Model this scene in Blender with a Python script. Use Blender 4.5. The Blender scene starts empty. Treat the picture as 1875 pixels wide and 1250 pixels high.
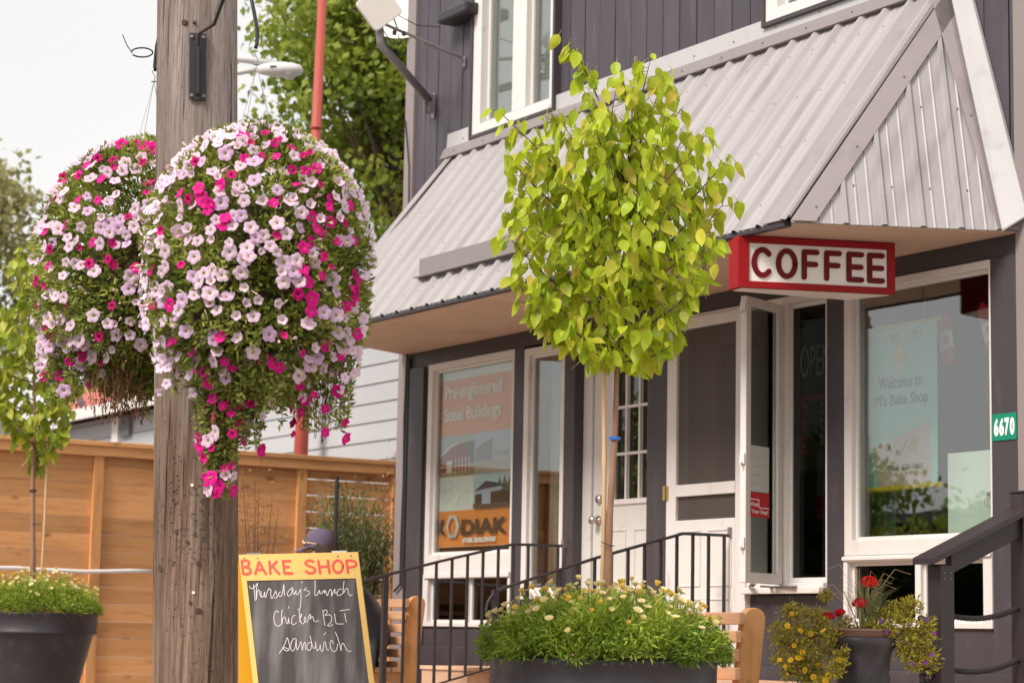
import bpy, bmesh, math, random
import numpy as np
from mathutils import Vector, Matrix, Euler

random.seed(7)
rng = np.random.default_rng(11)
SC = bpy.context.scene
COL = SC.collection
PI = math.pi

# ------------------------------------------------------------------ camera
# world: X along the shop front (to the right), Y into the building, Z up; pavement at z = G
CAM_RIGHT = Vector((0.53349, 0.84559, 0.01911))
CAM_UP = Vector((0.10351, -0.08770, 0.99076))
CAM_FWD = Vector((-0.83945, 0.52657, 0.13431))
cam = bpy.data.cameras.new('camera')
cam_o = bpy.data.objects.new('camera', cam)
COL.objects.link(cam_o)
cam_o.matrix_world = Matrix.Translation((14.547, -8.16, 0.95)) @ Matrix((CAM_RIGHT, CAM_UP, -CAM_FWD)).transposed().to_4x4()
cam.sensor_width = 36
cam.lens = 76.22
cam.clip_end = 600
cam.dof.use_dof = True
cam.dof.focus_distance = 9.9
cam.dof.aperture_fstop = 4.5
SC.camera = cam_o

# ------------------------------------------------------------------ light
SUN_EL, SUN_AZ = math.radians(46), math.radians(168)      # compass style azimuth of the sun, measured from +Y clockwise
world = bpy.data.worlds.new('World')
SC.world = world
world.use_nodes = True
nt = world.node_tree
nt.nodes.clear()
w_out = nt.nodes.new('ShaderNodeOutputWorld')
w_bg = nt.nodes.new('ShaderNodeBackground')
sky = nt.nodes.new('ShaderNodeTexSky')
sky.sky_type = 'NISHITA'
sky.sun_disc = False
sky.sun_elevation = SUN_EL
sky.sun_rotation = SUN_AZ
tc = nt.nodes.new('ShaderNodeTexCoord')
cn = nt.nodes.new('ShaderNodeTexNoise')
cn.inputs['Scale'].default_value = 1.6
cn.inputs['Detail'].default_value = 4
cr = nt.nodes.new('ShaderNodeValToRGB')
cr.color_ramp.elements[0].position = 0.3
cr.color_ramp.elements[0].color = (3.15, 3.04, 2.96, 1)
cr.color_ramp.elements[1].position = 0.75
cr.color_ramp.elements[1].color = (3.5, 3.4, 3.32, 1)
mx = nt.nodes.new('ShaderNodeMix')
mx.data_type = 'RGBA'
mx.inputs['Factor'].default_value = 0.96
nt.links.new(tc.outputs['Generated'], cn.inputs['Vector'])
nt.links.new(cn.outputs['Fac'], cr.inputs['Fac'])
nt.links.new(sky.outputs['Color'], mx.inputs['A'])
nt.links.new(cr.outputs['Color'], mx.inputs['B'])
nt.links.new(mx.outputs['Result'], w_bg.inputs['Color'])
w_bg.inputs['Strength'].default_value = 0.1
nt.links.new(w_bg.outputs['Background'], w_out.inputs['Surface'])

sun = bpy.data.lights.new('sun', 'SUN')
sun.energy = 1.5
sun.angle = math.radians(20)
sun.color = (1.0, 0.93, 0.86)
sun_o = bpy.data.objects.new('sun', sun)
COL.objects.link(sun_o)
sd = Vector((math.sin(SUN_AZ) * math.cos(SUN_EL), math.cos(SUN_AZ) * math.cos(SUN_EL), math.sin(SUN_EL)))
sun_o.rotation_euler = sd.to_track_quat('Z', 'Y').to_euler()
SC.view_settings.view_transform = 'Standard'
SC.view_settings.look = 'None'
SC.view_settings.gamma = 1
SC.view_settings.use_curve_mapping = False
SC.view_settings.exposure = 1.55
SC.render.engine = 'CYCLES'
SC.cycles.max_bounces = 10
SC.cycles.transparent_max_bounces = 24

# ------------------------------------------------------------------ helpers
G = 0.28
RH = Vector((0.5314, 0.8471, 0))          # level direction across the street view
FH = Vector((-0.8471, 0.5314, 0))         # level direction away down the street
V = Vector


class MB:
    def __init__(s):
        s.v, s.f = [], []

    def add(s, vs, fs):
        n = len(s.v)
        s.v += [tuple(p) for p in vs]
        s.f += [tuple(i + n for i in f) for f in fs]
        return s

    def box(s, x0, x1, y0, y1, z0, z1):
        vs = [(x, y, z) for z in (z0, z1) for y in (y0, y1) for x in (x0, x1)]
        return s.add(vs, [(0, 2, 3, 1), (4, 5, 7, 6), (0, 1, 5, 4), (2, 6, 7, 3), (0, 4, 6, 2), (1, 3, 7, 5)])

    def obox(s, c, a, b, d):
        """box about c with half-extent vectors a, b, d"""
        c, a, b, d = V(c), V(a), V(b), V(d)
        vs = [c + i * a + j * b + k * d for k in (-1, 1) for j in (-1, 1) for i in (-1, 1)]
        return s.add(vs, [(0, 2, 3, 1), (4, 5, 7, 6), (0, 1, 5, 4), (2, 6, 7, 3), (0, 4, 6, 2), (1, 3, 7, 5)])

    def bar(s, p, q, w, h, up=(0, 0, 1)):
        p, q = V(p), V(q)
        d = (q - p).normalized()
        u = V(up)
        side = d.cross(u)
        if side.length < 1e-4:
            side = d.cross(V((1, 0, 0)))
        side.normalize()
        u = side.cross(d).normalized()
        return s.obox((p + q) / 2, side * w / 2, (q - p) / 2, u * h / 2)

    def tube(s, pts, r, n=8, cap=True):
        pts = [V(p) for p in pts]
        m = len(pts)
        rs = r if isinstance(r, (list, tuple)) else [r] * m
        vs, fs = [], []
        prev = None
        for i, p in enumerate(pts):
            d = (pts[min(i + 1, m - 1)] - pts[max(i - 1, 0)])
            if d.length < 1e-9:
                d = V((0, 0, 1))
            d.normalize()
            if prev is None:
                a = d.cross(V((0, 0, 1)))
                if a.length < 1e-3:
                    a = d.cross(V((1, 0, 0)))
            else:
                a = prev - d * prev.dot(d)
                if a.length < 1e-6:
                    a = d.cross(V((0, 0, 1)))
            a.normalize()
            prev = a
            b = d.cross(a)
            for k in range(n):
                t = 2 * PI * k / n
                vs.append(p + (a * math.cos(t) + b * math.sin(t)) * rs[i])
        for i in range(m - 1):
            for k in range(n):
                k2 = (k + 1) % n
                fs.append((i * n + k, i * n + k2, (i + 1) * n + k2, (i + 1) * n + k))
        if cap:
            fs.append(tuple(range(n - 1, -1, -1)))
            fs.append(tuple((m - 1) * n + k for k in range(n)))
        return s.add(vs, fs)

    def lathe(s, prof, c=(0, 0, 0), n=32):
        vs, fs = [], []
        for r, z in prof:
            for k in range(n):
                t = 2 * PI * k / n
                vs.append((c[0] + r * math.cos(t), c[1] + r * math.sin(t), c[2] + z))
        for i in range(len(prof) - 1):
            for k in range(n):
                k2 = (k + 1) % n
                fs.append((i * n + k, i * n + k2, (i + 1) * n + k2, (i + 1) * n + k))
        return s.add(vs, fs)

    def prism(s, poly, o, a, b, d):
        """polygon in the plane (o, a, b) thickened by vector d"""
        o, a, b, d = V(o), V(a), V(b), V(d)
        n = len(poly)
        vs = [o + a * x + b * y for x, y in poly] + [o + a * x + b * y + d for x, y in poly]
        fs = [tuple(range(n)), tuple(range(2 * n - 1, n - 1, -1))]
        fs += [(i, i + n, (i + 1) % n + n, (i + 1) % n) for i in range(n)]
        return s.add(vs, fs)

    def strip(s, pts, w, o, a, b, d, lift=0.0, cap=False, closed=False):
        """a pen stroke of width w along 2D points, in plane (o, a, b), as thick as vector d; lift raises it steadily"""
        o, a, b, d = V(o), V(a), V(b), V(d)
        dn = d.normalized()
        P = [V((x, y)) for x, y in pts]
        if cap and not closed:
            e = (P[0] - P[1]).normalized()
            f = (P[-1] - P[-2]).normalized()
        m = len(P)
        vs, fs = [], []
        sect = []
        for i in range(m):
            if closed:
                t = (P[(i + 1) % m] - P[i - 1]).normalized()
            else:
                t = (P[min(i + 1, m - 1)] - P[max(i - 1, 0)]).normalized()
            nrm = V((-t.y, t.x))
            k = 1.0
            if 0 < i < m - 1:
                t1 = (P[i] - P[i - 1]).normalized()
                k = min(1.5, 1 / max(0.5, abs(V((-t1.y, t1.x)).dot(nrm))))
            sect.append((P[i], nrm * w / 2 * k, i))
        if cap and not closed:
            pre = [(P[0] + e * w / 2 * q, sect[0][1] * math.sqrt(max(0, 1 - q * q)) + V((1e-5, 0)), 0) for q in (0.98, 0.8, 0.45)]
            post = [(P[-1] + f * w / 2 * q, sect[-1][1] * math.sqrt(max(0, 1 - q * q)) + V((1e-5, 0)), m - 1) for q in (0.45, 0.8, 0.98)]
            sect = pre + sect + post
        for c, nn, i in sect:
            L = dn * lift * i
            for q in (c + nn, c - nn):
                vs.append(o + a * q.x + b * q.y + d + L)
            for q in (c + nn, c - nn):
                vs.append(o + a * q.x + b * q.y)
        M = len(sect)
        for i in range(M if closed else M - 1):
            A, B = 4 * i, 4 * ((i + 1) % M)
            fs += [(A, A + 1, B + 1, B), (A + 1, A + 3, B + 3, B + 1), (A, B, B + 2, A + 2)]
        if not closed:
            fs += [(0, 2, 3, 1), (4 * M - 4, 4 * M - 3, 4 * M - 1, 4 * M - 2)]
        return s.add(vs, fs)

    def mesh(s, name, mats, smooth=False):
        me = bpy.data.meshes.new(name)
        me.from_pydata(s.v, [], s.f)
        for m in (mats if isinstance(mats, (list, tuple)) else [mats]):
            me.materials.append(m)
        if smooth:
            me.polygons.foreach_set('use_smooth', [True] * len(me.polygons))
        me.update()
        return me

    def build(s, name, mats, parent=None, smooth=False, bevel=0, fix=True):
        me = s.mesh(name, mats, smooth)
        if fix:
            bm = bmesh.new()
            bm.from_mesh(me)
            bmesh.ops.recalc_face_normals(bm, faces=bm.faces)
            bm.to_mesh(me)
            bm.free()
        o = link(name, me, parent)
        if bevel:
            b = o.modifiers.new('edge', 'BEVEL')
            b.width = bevel
            b.segments = 2
            b.limit_method = 'ANGLE'
            b.angle_limit = 0.6
        return o


def wm(p):
    b = p.matrix_basis.copy()
    return wm(p.parent) @ p.matrix_parent_inverse @ b if p.parent else b


def link(name, data, parent=None, matrix=None):
    o = bpy.data.objects.new(name, data)
    COL.objects.link(o)
    if matrix is not None:
        o.matrix_basis = matrix
    if parent is not None:
        o.parent = parent
        o.matrix_parent_inverse = wm(parent).inverted()
    return o


def tag(o, label=None, cat=None, group=None, kind=None):
    for k, v in (('label', label), ('category', cat), ('group', group), ('kind', kind)):
        if v:
            o[k] = v
    return o


def thing(name, loc, label, cat, group=None):
    o = bpy.data.objects.new(name, None)
    o.location = loc
    o.empty_display_size = 0.1
    COL.objects.link(o)
    return tag(o, label, cat, group)


# ------------------------------------------------------------------ materials
def mat(name, col, rough=0.6, metal=0.0, var=0.12, vscale=3.0, stretch=(1, 1, 1), bump=0.0, bscale=40.0, objrand=0.0,
        col2=None, c2pos=(0.45, 0.6), c2scale=6.0, c2stretch=None, spec=0.4, coat=0.0):
    m = bpy.data.materials.new(name)
    m.use_nodes = True
    n, l = m.node_tree.nodes, m.node_tree.links
    bs = n['Principled BSDF']
    bs.inputs['Roughness'].default_value = rough
    bs.inputs['Metallic'].default_value = metal
    bs.inputs['Specular IOR Level'].default_value = spec
    bs.inputs['Coat Weight'].default_value = coat
    tc = n.new('ShaderNodeTexCoord')
    oi = n.new('ShaderNodeObjectInfo')
    off = n.new('ShaderNodeVectorMath')
    off.operation = 'MULTIPLY_ADD'
    cmb = n.new('ShaderNodeCombineXYZ')
    for i in range(3):
        l.new(oi.outputs['Random'], cmb.inputs[i])
    l.new(cmb.outputs[0], off.inputs[0])
    off.inputs[1].default_value = (13.1, 7.7, 9.3)
    l.new(tc.outputs['Object'], off.inputs[2])

    def noise(scale, st, det=5):
        mp = n.new('ShaderNodeMapping')
        mp.inputs['Scale'].default_value = st
        l.new(off.outputs[0], mp.inputs['Vector'])
        t = n.new('ShaderNodeTexNoise')
        t.inputs['Scale'].default_value = scale
        t.inputs['Detail'].default_value = det
        l.new(mp.outputs[0], t.inputs['Vector'])
        return t.outputs['Fac']
    base = n.new('ShaderNodeMix')
    base.data_type = 'RGBA'
    base.inputs['A'].default_value = tuple(c * (1 - var) for c in col) + (1,)
    base.inputs['B'].default_value = tuple(min(1, c * (1 + var)) for c in col) + (1,)
    l.new(noise(vscale, stretch), base.inputs['Factor'])
    cur = base.outputs['Result']
    if col2:
        rp = n.new('ShaderNodeMapRange')
        rp.inputs['From Min'].default_value, rp.inputs['From Max'].default_value = c2pos
        l.new(noise(c2scale, c2stretch or stretch, 8), rp.inputs['Value'])
        mm = n.new('ShaderNodeMix')
        mm.data_type = 'RGBA'
        mm.inputs['B'].default_value = tuple(col2) + (1,)
        l.new(rp.outputs['Result'], mm.inputs['Factor'])
        l.new(cur, mm.inputs['A'])
        cur = mm.outputs['Result']
    if objrand:
        hsv = n.new('ShaderNodeHueSaturation')
        r2 = n.new('ShaderNodeMapRange')
        r2.inputs['To Min'].default_value = 1 - objrand
        r2.inputs['To Max'].default_value = 1 + objrand
        l.new(oi.outputs['Random'], r2.inputs['Value'])
        l.new(r2.outputs['Result'], hsv.inputs['Value'])
        l.new(cur, hsv.inputs['Color'])
        cur = hsv.outputs['Color']
    l.new(cur, bs.inputs['Base Color'])
    # roughness breakup
    rr = n.new('ShaderNodeMapRange')
    rr.inputs['To Min'].default_value = max(0.02, rough - 0.1)
    rr.inputs['To Max'].default_value = min(1, rough + 0.1)
    l.new(noise(vscale * 2.3, stretch, 3), rr.inputs['Value'])
    l.new(rr.outputs['Result'], bs.inputs['Roughness'])
    if bump:
        b = n.new('ShaderNodeBump')
        b.inputs['Strength'].default_value = bump
        b.inputs['Distance'].default_value = 0.01
        l.new(noise(bscale, stretch, 6), b.inputs['Height'])
        l.new(b.outputs[0], bs.inputs['Normal'])
    return m


def wood(name, col, dark, along='y', rough=0.65, objrand=0.12, knots=True, grain=1.0):
    """planed timber: long grain streaks, a few knots"""
    st = {'x': (0.12, 1, 1), 'y': (1, 0.12, 1), 'z': (1, 1, 0.12)}[along]
    m = mat(name, col, rough, var=0.12, vscale=9, stretch=st, bump=0.25, bscale=60, objrand=objrand,
            col2=dark, c2pos=(0.5, 0.9), c2scale=22 * grain, c2stretch=st)
    n, l = m.node_tree.nodes, m.node_tree.links
    if knots:
        bs = n['Principled BSDF']
        cur = bs.inputs['Base Color'].links[0].from_socket
        tc = [x for x in n if x.type == 'VECT_MATH'][0]
        mp = n.new('ShaderNodeMapping')
        s2 = {'x': (0.5, 1, 1), 'y': (1, 0.5, 1), 'z': (1, 1, 0.5)}[along]
        mp.inputs['Scale'].default_value = s2
        l.new(tc.outputs[0], mp.inputs['Vector'])
        vo = n.new('ShaderNodeTexVoronoi')
        vo.inputs['Scale'].default_value = 5.5
        l.new(mp.outputs[0], vo.inputs['Vector'])
        r = n.new('ShaderNodeMapRange')
        r.inputs['From Min'].default_value = 0.04
        r.inputs['From Max'].default_value = 0.16
        r.inputs['To Min'].default_value = 0.75
        r.inputs['To Max'].default_value = 0
        l.new(vo.outputs['Distance'], r.inputs['Value'])
        mm = n.new('ShaderNodeMix')
        mm.data_type = 'RGBA'
        mm.inputs['B'].default_value = tuple(c * 0.55 for c in dark) + (1,)
        l.new(r.outputs['Result'], mm.inputs['Factor'])
        l.new(cur, mm.inputs['A'])
        l.new(mm.outputs['Result'], bs.inputs['Base Color'])
    return m


def leafmat(name, cols, src='obj', transl=0.35, rough=0.45):
    """foliage: each leaf takes a tone of the ramp; light comes through"""
    m = bpy.data.materials.new(name)
    m.use_nodes = True
    n, l = m.node_tree.nodes, m.node_tree.links
    bs = n['Principled BSDF']
    out = n['Material Output']
    rp = n.new('ShaderNodeValToRGB')
    el = rp.color_ramp.elements
    while len(el) < len(cols):
        el.new(0.5)
    for i, c in enumerate(cols):
        el[i].position = i / (len(cols) - 1)
        el[i].color = tuple(c) + (1,)
    if src == 'obj':
        s = n.new('ShaderNodeObjectInfo').outputs['Random']
    else:
        a = n.new('ShaderNodeAttribute')
        a.attribute_name = 'tint'
        s = a.outputs['Fac']
    l.new(s, rp.inputs['Fac'])
    tc = n.new('ShaderNodeTexCoord')
    nz = n.new('ShaderNodeTexNoise')
    nz.inputs['Scale'].default_value = 40
    l.new(tc.outputs['Object'], nz.inputs['Vector'])
    hv = n.new('ShaderNodeHueSaturation')
    mr = n.new('ShaderNodeMapRange')
    mr.inputs['To Min'].default_value = 0.8
    mr.inputs['To Max'].default_value = 1.2
    l.new(nz.outputs['Fac'], mr.inputs['Value'])
    l.new(mr.outputs['Result'], hv.inputs['Value'])
    l.new(rp.outputs['Color'], hv.inputs['Color'])
    l.new(hv.outputs['Color'], bs.inputs['Base Color'])
    bs.inputs['Roughness'].default_value = rough
    bs.inputs['Specular IOR Level'].default_value = 0.35
    tr = n.new('ShaderNodeBsdfTranslucent')
    l.new(hv.outputs['Color'], tr.inputs['Color'])
    ms = n.new('ShaderNodeMixShader')
    ms.inputs['Fac'].default_value = transl
    l.new(bs.outputs[0], ms.inputs[1])
    l.new(tr.outputs[0], ms.inputs[2])
    l.new(ms.outputs[0], out.inputs['Surface'])
    return m


def petalmat(name, inner, outer, rim, radius=1.0, transl=0.3, attr=False):
    m = bpy.data.materials.new(name)
    m.use_nodes = True
    n, l = m.node_tree.nodes, m.node_tree.links
    bs, out = n['Principled BSDF'], n['Material Output']
    tc = n.new('ShaderNodeTexCoord')
    sp = n.new('ShaderNodeSeparateXYZ')
    l.new(tc.outputs['Object'], sp.inputs[0])
    le = n.new('ShaderNodeVectorMath')
    le.operation = 'LENGTH'
    cb = n.new('ShaderNodeCombineXYZ')
    l.new(sp.outputs[0], cb.inputs[0])
    l.new(sp.outputs[1], cb.inputs[1])
    l.new(cb.outputs[0], le.inputs[0])
    rp = n.new('ShaderNodeValToRGB')
    e = rp.color_ramp.elements
    e.new(0.5)
    e[0].position, e[0].color = 0.1, tuple(inner) + (1,)
    e[1].position, e[1].color = 0.3, tuple(outer) + (1,)
    e[2].position, e[2].color = 0.95, tuple(rim) + (1,)
    if attr:
        rp.inputs['Fac'].default_value = 0.7
    else:
        l.new(le.outputs['Value'], rp.inputs['Fac'])
    oi = n.new('ShaderNodeObjectInfo')
    hv = n.new('ShaderNodeHueSaturation')
    mr = n.new('ShaderNodeMapRange')
    mr.inputs['To Min'].default_value = 0.85
    mr.inputs['To Max'].default_value = 1.1
    l.new(oi.outputs['Random'], mr.inputs['Value'])
    l.new(mr.outputs['Result'], hv.inputs['Value'])
    l.new(rp.outputs['Color'], hv.inputs['Color'])
    l.new(hv.outputs['Color'], bs.inputs['Base Color'])
    bs.inputs['Roughness'].default_value = 0.6
    bs.inputs['Specular IOR Level'].default_value = 0.2
    tr = n.new('ShaderNodeBsdfTranslucent')
    l.new(hv.outputs['Color'], tr.inputs['Color'])
    ms = n.new('ShaderNodeMixShader')
    ms.inputs['Fac'].default_value = transl
    l.new(bs.outputs[0], ms.inputs[1])
    l.new(tr.outputs[0], ms.inputs[2])
    l.new(ms.outputs[0], out.inputs['Surface'])
    return m


def glassmat(name, ior=1.9, tint=(0.86, 0.9, 0.88)):
    m = bpy.data.materials.new(name)
    m.use_nodes = True
    n, l = m.node_tree.nodes, m.node_tree.links
    n.remove(n['Principled BSDF'])
    out = n['Material Output']
    # angle-dependent reflection (Schlick), the same from both sides of the pane
    geo = n.new('ShaderNodeNewGeometry')
    dt = n.new('ShaderNodeVectorMath')
    dt.operation = 'DOT_PRODUCT'
    l.new(geo.outputs['Normal'], dt.inputs[0])
    l.new(geo.outputs['Incoming'], dt.inputs[1])
    def mth(op, a, b=None):
        q = n.new('ShaderNodeMath')
        q.operation = op
        for i_, v_ in enumerate((a, b)):
            if v_ is None:
                continue
            if isinstance(v_, (int, float)):
                q.inputs[i_].default_value = v_
            else:
                l.new(v_, q.inputs[i_])
        return q.outputs[0]
    r0 = ((ior - 1) / (ior + 1)) ** 2
    f5 = mth('POWER', mth('SUBTRACT', 1.0, mth('ABSOLUTE', dt.outputs['Value'])), 5.0)
    refl = mth('ADD', mth('MULTIPLY', f5, 1 - r0), r0)
    tc = n.new('ShaderNodeTexCoord')
    nz = n.new('ShaderNodeTexNoise')
    nz.inputs['Scale'].default_value = 1.3
    bp = n.new('ShaderNodeBump')
    bp.inputs['Strength'].default_value = 0.06
    bp.inputs['Distance'].default_value = 0.02
    l.new(tc.outputs['Object'], nz.inputs['Vector'])
    l.new(nz.outputs['Fac'], bp.inputs['Height'])
    tr = n.new('ShaderNodeBsdfTransparent')
    tr.inputs['Color'].default_value = tint + (1,)
    gl = n.new('ShaderNodeBsdfGlossy')
    gl.inputs['Roughness'].default_value = 0.01
    l.new(bp.outputs[0], gl.inputs['Normal'])
    ms = n.new('ShaderNodeMixShader')
    l.new(refl, ms.inputs['Fac'])
    l.new(tr.outputs[0], ms.inputs[1])
    l.new(gl.outputs[0], ms.inputs[2])
    l.new(ms.outputs[0], out.inputs['Surface'])
    return m


def meshscreen(name, col, alpha):
    m = bpy.data.materials.new(name)
    m.use_nodes = True
    n, l = m.node_tree.nodes, m.node_tree.links
    bs, out = n['Principled BSDF'], n['Material Output']
    bs.inputs['Base Color'].default_value = tuple(col) + (1,)
    bs.inputs['Roughness'].default_value = 0.5
    tr = n.new('ShaderNodeBsdfTransparent')
    ms = n.new('ShaderNodeMixShader')
    ms.inputs['Fac'].default_value = alpha
    l.new(tr.outputs[0], ms.inputs[1])
    l.new(bs.outputs[0], ms.inputs[2])
    l.new(ms.outputs[0], out.inputs['Surface'])
    return m


M = {}
M['paint'] = mat('dark_purple_grey_paint', (0.058, 0.049, 0.054), 0.5, var=0.2, col2=(0.085, 0.075, 0.08), c2pos=(0.55, 0.8), c2scale=9, vscale=3, stretch=(1, 1, 0.35), bump=0.1, bscale=25)
M['board'] = mat('dark_grey_stained_board', (0.072, 0.062, 0.075), 0.55, var=0.25, col2=(0.12, 0.105, 0.115), c2pos=(0.55, 0.85), c2scale=14, vscale=6, stretch=(1, 1, 0.12), bump=0.5, bscale=45, objrand=0.12)
M['trimbrown'] = mat('taupe_corner_metal', (0.26, 0.215, 0.21), 0.45, var=0.05, vscale=2)
M['white'] = mat('off_white_vinyl', (0.70, 0.66, 0.635), 0.4, var=0.05, vscale=4, col2=(0.50, 0.45, 0.41), c2pos=(0.6, 0.9), c2scale=11)
M['whitewood'] = mat('old_white_painted_wood', (0.68, 0.64, 0.61), 0.5, col2=(0.42, 0.36, 0.31), c2pos=(0.6, 0.9), c2scale=13, var=0.07, vscale=8, stretch=(1, 1, .4), bump=0.15, bscale=30)
M['doorwhite'] = mat('cream_white_door_paint', (0.62, 0.60, 0.56), 0.4, var=0.05, col2=(0.46, 0.42, 0.37), c2pos=(0.6, 0.9), c2scale=9)
M['metalroof'] = mat('taupe_ribbed_steel', (0.385, 0.36, 0.36), 0.42, metal=0.15, var=0.07, vscale=1.5, objrand=0.04, col2=(0.26, 0.225, 0.215), c2pos=(0.52, 0.85), c2scale=5, c2stretch=(3, 0.25, 0.25))
M['flash'] = mat('light_steel_flashing', (0.52, 0.51, 0.505), 0.38, metal=0.2, var=0.05, col2=(0.36, 0.33, 0.31), c2pos=(0.58, 0.9), c2scale=7)
M['flashtaupe'] = mat('taupe_steel_flashing', (0.35, 0.305, 0.30), 0.36, metal=0.3, var=0.06, col2=(0.25, 0.21, 0.20), c2pos=(0.55, 0.9), c2scale=6)
M['soffit'] = mat('beige_plywood_soffit', (0.62, 0.44, 0.33), 0.7, var=0.12, vscale=2, col2=(0.42, 0.28, 0.19), c2pos=(0.55, 0.9), c2scale=3)
M['dark'] = mat('dark_brown_interior_paint', (0.045, 0.032, 0.024), 0.8)  # one even dark brown
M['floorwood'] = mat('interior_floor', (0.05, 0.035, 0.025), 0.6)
M['glass'] = glassmat('window_glass', 1.85)
M['glassbright'] = glassmat('double_glazed_window_glass', 2.5)
M['glassdim'] = glassmat('dimmed_window_glass', 1.35, (0.55, 0.57, 0.54))  # dimness put into the glass: weaker reflection, darker tint
M['guard'] = mat('dull_taupe_plate', (0.27, 0.235, 0.228), 0.45, metal=0.2, var=0.08)
M['screen'] = meshscreen('fine_grey_insect_screen', (0.13, 0.105, 0.09), 0.42)
M['black'] = mat('black_painted_iron', (0.035, 0.03, 0.034), 0.4, var=0.1)
M['screw'] = mat('screw_steel', (0.22, 0.2, 0.2), 0.4, metal=0.8)
M['brass'] = mat('worn_brass', (0.62, 0.45, 0.2), 0.35, metal=0.9)
M['nickel'] = mat('satin_nickel', (0.6, 0.56, 0.52), 0.3, metal=1.0)
M['red'] = mat('sign_red_enamel', (0.29, 0.006, 0.009), 0.5, var=0.08, spec=0.2)
M['redletter'] = mat('dark_red_letter', (0.13, 0.003, 0.006), 0.5, var=0.06, spec=0.2)
M['signface'] = mat('white_acrylic', (0.82, 0.76, 0.72), 0.4, var=0.03)
M['cedar'] = wood('cedar_bench_wood', (0.62, 0.30, 0.11), (0.45, 0.19, 0.06), 'z')
M['cedarx'] = wood('cedar_slat_wood', (0.66, 0.36, 0.20), (0.48, 0.22, 0.10), 'x')
M['fence'] = wood('stained_fence_board', (0.70, 0.345, 0.14), (0.42, 0.18, 0.065), 'y', objrand=0.17)
M['fencez'] = wood('stained_fence_post', (0.64, 0.31, 0.12), (0.43, 0.18, 0.06), 'z')
M['step'] = wood('step_tread_wood', (0.60, 0.37, 0.24), (0.42, 0.24, 0.14), 'x')
M['siding'] = mat('pale_grey_siding', (0.43, 0.435, 0.445), 0.6, var=0.06, vscale=4, stretch=(.2, 1, 1), objrand=0.03)
M['brick'] = mat('faded_red_roof', (0.42, 0.13, 0.10), 0.8, var=0.2, vscale=4)
M['greyroof'] = mat('grey_asphalt_shingle', (0.16, 0.16, 0.17), 0.9, var=0.2, vscale=10)
M['redpole'] = mat('salmon_red_pole_paint', (0.40, 0.078, 0.058), 0.5, var=0.08)
M['lamp'] = mat('pale_lamp_casting', (0.62, 0.60, 0.58), 0.45, var=0.05)
M['planter'] = mat('charcoal_plastic_planter', (0.034, 0.028, 0.032), 0.42, var=0.25, vscale=3, bump=0.15, bscale=14, col2=(0.085, 0.07, 0.065), c2pos=(0.55, 0.85), c2scale=7)
M['soil'] = mat('dark_potting_soil', (0.045, 0.03, 0.022), 0.95, var=0.4, vscale=30, bump=1, bscale=50)
M['bark'] = mat('young_tree_bark', (0.30, 0.165, 0.105), 0.7, var=0.3, vscale=14, stretch=(1, 1, .5), bump=0.5, bscale=30)
M['barkdark'] = mat('grey_twig_bark', (0.13, 0.085, 0.065), 0.8, var=0.25, vscale=20)
M['bamboo'] = mat('bamboo_stake', (0.62, 0.40, 0.22), 0.5, var=0.1, vscale=10)
M['bluetie'] = mat('blue_tape', (0.02, 0.15, 0.62), 0.5)
M['yellowpaint'] = mat('pale_yellow_board_paint', (0.86, 0.56, 0.17), 0.55, var=0.05, vscale=6)
M['yellowdeep'] = mat('deep_yellow_board_paint', (0.78, 0.38, 0.01), 0.55, var=0.06, vscale=6)
M['coral'] = mat('coral_sign_paint', (0.80, 0.115, 0.085), 0.6, var=0.05)
M['chalk'] = mat('chalk_line', (0.86, 0.80, 0.78), 0.9, var=0.1, vscale=60)
M['slate'] = mat('smudged_chalkboard', (0.080, 0.070, 0.070), 0.8, var=0.2, vscale=3, col2=(0.235, 0.215, 0.212), c2pos=(0.44, 0.72), c2scale=9, c2stretch=(1.6, 1.6, 0.16))
M['skin'] = mat('skin', (0.60, 0.33, 0.23), 0.5, var=0.06)
M['denim'] = mat('blue_grey_trousers', (0.05, 0.06, 0.09), 0.9)
M['jacket'] = mat('black_shell_jacket', (0.016, 0.015, 0.018), 0.42, var=0.3, vscale=10, bump=0.6, bscale=9)
M['cap'] = mat('faded_purple_cap', (0.115, 0.085, 0.13), 0.85, var=0.12, vscale=20)
M['hair'] = mat('dark_brown_hair', (0.04, 0.022, 0.015), 0.7, var=0.3, vscale=60)
M['rope'] = mat('tarred_black_rope', (0.038, 0.03, 0.032), 0.6, var=0.3, vscale=60, bump=0.8, bscale=120)
M['railwood'] = mat('dark_brown_rail_paint', (0.040, 0.029, 0.031), 0.42, var=0.2, vscale=10, stretch=(1, .3, 1), bump=0.15, bscale=30)
M['pavement'] = mat('concrete_pavement', (0.36, 0.31, 0.28), 0.85, var=0.1, vscale=3, bump=0.2, bscale=60)
M['kerb'] = mat('concrete_kerb', (0.40, 0.37, 0.35), 0.85, var=0.1)
M['asphalt'] = mat('asphalt', (0.055, 0.052, 0.052), 0.85, var=0.15, vscale=8, bump=0.3, bscale=120)
M['lawn'] = mat('rough_lawn', (0.10, 0.13, 0.04), 0.95, var=0.3, vscale=6)
M['wire'] = mat('thin_steel_wire', (0.30, 0.28, 0.27), 0.5, metal=0.6)
M['cable'] = mat('black_cable', (0.03, 0.03, 0.03), 0.5)
M['antenna'] = mat('cream_radome', (0.76, 0.71, 0.66), 0.45, var=0.03)
M['galv'] = mat('dull_galvanised_steel', (0.27, 0.245, 0.24), 0.42, metal=0.4, var=0.1)
M['dry'] = leafmat('dry_brown_leaf', [(0.16, 0.075, 0.03), (0.30, 0.15, 0.06), (0.09, 0.045, 0.02)], 'attr', 0.2, 0.8)
M['coco'] = mat('coconut_liner_and_core', (0.05, 0.04, 0.018), 0.95, var=0.4, vscale=20)
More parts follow.
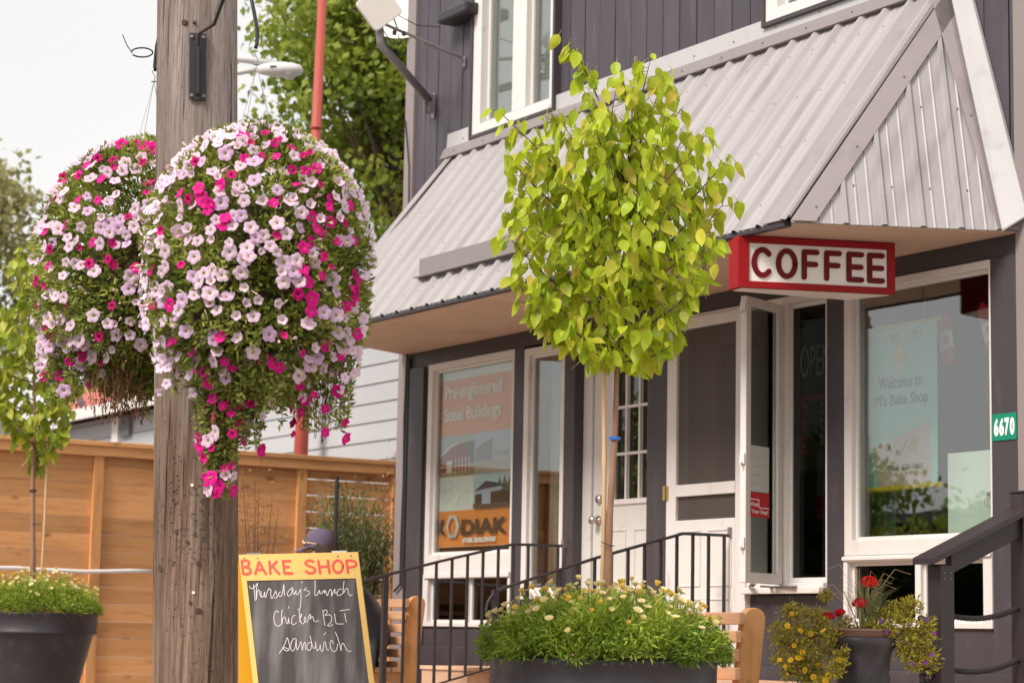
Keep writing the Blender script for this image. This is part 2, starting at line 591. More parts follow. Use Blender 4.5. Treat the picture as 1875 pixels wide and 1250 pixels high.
M['chrome'] = mat('printed_nut_silver', (0.6, 0.6, 0.6), 0.4, var=0.35, vscale=9)


def flat(name, col, rough=0.5):
    return mat(name, col, rough, var=0.04, vscale=5)


# ------------------------------------------------------------------ leaves as geometry
def leaf_cloud(name, P, D, L, W, material, parent=None, tint=None, fold=0.25, kind=None, side=None, curl=0.0):
    """many little folded leaves: P base points, D directions, L lengths, W widths (numpy)"""
    n = len(P)
    D = D / np.maximum(1e-6, np.linalg.norm(D, axis=1, keepdims=True))
    R = rng.normal(size=(n, 3)) if side is None else side
    S = np.cross(D, R)
    S /= np.maximum(1e-6, np.linalg.norm(S, axis=1, keepdims=True))
    N = np.cross(S, D)
    L = np.broadcast_to(L, (n,))[:, None]
    W = np.broadcast_to(W, (n,))[:, None]
    mid = P + D * L * 0.45
    tip = P + D * L - N * L * curl
    v = np.stack([P, mid + S * W / 2 + N * W * fold, tip, mid - S * W / 2 + N * W * fold], axis=1).reshape(-1, 3)
    i = np.arange(n)[:, None] * 4
    f = np.concatenate([i + np.array([0, 1, 2]), i + np.array([0, 2, 3])], axis=1).reshape(-1, 3)
    me = bpy.data.meshes.new(name)
    me.vertices.add(len(v))
    me.vertices.foreach_set('co', v.astype(np.float32).ravel())
    me.loops.add(len(f) * 3)
    me.loops.foreach_set('vertex_index', f.astype(np.int32).ravel())
    me.polygons.add(len(f))
    me.polygons.foreach_set('loop_start', (np.arange(len(f)) * 3).astype(np.int32))
    me.polygons.foreach_set('loop_total', np.full(len(f), 3, dtype=np.int32))
    me.update(calc_edges=True)
    me.materials.append(material)
    t = rng.random(n) if tint is None else tint
    at = me.attributes.new('tint', 'FLOAT', 'FACE')
    at.data.foreach_set('value', np.repeat(t, 2).astype(np.float32))
    o = link(name, me, parent)
    if kind:
        o['kind'] = kind
    return o


def text_mesh(s, size, bold=0.0, extrude=0.001, squeeze=1.0, align='LEFT', spacing=1.0):
    cu = bpy.data.curves.new('lettering', 'FONT')
    cu.body = s
    cu.size = size
    cu.offset = bold
    cu.extrude = extrude
    cu.align_x = align
    cu.space_character = spacing
    cu.resolution_u = 3
    o = bpy.data.objects.new('lettering', cu)
    COL.objects.link(o)
    dg = bpy.context.evaluated_depsgraph_get()
    dg.update()
    me = bpy.data.meshes.new_from_object(o.evaluated_get(dg))
    bpy.data.objects.remove(o)
    bpy.data.curves.remove(cu)
    me.transform(Matrix.Diagonal((squeeze, 1, 1, 1)))
    return me


def wall_text(name, s, x, y, z, size, material, parent, width=None, bold=0.0, height=None, tilt=0.0, align='LEFT', extrude=0.0008):
    """lettering on a surface that faces the street"""
    me = text_mesh(s, size, bold, extrude, align=align)
    xs = [v.co.x for v in me.vertices]
    ys = [v.co.y for v in me.vertices]
    w, h = max(xs) - min(xs), max(ys) - min(ys)
    sx = (width / w) if width else 1
    sy = (height / h) if height else 1
    me.transform(Matrix.Translation((-min(xs) if align == 'LEFT' else 0, -min(ys) if height else 0, 0)))
    me.transform(Matrix.Diagonal((sx, sy, 1, 1)))
    me.transform(Matrix.Translation((x, y, z)) @ Matrix.Rotation(PI / 2, 4, 'X') @ Matrix.Rotation(tilt, 4, 'Z'))
    me.materials.clear()
    me.materials.append(material)
    return link(name, me, parent)

# ================================================================== THE SETTING
tag(MB().box(-90, 60, -60, 60, G - 0.32, G - 0.155).build('ground', M['lawn']), kind='structure')
tag(MB().box(-90, 60, -18, -6.2, G - 0.154, G - 0.12).build('road', M['asphalt']), kind='structure')
pv = MB()
pv.box(-60, 30, -6.0, 8, G - 0.15, G)
tag(pv.build('pavement', M['pavement']), kind='structure')
tag(MB().box(-60, 30, -6.2, -6.0, G - 0.15, G - 0.01).build('kerb', M['kerb'], bevel=0.015), kind='structure')
tag(MB().box(-60, 30, -21, -18, G - 0.15, G).build('far_pavement', M['pavement']), kind='structure')

# ================================================================== CAFE BUILDING
cafe = thing('cafe_building', (3.25, 0, G), 'dark purple-grey shop with ribbed steel awning and board upper wall', 'building')
TH = 0.14


def bxp(name, m, x0, x1, y0, y1, z0, z1, parent=cafe, bevel=0.004):
    return MB().box(x0, x1, y0, y1, z0, z1).build(name, M[m] if isinstance(m, str) else m, parent, bevel=bevel)


# lower front wall, built as piers, aprons and a header that butt together
bxp('header', 'paint', 0.08, 6.49, 0, TH, 2.975, 3.12)
for n_, x0, x1, z0, z1 in (('corner_pier', 0.08, 0.37, G, 2.975), ('pier', 1.596, 1.724, G, 2.975), ('pier', 2.244, 2.37, G, 2.975),
                           ('pier', 3.216, 3.447, G, 2.975), ('pier', 4.985, 5.132, G, 2.975), ('pier', 6.303, 6.49, G, 2.975)):
    bxp(n_, 'paint', x0, x1, -0.012, TH, z0, z1)
bxp('apron_wall', 'paint', 0.37, 1.596, 0, TH, G, 1.005)
bxp('apron_wall', 'paint', 1.724, 2.244, 0, TH, G, 1.20)
bxp('apron_wall', 'paint', 4.27, 4.985, 0, TH, G, 1.215)
bxp('apron_wall', 'paint', 5.132, 6.303, 0, TH, G, 1.03)
bxp('base_trim', 'paint', 0.10, 1.75, -0.03, -0.002, G, 0.86)
bxp('base_trim', 'paint', 4.28, 6.45, -0.03, -0.002, G, 0.80)
bxp('pilaster_trim', 'paint', 0.13, 0.345, -0.038, -0.014, 0.866, 2.96)
# rest of the shell
bxp('side_wall', 'paint', 0.0, 0.078, 0.02, 7, G, 6.4)
bxp('side_wall', 'paint', 6.42, 6.49, TH + .01, 7, G, 6.4)
bxp('back_wall', 'paint', 0.08, 6.41, 6.9, 7, G, 6.4)
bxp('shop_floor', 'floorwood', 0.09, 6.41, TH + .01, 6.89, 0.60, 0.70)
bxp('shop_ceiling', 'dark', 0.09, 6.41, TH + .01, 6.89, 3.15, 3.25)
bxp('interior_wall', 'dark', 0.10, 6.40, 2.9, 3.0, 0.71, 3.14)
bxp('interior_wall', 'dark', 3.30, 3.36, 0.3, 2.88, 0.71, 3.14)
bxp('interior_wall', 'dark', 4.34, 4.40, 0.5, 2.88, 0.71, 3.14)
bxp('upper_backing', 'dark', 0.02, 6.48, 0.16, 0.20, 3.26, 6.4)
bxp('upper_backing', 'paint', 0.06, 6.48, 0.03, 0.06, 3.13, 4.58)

# corner trims and the brown strip at the right-hand end
bxp('corner_trim', 'trimbrown', -0.085, 0.075, -0.02, 0.018, G, 3.10)
bxp('corner_trim', 'trimbrown', -0.075, 0.058, -0.024, 0.018, 3.11, 6.3)
bxp('corner_trim', 'trimbrown', 6.495, 6.62, -0.019, 0.06, G, 6.3)

# upper wall of vertical boards, cut round the two upper windows
uw = [(0.965, 2.115, 4.60, 6.0), (4.43, 5.75, 4.655, 6.0)]
x = 0.02
k = 0
edges = [0.205 + 0.1835 * i for i in range(-1, 36)]
for i in range(len(edges) - 1):
    a, b = max(0.062, edges[i] + 0.004), min(6.485, edges[i + 1] - 0.004)
    if b - a < 0.02:
        continue
    spans = [(3.13, 6.3)]
    for (wx0, wx1, wz0, wz1) in uw:
        if b > wx0 and a < wx1:
            if a < wx0 - 0.02:
                b2 = wx0
                bxp('board', 'board', a, b2, 0.004, 0.028, wz0 - 0.001, wz1, bevel=0.003)
            if b > wx1 + 0.02:
                bxp('board', 'board', wx1, b, 0.004, 0.028, wz0 - 0.001, wz1, bevel=0.003)
            spans = [(3.13, wz0 - 0.002), (wz1 + 0.002, 6.3)]
    for z0, z1 in spans:
        dy = random.uniform(-0.002, 0.002)
        bxp('board', 'board', a, b, 0.004 + dy, 0.028, z0, z1, bevel=0.003)

# light flashing band with window-height step, and taupe apron flashing over the awning
fl = MB()
fl.prism([(0.60, 4.598), (3.95, 4.598), (6.02, 4.598), (5.96, 4.712), (0.615, 4.712)], (0, -0.035, 0), (1, 0, 0), (0, 0, 1), (0, 0.036, 0))
fl.build('flashing_band', M['flash'], cafe, bevel=0.003)
fl = MB()
fl.prism([(0.53, 4.525), (6.03, 4.525), (6.02, 4.596), (0.595, 4.596)], (0, -0.055, 0), (1, 0, 0), (0, 0, 1), (0, 0.055, 0))
fl.build('apron_flashing', M['flashtaupe'], cafe, bevel=0.003)

# ---- windows
def window(outer, depth=(0.0, 0.09), proud=0.012, stiles=(0.07, 0.07, 0.07, 0.07), mull=(), rails=(), glass='glass', frame='whitewood', name='window'):
    """part: outer frame; sub-parts: pane(s), mullions. stiles = left, right, bottom, top widths"""
    x0, x1, z0, z1 = outer
    l_, r_, b_, t_ = stiles
    y0, y1 = -proud, depth[1]
    m = MB()
    m.box(x0, x0 + l_, y0, y1, z0, z1)
    m.box(x1 - r_, x1, y0, y1, z0, z1)
    m.box(x0 + l_, x1 - r_, y0, y1, z0, z0 + b_)
    m.box(x0 + l_, x1 - r_, y0, y1, z1 - t_, z1)
    w = m.build(name, M[frame], cafe, bevel=0.004)
    xs = [x0 + l_] + [v for q in mull for v in q] + [x1 - r_]
    for a, b in mull:
        MB().box(a, b, y0 + 0.015, y1 - .01, z0 + b_, z1 - t_).build('mullion', M[frame], w, bevel=0.004)
    for i in range(0, len(xs), 2):
        a, b = xs[i], xs[i + 1]
        s = MB()
        e = 0.02
        s.box(a, a + e, 0.018, 0.05, z0 + b_, z1 - t_).box(b - e, b, 0.018, 0.05, z0 + b_, z1 - t_)
        s.box(a + e, b - e, 0.018, 0.05, z0 + b_, z0 + b_ + e).box(a + e, b - e, 0.018, 0.05, z1 - t_ - e, z1 - t_)
        s.build('sash', M['white'], w, bevel=0.002)
        MB().box(a + e, b - e, 0.034, 0.040, z0 + b_ + e, z1 - t_ - e).build('pane', M[glass], w)
    return w


# left shop window with slider below it
w1 = window((0.372, 1.594, 1.39, 2.972), stiles=(0.065, 0.025, 0.145, 0.05))
w2 = window((0.372, 1.594, 1.007, 1.388), stiles=(0.075, 0.03, 0.03, 0.012), mull=((0.985, 1.01),), glass='glassdim', proud=0.018)
MB().box(0.40, 1.594, -0.03, -0.019, 1.36, 1.395).build('drip_moulding', M['white'], w2, bevel=0.003)
# narrow window
w3 = window((1.726, 2.242, 1.202, 2.955), stiles=(0.06, 0.045, 0.06, 0.05), glass='glassbright')
# big right window and slider below
w4 = window((5.134, 6.301, 1.432, 2.972), stiles=(0.065, 0.012, 0.085, 0.045), glass='glassbright')
w5 = window((5.134, 6.301, 1.032, 1.430), stiles=(0.035, 0.065, 0.03, 0.035), mull=((5.705, 5.75),), glass='glassdim', proud=0.02)
MB().box(5.134, 6.301, -0.032, -0.021, 1.405, 1.425).build('drip_moulding', M['white'], w5, bevel=0.003)
# upper windows
def upper_window(x0, x1, z0, z1, mulls):
    w = window((x0, x1, z0, z1), stiles=(0.11, 0.05, 0.07, 0.08), mull=mulls, proud=0.046, frame='white', glass='glassbright')
    m = MB()
    m.box(x0 - 0.028, x0 - 0.001, -0.060, 0.02, z0 - 0.03, z1 + 0.03)
    m.box(x1 + 0.001, x1 + 0.026, -0.060, 0.02, z0 - 0.03, z1 + 0.03)
    m.box(x0 - 0.001, x1 + 0.001, -0.060, 0.02, z0 - 0.03, z0 - 0.001)
    m.build('casing', M['paint'], w, bevel=0.003)
    MB().box(x0 + .05, x1 - .05, 0.10, 0.11, z0 + .03, z1 - .03).build('roller_blind', M['blind'], w)
    return w


M['blind'] = mat('grey_white_blind', (0.42, 0.40, 0.39), 0.8, var=0.06)
upper_window(0.99, 2.09, 4.628, 6.0, ((1.52, 1.70),))
upper_window(4.455, 5.72, 4.685, 6.0, ((5.05, 5.2),))

# ---- white panelled door, recessed
door = MB()
DY = 0.078
door.box(2.48, 2.715, DY, DY + 0.045, 0.72, 2.90).box(3.16, 3.34, DY, DY + 0.045, 0.72, 2.90)
door.box(2.715, 3.16, DY, DY + 0.045, 2.79, 2.90).box(2.715, 3.16, DY, DY + 0.045, 0.72, 1.835)
white_door = door.build('white_door', M['doorwhite'], cafe, bevel=0.004)
m = MB()
m.box(2.345, 2.369, 0.142, 0.155, 0.72, 2.975)
m.build('door_recess_side', M['paint'], cafe)
m = MB()
m.box(2.372, 2.476, 0.062, 0.155, 0.70, 2.972).box(3.342, 3.44, 0.08, 0.155, 0.70, 2.972).box(2.476, 3.342, 0.062, 0.155, 2.91, 2.972)
m.build('door_frame', M['doorwhite'], cafe, bevel=0.004)
mt = MB()
for xx in (2.862, 3.012):
    mt.box(xx - 0.009, xx + 0.009, DY - 0.006, DY + 0.02, 1.855, 2.77)
for zz in (2.155, 2.465):
    mt.box(2.735, 3.14, DY - 0.004, DY + 0.02, zz - 0.009, zz + 0.009)
mt.build('muntin', M['white'], white_door)
fr_ = MB()
fr_.box(2.70, 2.735, DY - 0.014, DY + 0.01, 1.82, 2.80).box(3.14, 3.175, DY - 0.014, DY + 0.01, 1.82, 2.80).box(2.735, 3.14, DY - 0.014, DY + 0.01, 1.82, 1.855).box(2.735, 3.14, DY - 0.014, DY + 0.01, 2.77, 2.80)
fr_.build('glazing_frame', M['white'], white_door, bevel=0.004)
for xa, xb in ((2.735, 2.853), (2.871, 3.003), (3.021, 3.14)):
    for za, zb in ((1.855, 2.146), (2.164, 2.456), (2.474, 2.77)):
        MB().box(xa, xb, DY + 0.02, DY + 0.026, za, zb).build('pane', M['glass'], white_door)
for xa, xb in ((2.66, 2.87), (2.96, 3.20)):
    for za, zb in ((0.85, 1.2), (1.3, 1.66)):
        m = MB()
        e = 0.014
        m.box(xa, xb, DY - 0.006, DY + 0.001, za, za + e).box(xa, xb, DY - 0.006, DY + 0.001, zb - e, zb)
        m.box(xa, xa + e, DY - 0.006, DY + 0.001, za + e, zb - e).box(xb - e, xb, DY - 0.006, DY + 0.001, za + e, zb - e)
        m.build('panel_moulding', M['doorwhite'], white_door, bevel=0.003)
kn = MB()
kn.lathe([(0.0, 0.0), (0.033, 0.0), (0.034, 0.008), (0.014, 0.014), (0.012, 0.03), (0.022, 0.038), (0.030, 0.052), (0.028, 0.066), (0.016, 0.075), (0, 0.077)], n=20)
me = kn.mesh('door_knob', M['nickel'], True)
link('door_knob', me, white_door, Matrix.Translation((2.553, DY, 1.725)) @ Matrix.Rotation(PI / 2, 4, 'X'))
kn = MB()
kn.lathe([(0, 0), (0.03, 0), (0.03, 0.01), (0.024, 0.022), (0.0, 0.024)], n=20)
link('deadbolt', kn.mesh('deadbolt', M['nickel'], True), white_door, Matrix.Translation((2.560, DY, 1.865)) @ Matrix.Rotation(PI / 2, 4, 'X'))

# ---- screen door
m = MB()
SY = -0.03
m.box(3.455, 3.556, SY, SY + 0.035, 0.73, 2.955).box(4.158, 4.20, SY, SY + 0.035, 0.73, 2.955)
m.box(3.556, 4.158, SY, SY + 0.035, 2.885, 2.955).box(3.556, 4.158, SY, SY + 0.035, 0.73, 1.683)
sdoor = m.build('screen_door', M['whitewood'], cafe, bevel=0.004)
MB().box(3.556, 4.158, SY - 0.004, SY + 0.03, 1.832, 1.905).build('cross_rail', M['whitewood'], sdoor, bevel=0.003)
MB().box(3.556, 4.158, SY + 0.02, SY + 0.022, 1.683, 2.885).build('screen', M['screen'], sdoor)
for xa, xb in ((3.58, 3.82), (3.89, 4.13)):
    for za, zb in ((1.27, 1.62), (0.82, 1.20)):
        m = MB()
        e = 0.012
        m.box(xa, xb, SY - 0.006, SY, za, za + e).box(xa, xb, SY - 0.006, SY, zb - e, zb)
        m.box(xa, xa + e, SY - 0.006, SY, za + e, zb - e).box(xb - e, xb, SY - 0.006, SY, za + e, zb - e)
        m.build('panel_moulding', M['whitewood'], sdoor, bevel=0.003)
for zz in (2.78, 1.86, 0.95):
    m = MB()
    m.box(3.425, 3.448, SY - 0.006, SY - 0.001, zz - 0.045, zz + 0.045).box(3.457, 3.482, SY - 0.006, SY - 0.001, zz - 0.045, zz + 0.045)
    m.tube([(3.4525, SY - 0.012, zz - 0.047), (3.4525, SY - 0.012, zz + 0.047)], 0.007, 8)
    m.build('hinge', M['brass'], sdoor)
# inner door seen through the screen
m = MB()
m.box(3.50, 3.72, 0.16, 0.20, 0.72, 2.93).box(3.98, 4.2, 0.16, 0.20, 0.72, 2.93).box(3.72, 3.98, 0.16, 0.20, 2.78, 2.93).box(3.72, 3.98, 0.16, 0.20, 0.72, 1.82)
m.build('inner_door', M['inner'] if 'inner' in M else flat('inner_door_brown', (0.10, 0.075, 0.06)), cafe, bevel=0.004)
bxp('door_jamb', 'whitewood', 4.202, 4.27, -0.04, TH, 0.72, 2.972)
bxp('door_jamb', 'whitewood', 3.4485, 3.454, -0.02, TH, 0.72, 2.972)
bxp('door_head', 'whitewood', 3.456, 4.20, -0.02, TH, 2.957, 2.974)

# ---- casement: fixed light on the right, sash swung open on the left
m = MB()
m.box(4.272, 4.31, -0.03, 0.10, 1.25, 2.973).box(4.972, 4.983, 0.0, 0.10, 1.25, 2.973).box(4.31, 4.972, -0.03, 0.10, 2.93, 2.973)
m.box(4.31, 4.972, -0.03, 0.10, 1.25, 1.285).box(4.595, 4.635, -0.028, 0.08, 1.285, 2.93)
cw = m.build('casement_window', M['white'], cafe, bevel=0.004)
MB().box(4.272, 4.99, -0.075, -0.032, 1.222, 1.258).build('window_sill', M['whitewood'], cw, bevel=0.005)
m = MB()
m.box(4.636, 4.655, 0, 0.03, 1.286, 2.929).box(4.958, 4.971, 0, 0.03, 1.286, 2.929).box(4.655, 4.958, 0, 0.03, 2.90, 2.929).box(4.655, 4.958, 0, 0.03, 1.286, 1.315)
m.build('fixed_sash', M['white'], cw, bevel=0.003)
MB().box(4.655, 4.958, 0.012, 0.018, 1.315, 2.90).build('pane', M['glassdark'] if 'glassdark' in M else M['glassdim'], cw)
ang = math.radians(-69)
dv = V((math.cos(ang), math.sin(ang), 0))
nv = V((-dv.y, dv.x, 0))
h0 = V((4.60, -0.045, 0))
wS = 0.42
def sashbox(mb, s0, s1, z0, z1, t=0.02):
    c = h0 + dv * (s0 + s1) / 2 + V((0, 0, (z0 + z1) / 2))
    mb.obox(c, dv * (s1 - s0) / 2, nv * t, V((0, 0, (z1 - z0) / 2)))
m = MB()
sashbox(m, 0, 0.05, 1.275, 2.925)
sashbox(m, wS - 0.055, wS, 1.275, 2.925)
sashbox(m, 0.05, wS - 0.055, 2.87, 2.925)
sashbox(m, 0.05, wS - 0.055, 1.275, 1.335)
os_ = m.build('open_sash', M['white'], cw, bevel=0.004)
m = MB()
sashbox(m, 0.05, wS - 0.055, 1.335, 2.87, 0.003)
m.build('open_sash_pane', M['glassdim'], cw)
m = MB()
m.bar((4.35, -0.06, 1.265), h0 + dv * 0.30 + V((0, 0, 1.268)), 0.03, 0.008)
m.bar((4.55, -0.06, 1.262), h0 + dv * 0.20 + V((0, 0, 1.262)), 0.025, 0.006)
m.bar((4.45, -0.05, 1.262), (4.80, -0.09, 1.262), 0.03, 0.008)
m.build('crank_arm', M['galv'], cw)
for zz in (2.86, 1.98, 1.50):
    m = MB()
    c = h0 + dv * (wS + 0.006) + V((0, 0, zz))
    m.obox(c, dv * 0.006, nv * 0.016, V((0, 0, 0.03)))
    m.obox(c + dv * 0.012 - V((0, 0, 0.03)), dv * 0.01, nv * 0.004, V((0, 0, 0.01)))
    m.build('latch_keeper', M['white'], cw)

# ---- the awning: steel roof on a hipped frame
TL, TR = V((0.60, 0, 4.52)), V((5.99, 0, 4.52))
FL_, FR_ = V((0.46, -1.09, 3.10)), V((5.965, -1.09, 3.10))
BL, BR = V((-0.02, 0, 3.10)), V((6.50, 0, 3.10))
awning = MB()
m = MB()
# closed core below the sheets
c_in = 0.02
tl, tr = TL - V((0, 0, .03)), TR - V((0, 0, .03))
fl2, fr2 = FL_ + V((0.02, 0.03, 0)), FR_ + V((-0.02, 0.03, 0))
bl2, br2 = BL + V((0.03, 0, 0)), BR + V((-0.03, 0, 0))
m.add([tl, tr, fl2, fr2, bl2, br2], [(0, 1, 3, 2), (0, 2, 4), (1, 5, 3), (2, 3, 5, 4), (0, 4, 5, 1)])
awn = m.build('awning', M['paint'], cafe)
# soffit boards under it
for a, b in ((0.0, 0.333), (0.333, 0.667), (0.667, 1.0)):
    def sp(t, y):
        e0 = BL.lerp(FL_, y)
        e1 = BR.lerp(FR_, y)
        return e0.lerp(e1, t)
    g_ = 0.0004
    p = [sp(a + g_, 0.0), sp(b - g_, 0.0), sp(b - g_, 0.975), sp(a + g_, 0.975)]
    m = MB()
    m.add([q + V((0, 0, -0.002)) for q in p] + [q + V((0, 0, -0.014)) for q in p], [(0, 1, 2, 3), (7, 6, 5, 4), (0, 4, 5, 1), (1, 5, 6, 2), (2, 6, 7, 3), (3, 7, 4, 0)])
    m.build('soffit_panel', M['soffit'], awn, fix=True)

slope = (FL_ - TL)
slope = V((0, -1.09, -1.42))
sl = slope.length
sdn = slope.normalized()                          # down the roof
snr = V((0, -1.42, 1.09)).normalized()            # outward normal
def roof_sheet(x0, x1):
    """ribbed sheet: trapezoid major ribs every 0.2045 m with a low pair of minor ribs between"""
    prof = []
    k0 = math.floor((x0 - 0.415) / 0.2045)
    k1 = math.ceil((x1 - 0.415) / 0.2045)
    for k in range(k0, k1 + 1):
        c = 0.415 + 0.2045 * k
        prof += [(c - 0.030, 0.0), (c - 0.011, 0.026), (c + 0.011, 0.026), (c + 0.030, 0.0)]
        for mnr in (0.068, 0.137):
            prof += [(c + mnr - 0.010, 0.0), (c + mnr - 0.004, 0.0028), (c + mnr + 0.004, 0.0028), (c + mnr + 0.010, 0.0)]
    pr = [q for q in prof if x0 < q[0] < x1]
    def hgt(xx):
        for i in range(len(prof) - 1):
            if prof[i][0] <= xx <= prof[i + 1][0]:
                t = (xx - prof[i][0]) / (prof[i + 1][0] - prof[i][0])
                return prof[i][1] * (1 - t) + prof[i + 1][1] * t
        return 0
    pr = [(x0, hgt(x0))] + pr + [(x1, hgt(x1))]
    m = MB()
    vs = []
    for (xx, hh) in pr:
        # clip against the hips at the two ends
        t0 = 0.0
        tb = 1.008
        if xx < TL.x:
            t0 = (TL.x - xx) / (TL.x - FL_.x)
        if xx > TR.x:
            t0 = 1.0
        top = V((xx, 0, 4.52)) + slope * t0
        bot = V((xx, 0, 4.52)) + slope * tb
        for q in (top, bot):
            vs.append(q + snr * (hh + 0.012))
        for q in (top, bot):
            vs.append(q + snr * (hh + 0.009))
    n = len(pr)
    fs = []
    for i in range(n - 1):
        a, b = 4 * i, 4 * (i + 1)
        fs += [(a, b, b + 1, a + 1), (a + 2, a + 3, b + 3, b + 2), (a + 1, b + 1, b + 3, a + 3), (a, a + 2, b + 2, b)]
    m.add(vs, fs)
    return m


xs = [0.47]
while xs[-1] < 5.95:
    xs.append(min(5.955, (0.415 + 0.2045 * 4 * len(xs)) + 0.035))
for a, b in zip(xs[:-1], xs[1:]):
    if b - a > 0.05:
        roof_sheet(a, b - 0.001).build('roof_sheet', M['metalroof'], awn)
# dark closure behind the open rib ends at the eave
m = MB()
m.box(FL_.x + 0.03, FR_.x - 0.03, -1.108, -1.06, 3.078, 3.107)
m.build('eave_closure', M['black'], awn)
# hip ends
def hip_end(F, T, B, sgn, name):
    e1 = (T - F)
    up = (T - (F + B) / 2)
    base = (B - F)
    n = base.cross(e1)
    n.normalize()
    if n.x * sgn < 0:
        n = -n
    bd = base.normalized()
    L = base.length
    # ribs follow the slope line at right angles to the base
    perp = e1 - bd * e1.dot(bd)
    H = perp.length
    perp.normalize()
    tx = e1.dot(bd)                                  # apex position along the base
    m = MB()
    prof = []
    c = 0.085
    while c < L + 0.1:
        prof += [(c - 0.022, 0.0), (c - 0.010, 0.018), (c + 0.010, 0.018), (c + 0.022, 0.0)]
        for mn in (0.068, 0.137):
            prof += [(c + mn - 0.008, 0.0), (c + mn - 0.003, 0.004), (c + mn + 0.003, 0.004), (c + mn + 0.008, 0.0)]
        c += 0.2045
    prof = [(0.0, 0.0)] + [q for q in prof if 0 < q[0] < L] + [(L, 0.0)]
    if not any(abs(q[0] - tx) < 1e-4 for q in prof):
        prof.append((tx, 0.0))
        prof.sort()
    vs, fs = [], []
    for s_, h_ in prof:
        hh = H * (s_ / tx if s_ <= tx else (L - s_) / (L - tx))
        hh = max(hh, 0.0)
        b0 = F + bd * s_ + n * (h_ + 0.010) - perp * 0.012
        t0 = F + bd * s_ + perp * hh + n * (h_ + 0.010)
        vs += [t0, b0, t0 - n * 0.003, b0 - n * 0.003]
    for i in range(len(prof) - 1):
        a, b = 4 * i, 4 * i + 4
        fs += [(a, b, b + 1, a + 1), (a + 2, a + 3, b + 3, b + 2), (a + 1, b + 1, b + 3, a + 3)]
    m.add(vs, fs)
    m.build(name, M['metalroof'], awn)
    return n, bd, perp, L, H, tx


hn, hb, hp, hL, hH, htx = hip_end(FR_, TR, BR, 1, 'hip_end_sheet')
hip_end(FL_, TL, BL, -1, 'hip_end_sheet')
# hip cap flashing on the right: one leaf on the front slope, one on the end
def strip_on(o, a, b, nrm, w, side, name, m_='flashtaupe', t=0.004, lift=0.03, ext=0.0):
    d = (b - a).normalized()
    s_ = nrm.cross(d).normalized() * side
    m = MB()
    A, B_ = a - d * ext, b + d * ext
    kk = -(s_.z * w) / d.z
    q = [A, B_, B_ + s_ * w + d * kk, A + s_ * w + d * kk]
    m.add([v + nrm * lift for v in q] + [v + nrm * (lift - t) for v in q], [(0, 1, 2, 3), (7, 6, 5, 4), (0, 4, 5, 1), (1, 5, 6, 2), (2, 6, 7, 3), (3, 7, 4, 0)])
    return m.build(name, M[m_], awn)


strip_on(0, FR_ - (TR - FR_).normalized() * 0.012, TR, snr, 0.19, 1, 'hip_flashing')
strip_on(0, FR_ - (TR - FR_).normalized() * 0.012, TR + V((0, 0, 0.0)), hn, 0.11, -1, 'hip_flashing')
# dark joint along the hip
m = MB()
m.tube([FR_ + (snr + hn) * 0.013 + V((0, 0, 0.01)), TR + (snr + hn) * 0.013], 0.010, 6)
m.build('hip_joint', M['galv'], awn)
strip_on(0, BR - (TR - BR).normalized() * 0.012, TR, hn, 0.12, 1, 'end_flashing', ext=0)
m = MB()
dq = (TR - BR)
m.prism([(0, 0), (0.0, 1)], BR, V((1, 0, 0)), dq, V((0, -0.04, 0))) if False else None
q0, q1 = BR + V((0.012, 0, -0.01)), TR + V((0.012, 0, 0.16))
perpw = V((dq.z, 0, -dq.x)).normalized()
m = MB()
m.add([q0 + V((0, -0.13, 0)), q1 + V((0, -0.04, 0)), q1 + perpw * 0.11 + V((0, -0.02, 0)), q0 + perpw * 0.075 + V((0, -0.02, 0.05)),
       q0 + V((0, -0.128, -0.012)), q1 + V((-.006, -0.035, -.012)), q1 + perpw * 0.11 + V((0, -0.001, 0)), q0 + perpw * 0.075 + V((0, -0.001, 0.05))],
      [(0, 1, 2, 3), (7, 6, 5, 4), (0, 4, 5, 1), (1, 5, 6, 2), (2, 6, 7, 3), (3, 7, 4, 0)])
m.build('wall_flashing', M['flash'], awn)
strip_on(0, FL_ - (TL - FL_).normalized() * 0.012, TL, snr, 0.10, -1, 'hip_flashing', lift=0.034)
# snow guard plate
m = MB()
m.box(1.80, 3.55, -0.925, -0.915, 3.362, 3.49).box(1.80, 3.55, -0.975, -0.925, 3.352, 3.362)
m.build('snow_guard', M['guard'], awn)
# screws: rows of small hex heads
m = MB()
def dot(c, n, r=0.0062, h=0.004):
    n = V(n).normalized()
    a = n.orthogonal().normalized()
    b = n.cross(a)
    vs = [V(c) + (a * math.cos(PI / 3 * i) + b * math.sin(PI / 3 * i)) * r for i in range(6)]
    vs += [v + n * h for v in vs]
    m.add(vs, [(5, 4, 3, 2, 1, 0), (6, 7, 8, 9, 10, 11)] + [(i, (i + 1) % 6, (i + 1) % 6 + 6, i + 6) for i in range(6)])


for t in (0.10, 0.36, 0.62, 0.90):
    for k in range(0, 28):
        xx = 0.415 + 0.2045 * k + 0.034 + 0.035
        if 0.6 < xx < 5.8:
            dot(V((xx, 0, 4.52)) + slope * t + snr * 0.012, snr)
for xx in np.arange(0.75, 5.9, 0.41):
    dot((xx, -0.055, 4.56), (0, -1, 0))
    dot((xx + 0.1, -0.035, 4.64), (0, -1, 0))
for xx in np.arange(1.9, 3.5, 0.22):
    dot((xx, -0.95, 3.362), (0, 0, 1), 0.007)
d_ = (TR - FR_)
for t in (0.05, 0.30, 0.60, 0.93):
    dot(FR_ + d_ * t + (hb * 0.085) + hn * 0.03, hn)
d_ = (TR - BR)
for t in (0.04, 0.45):
    dot(BR + d_ * t - hb * 0.09 + hn * 0.03, hn)
for t in (0.30, 0.62):
    dot(BR + d_ * t + V((0.06, -0.03, 0.04)), (0, -1, 0))
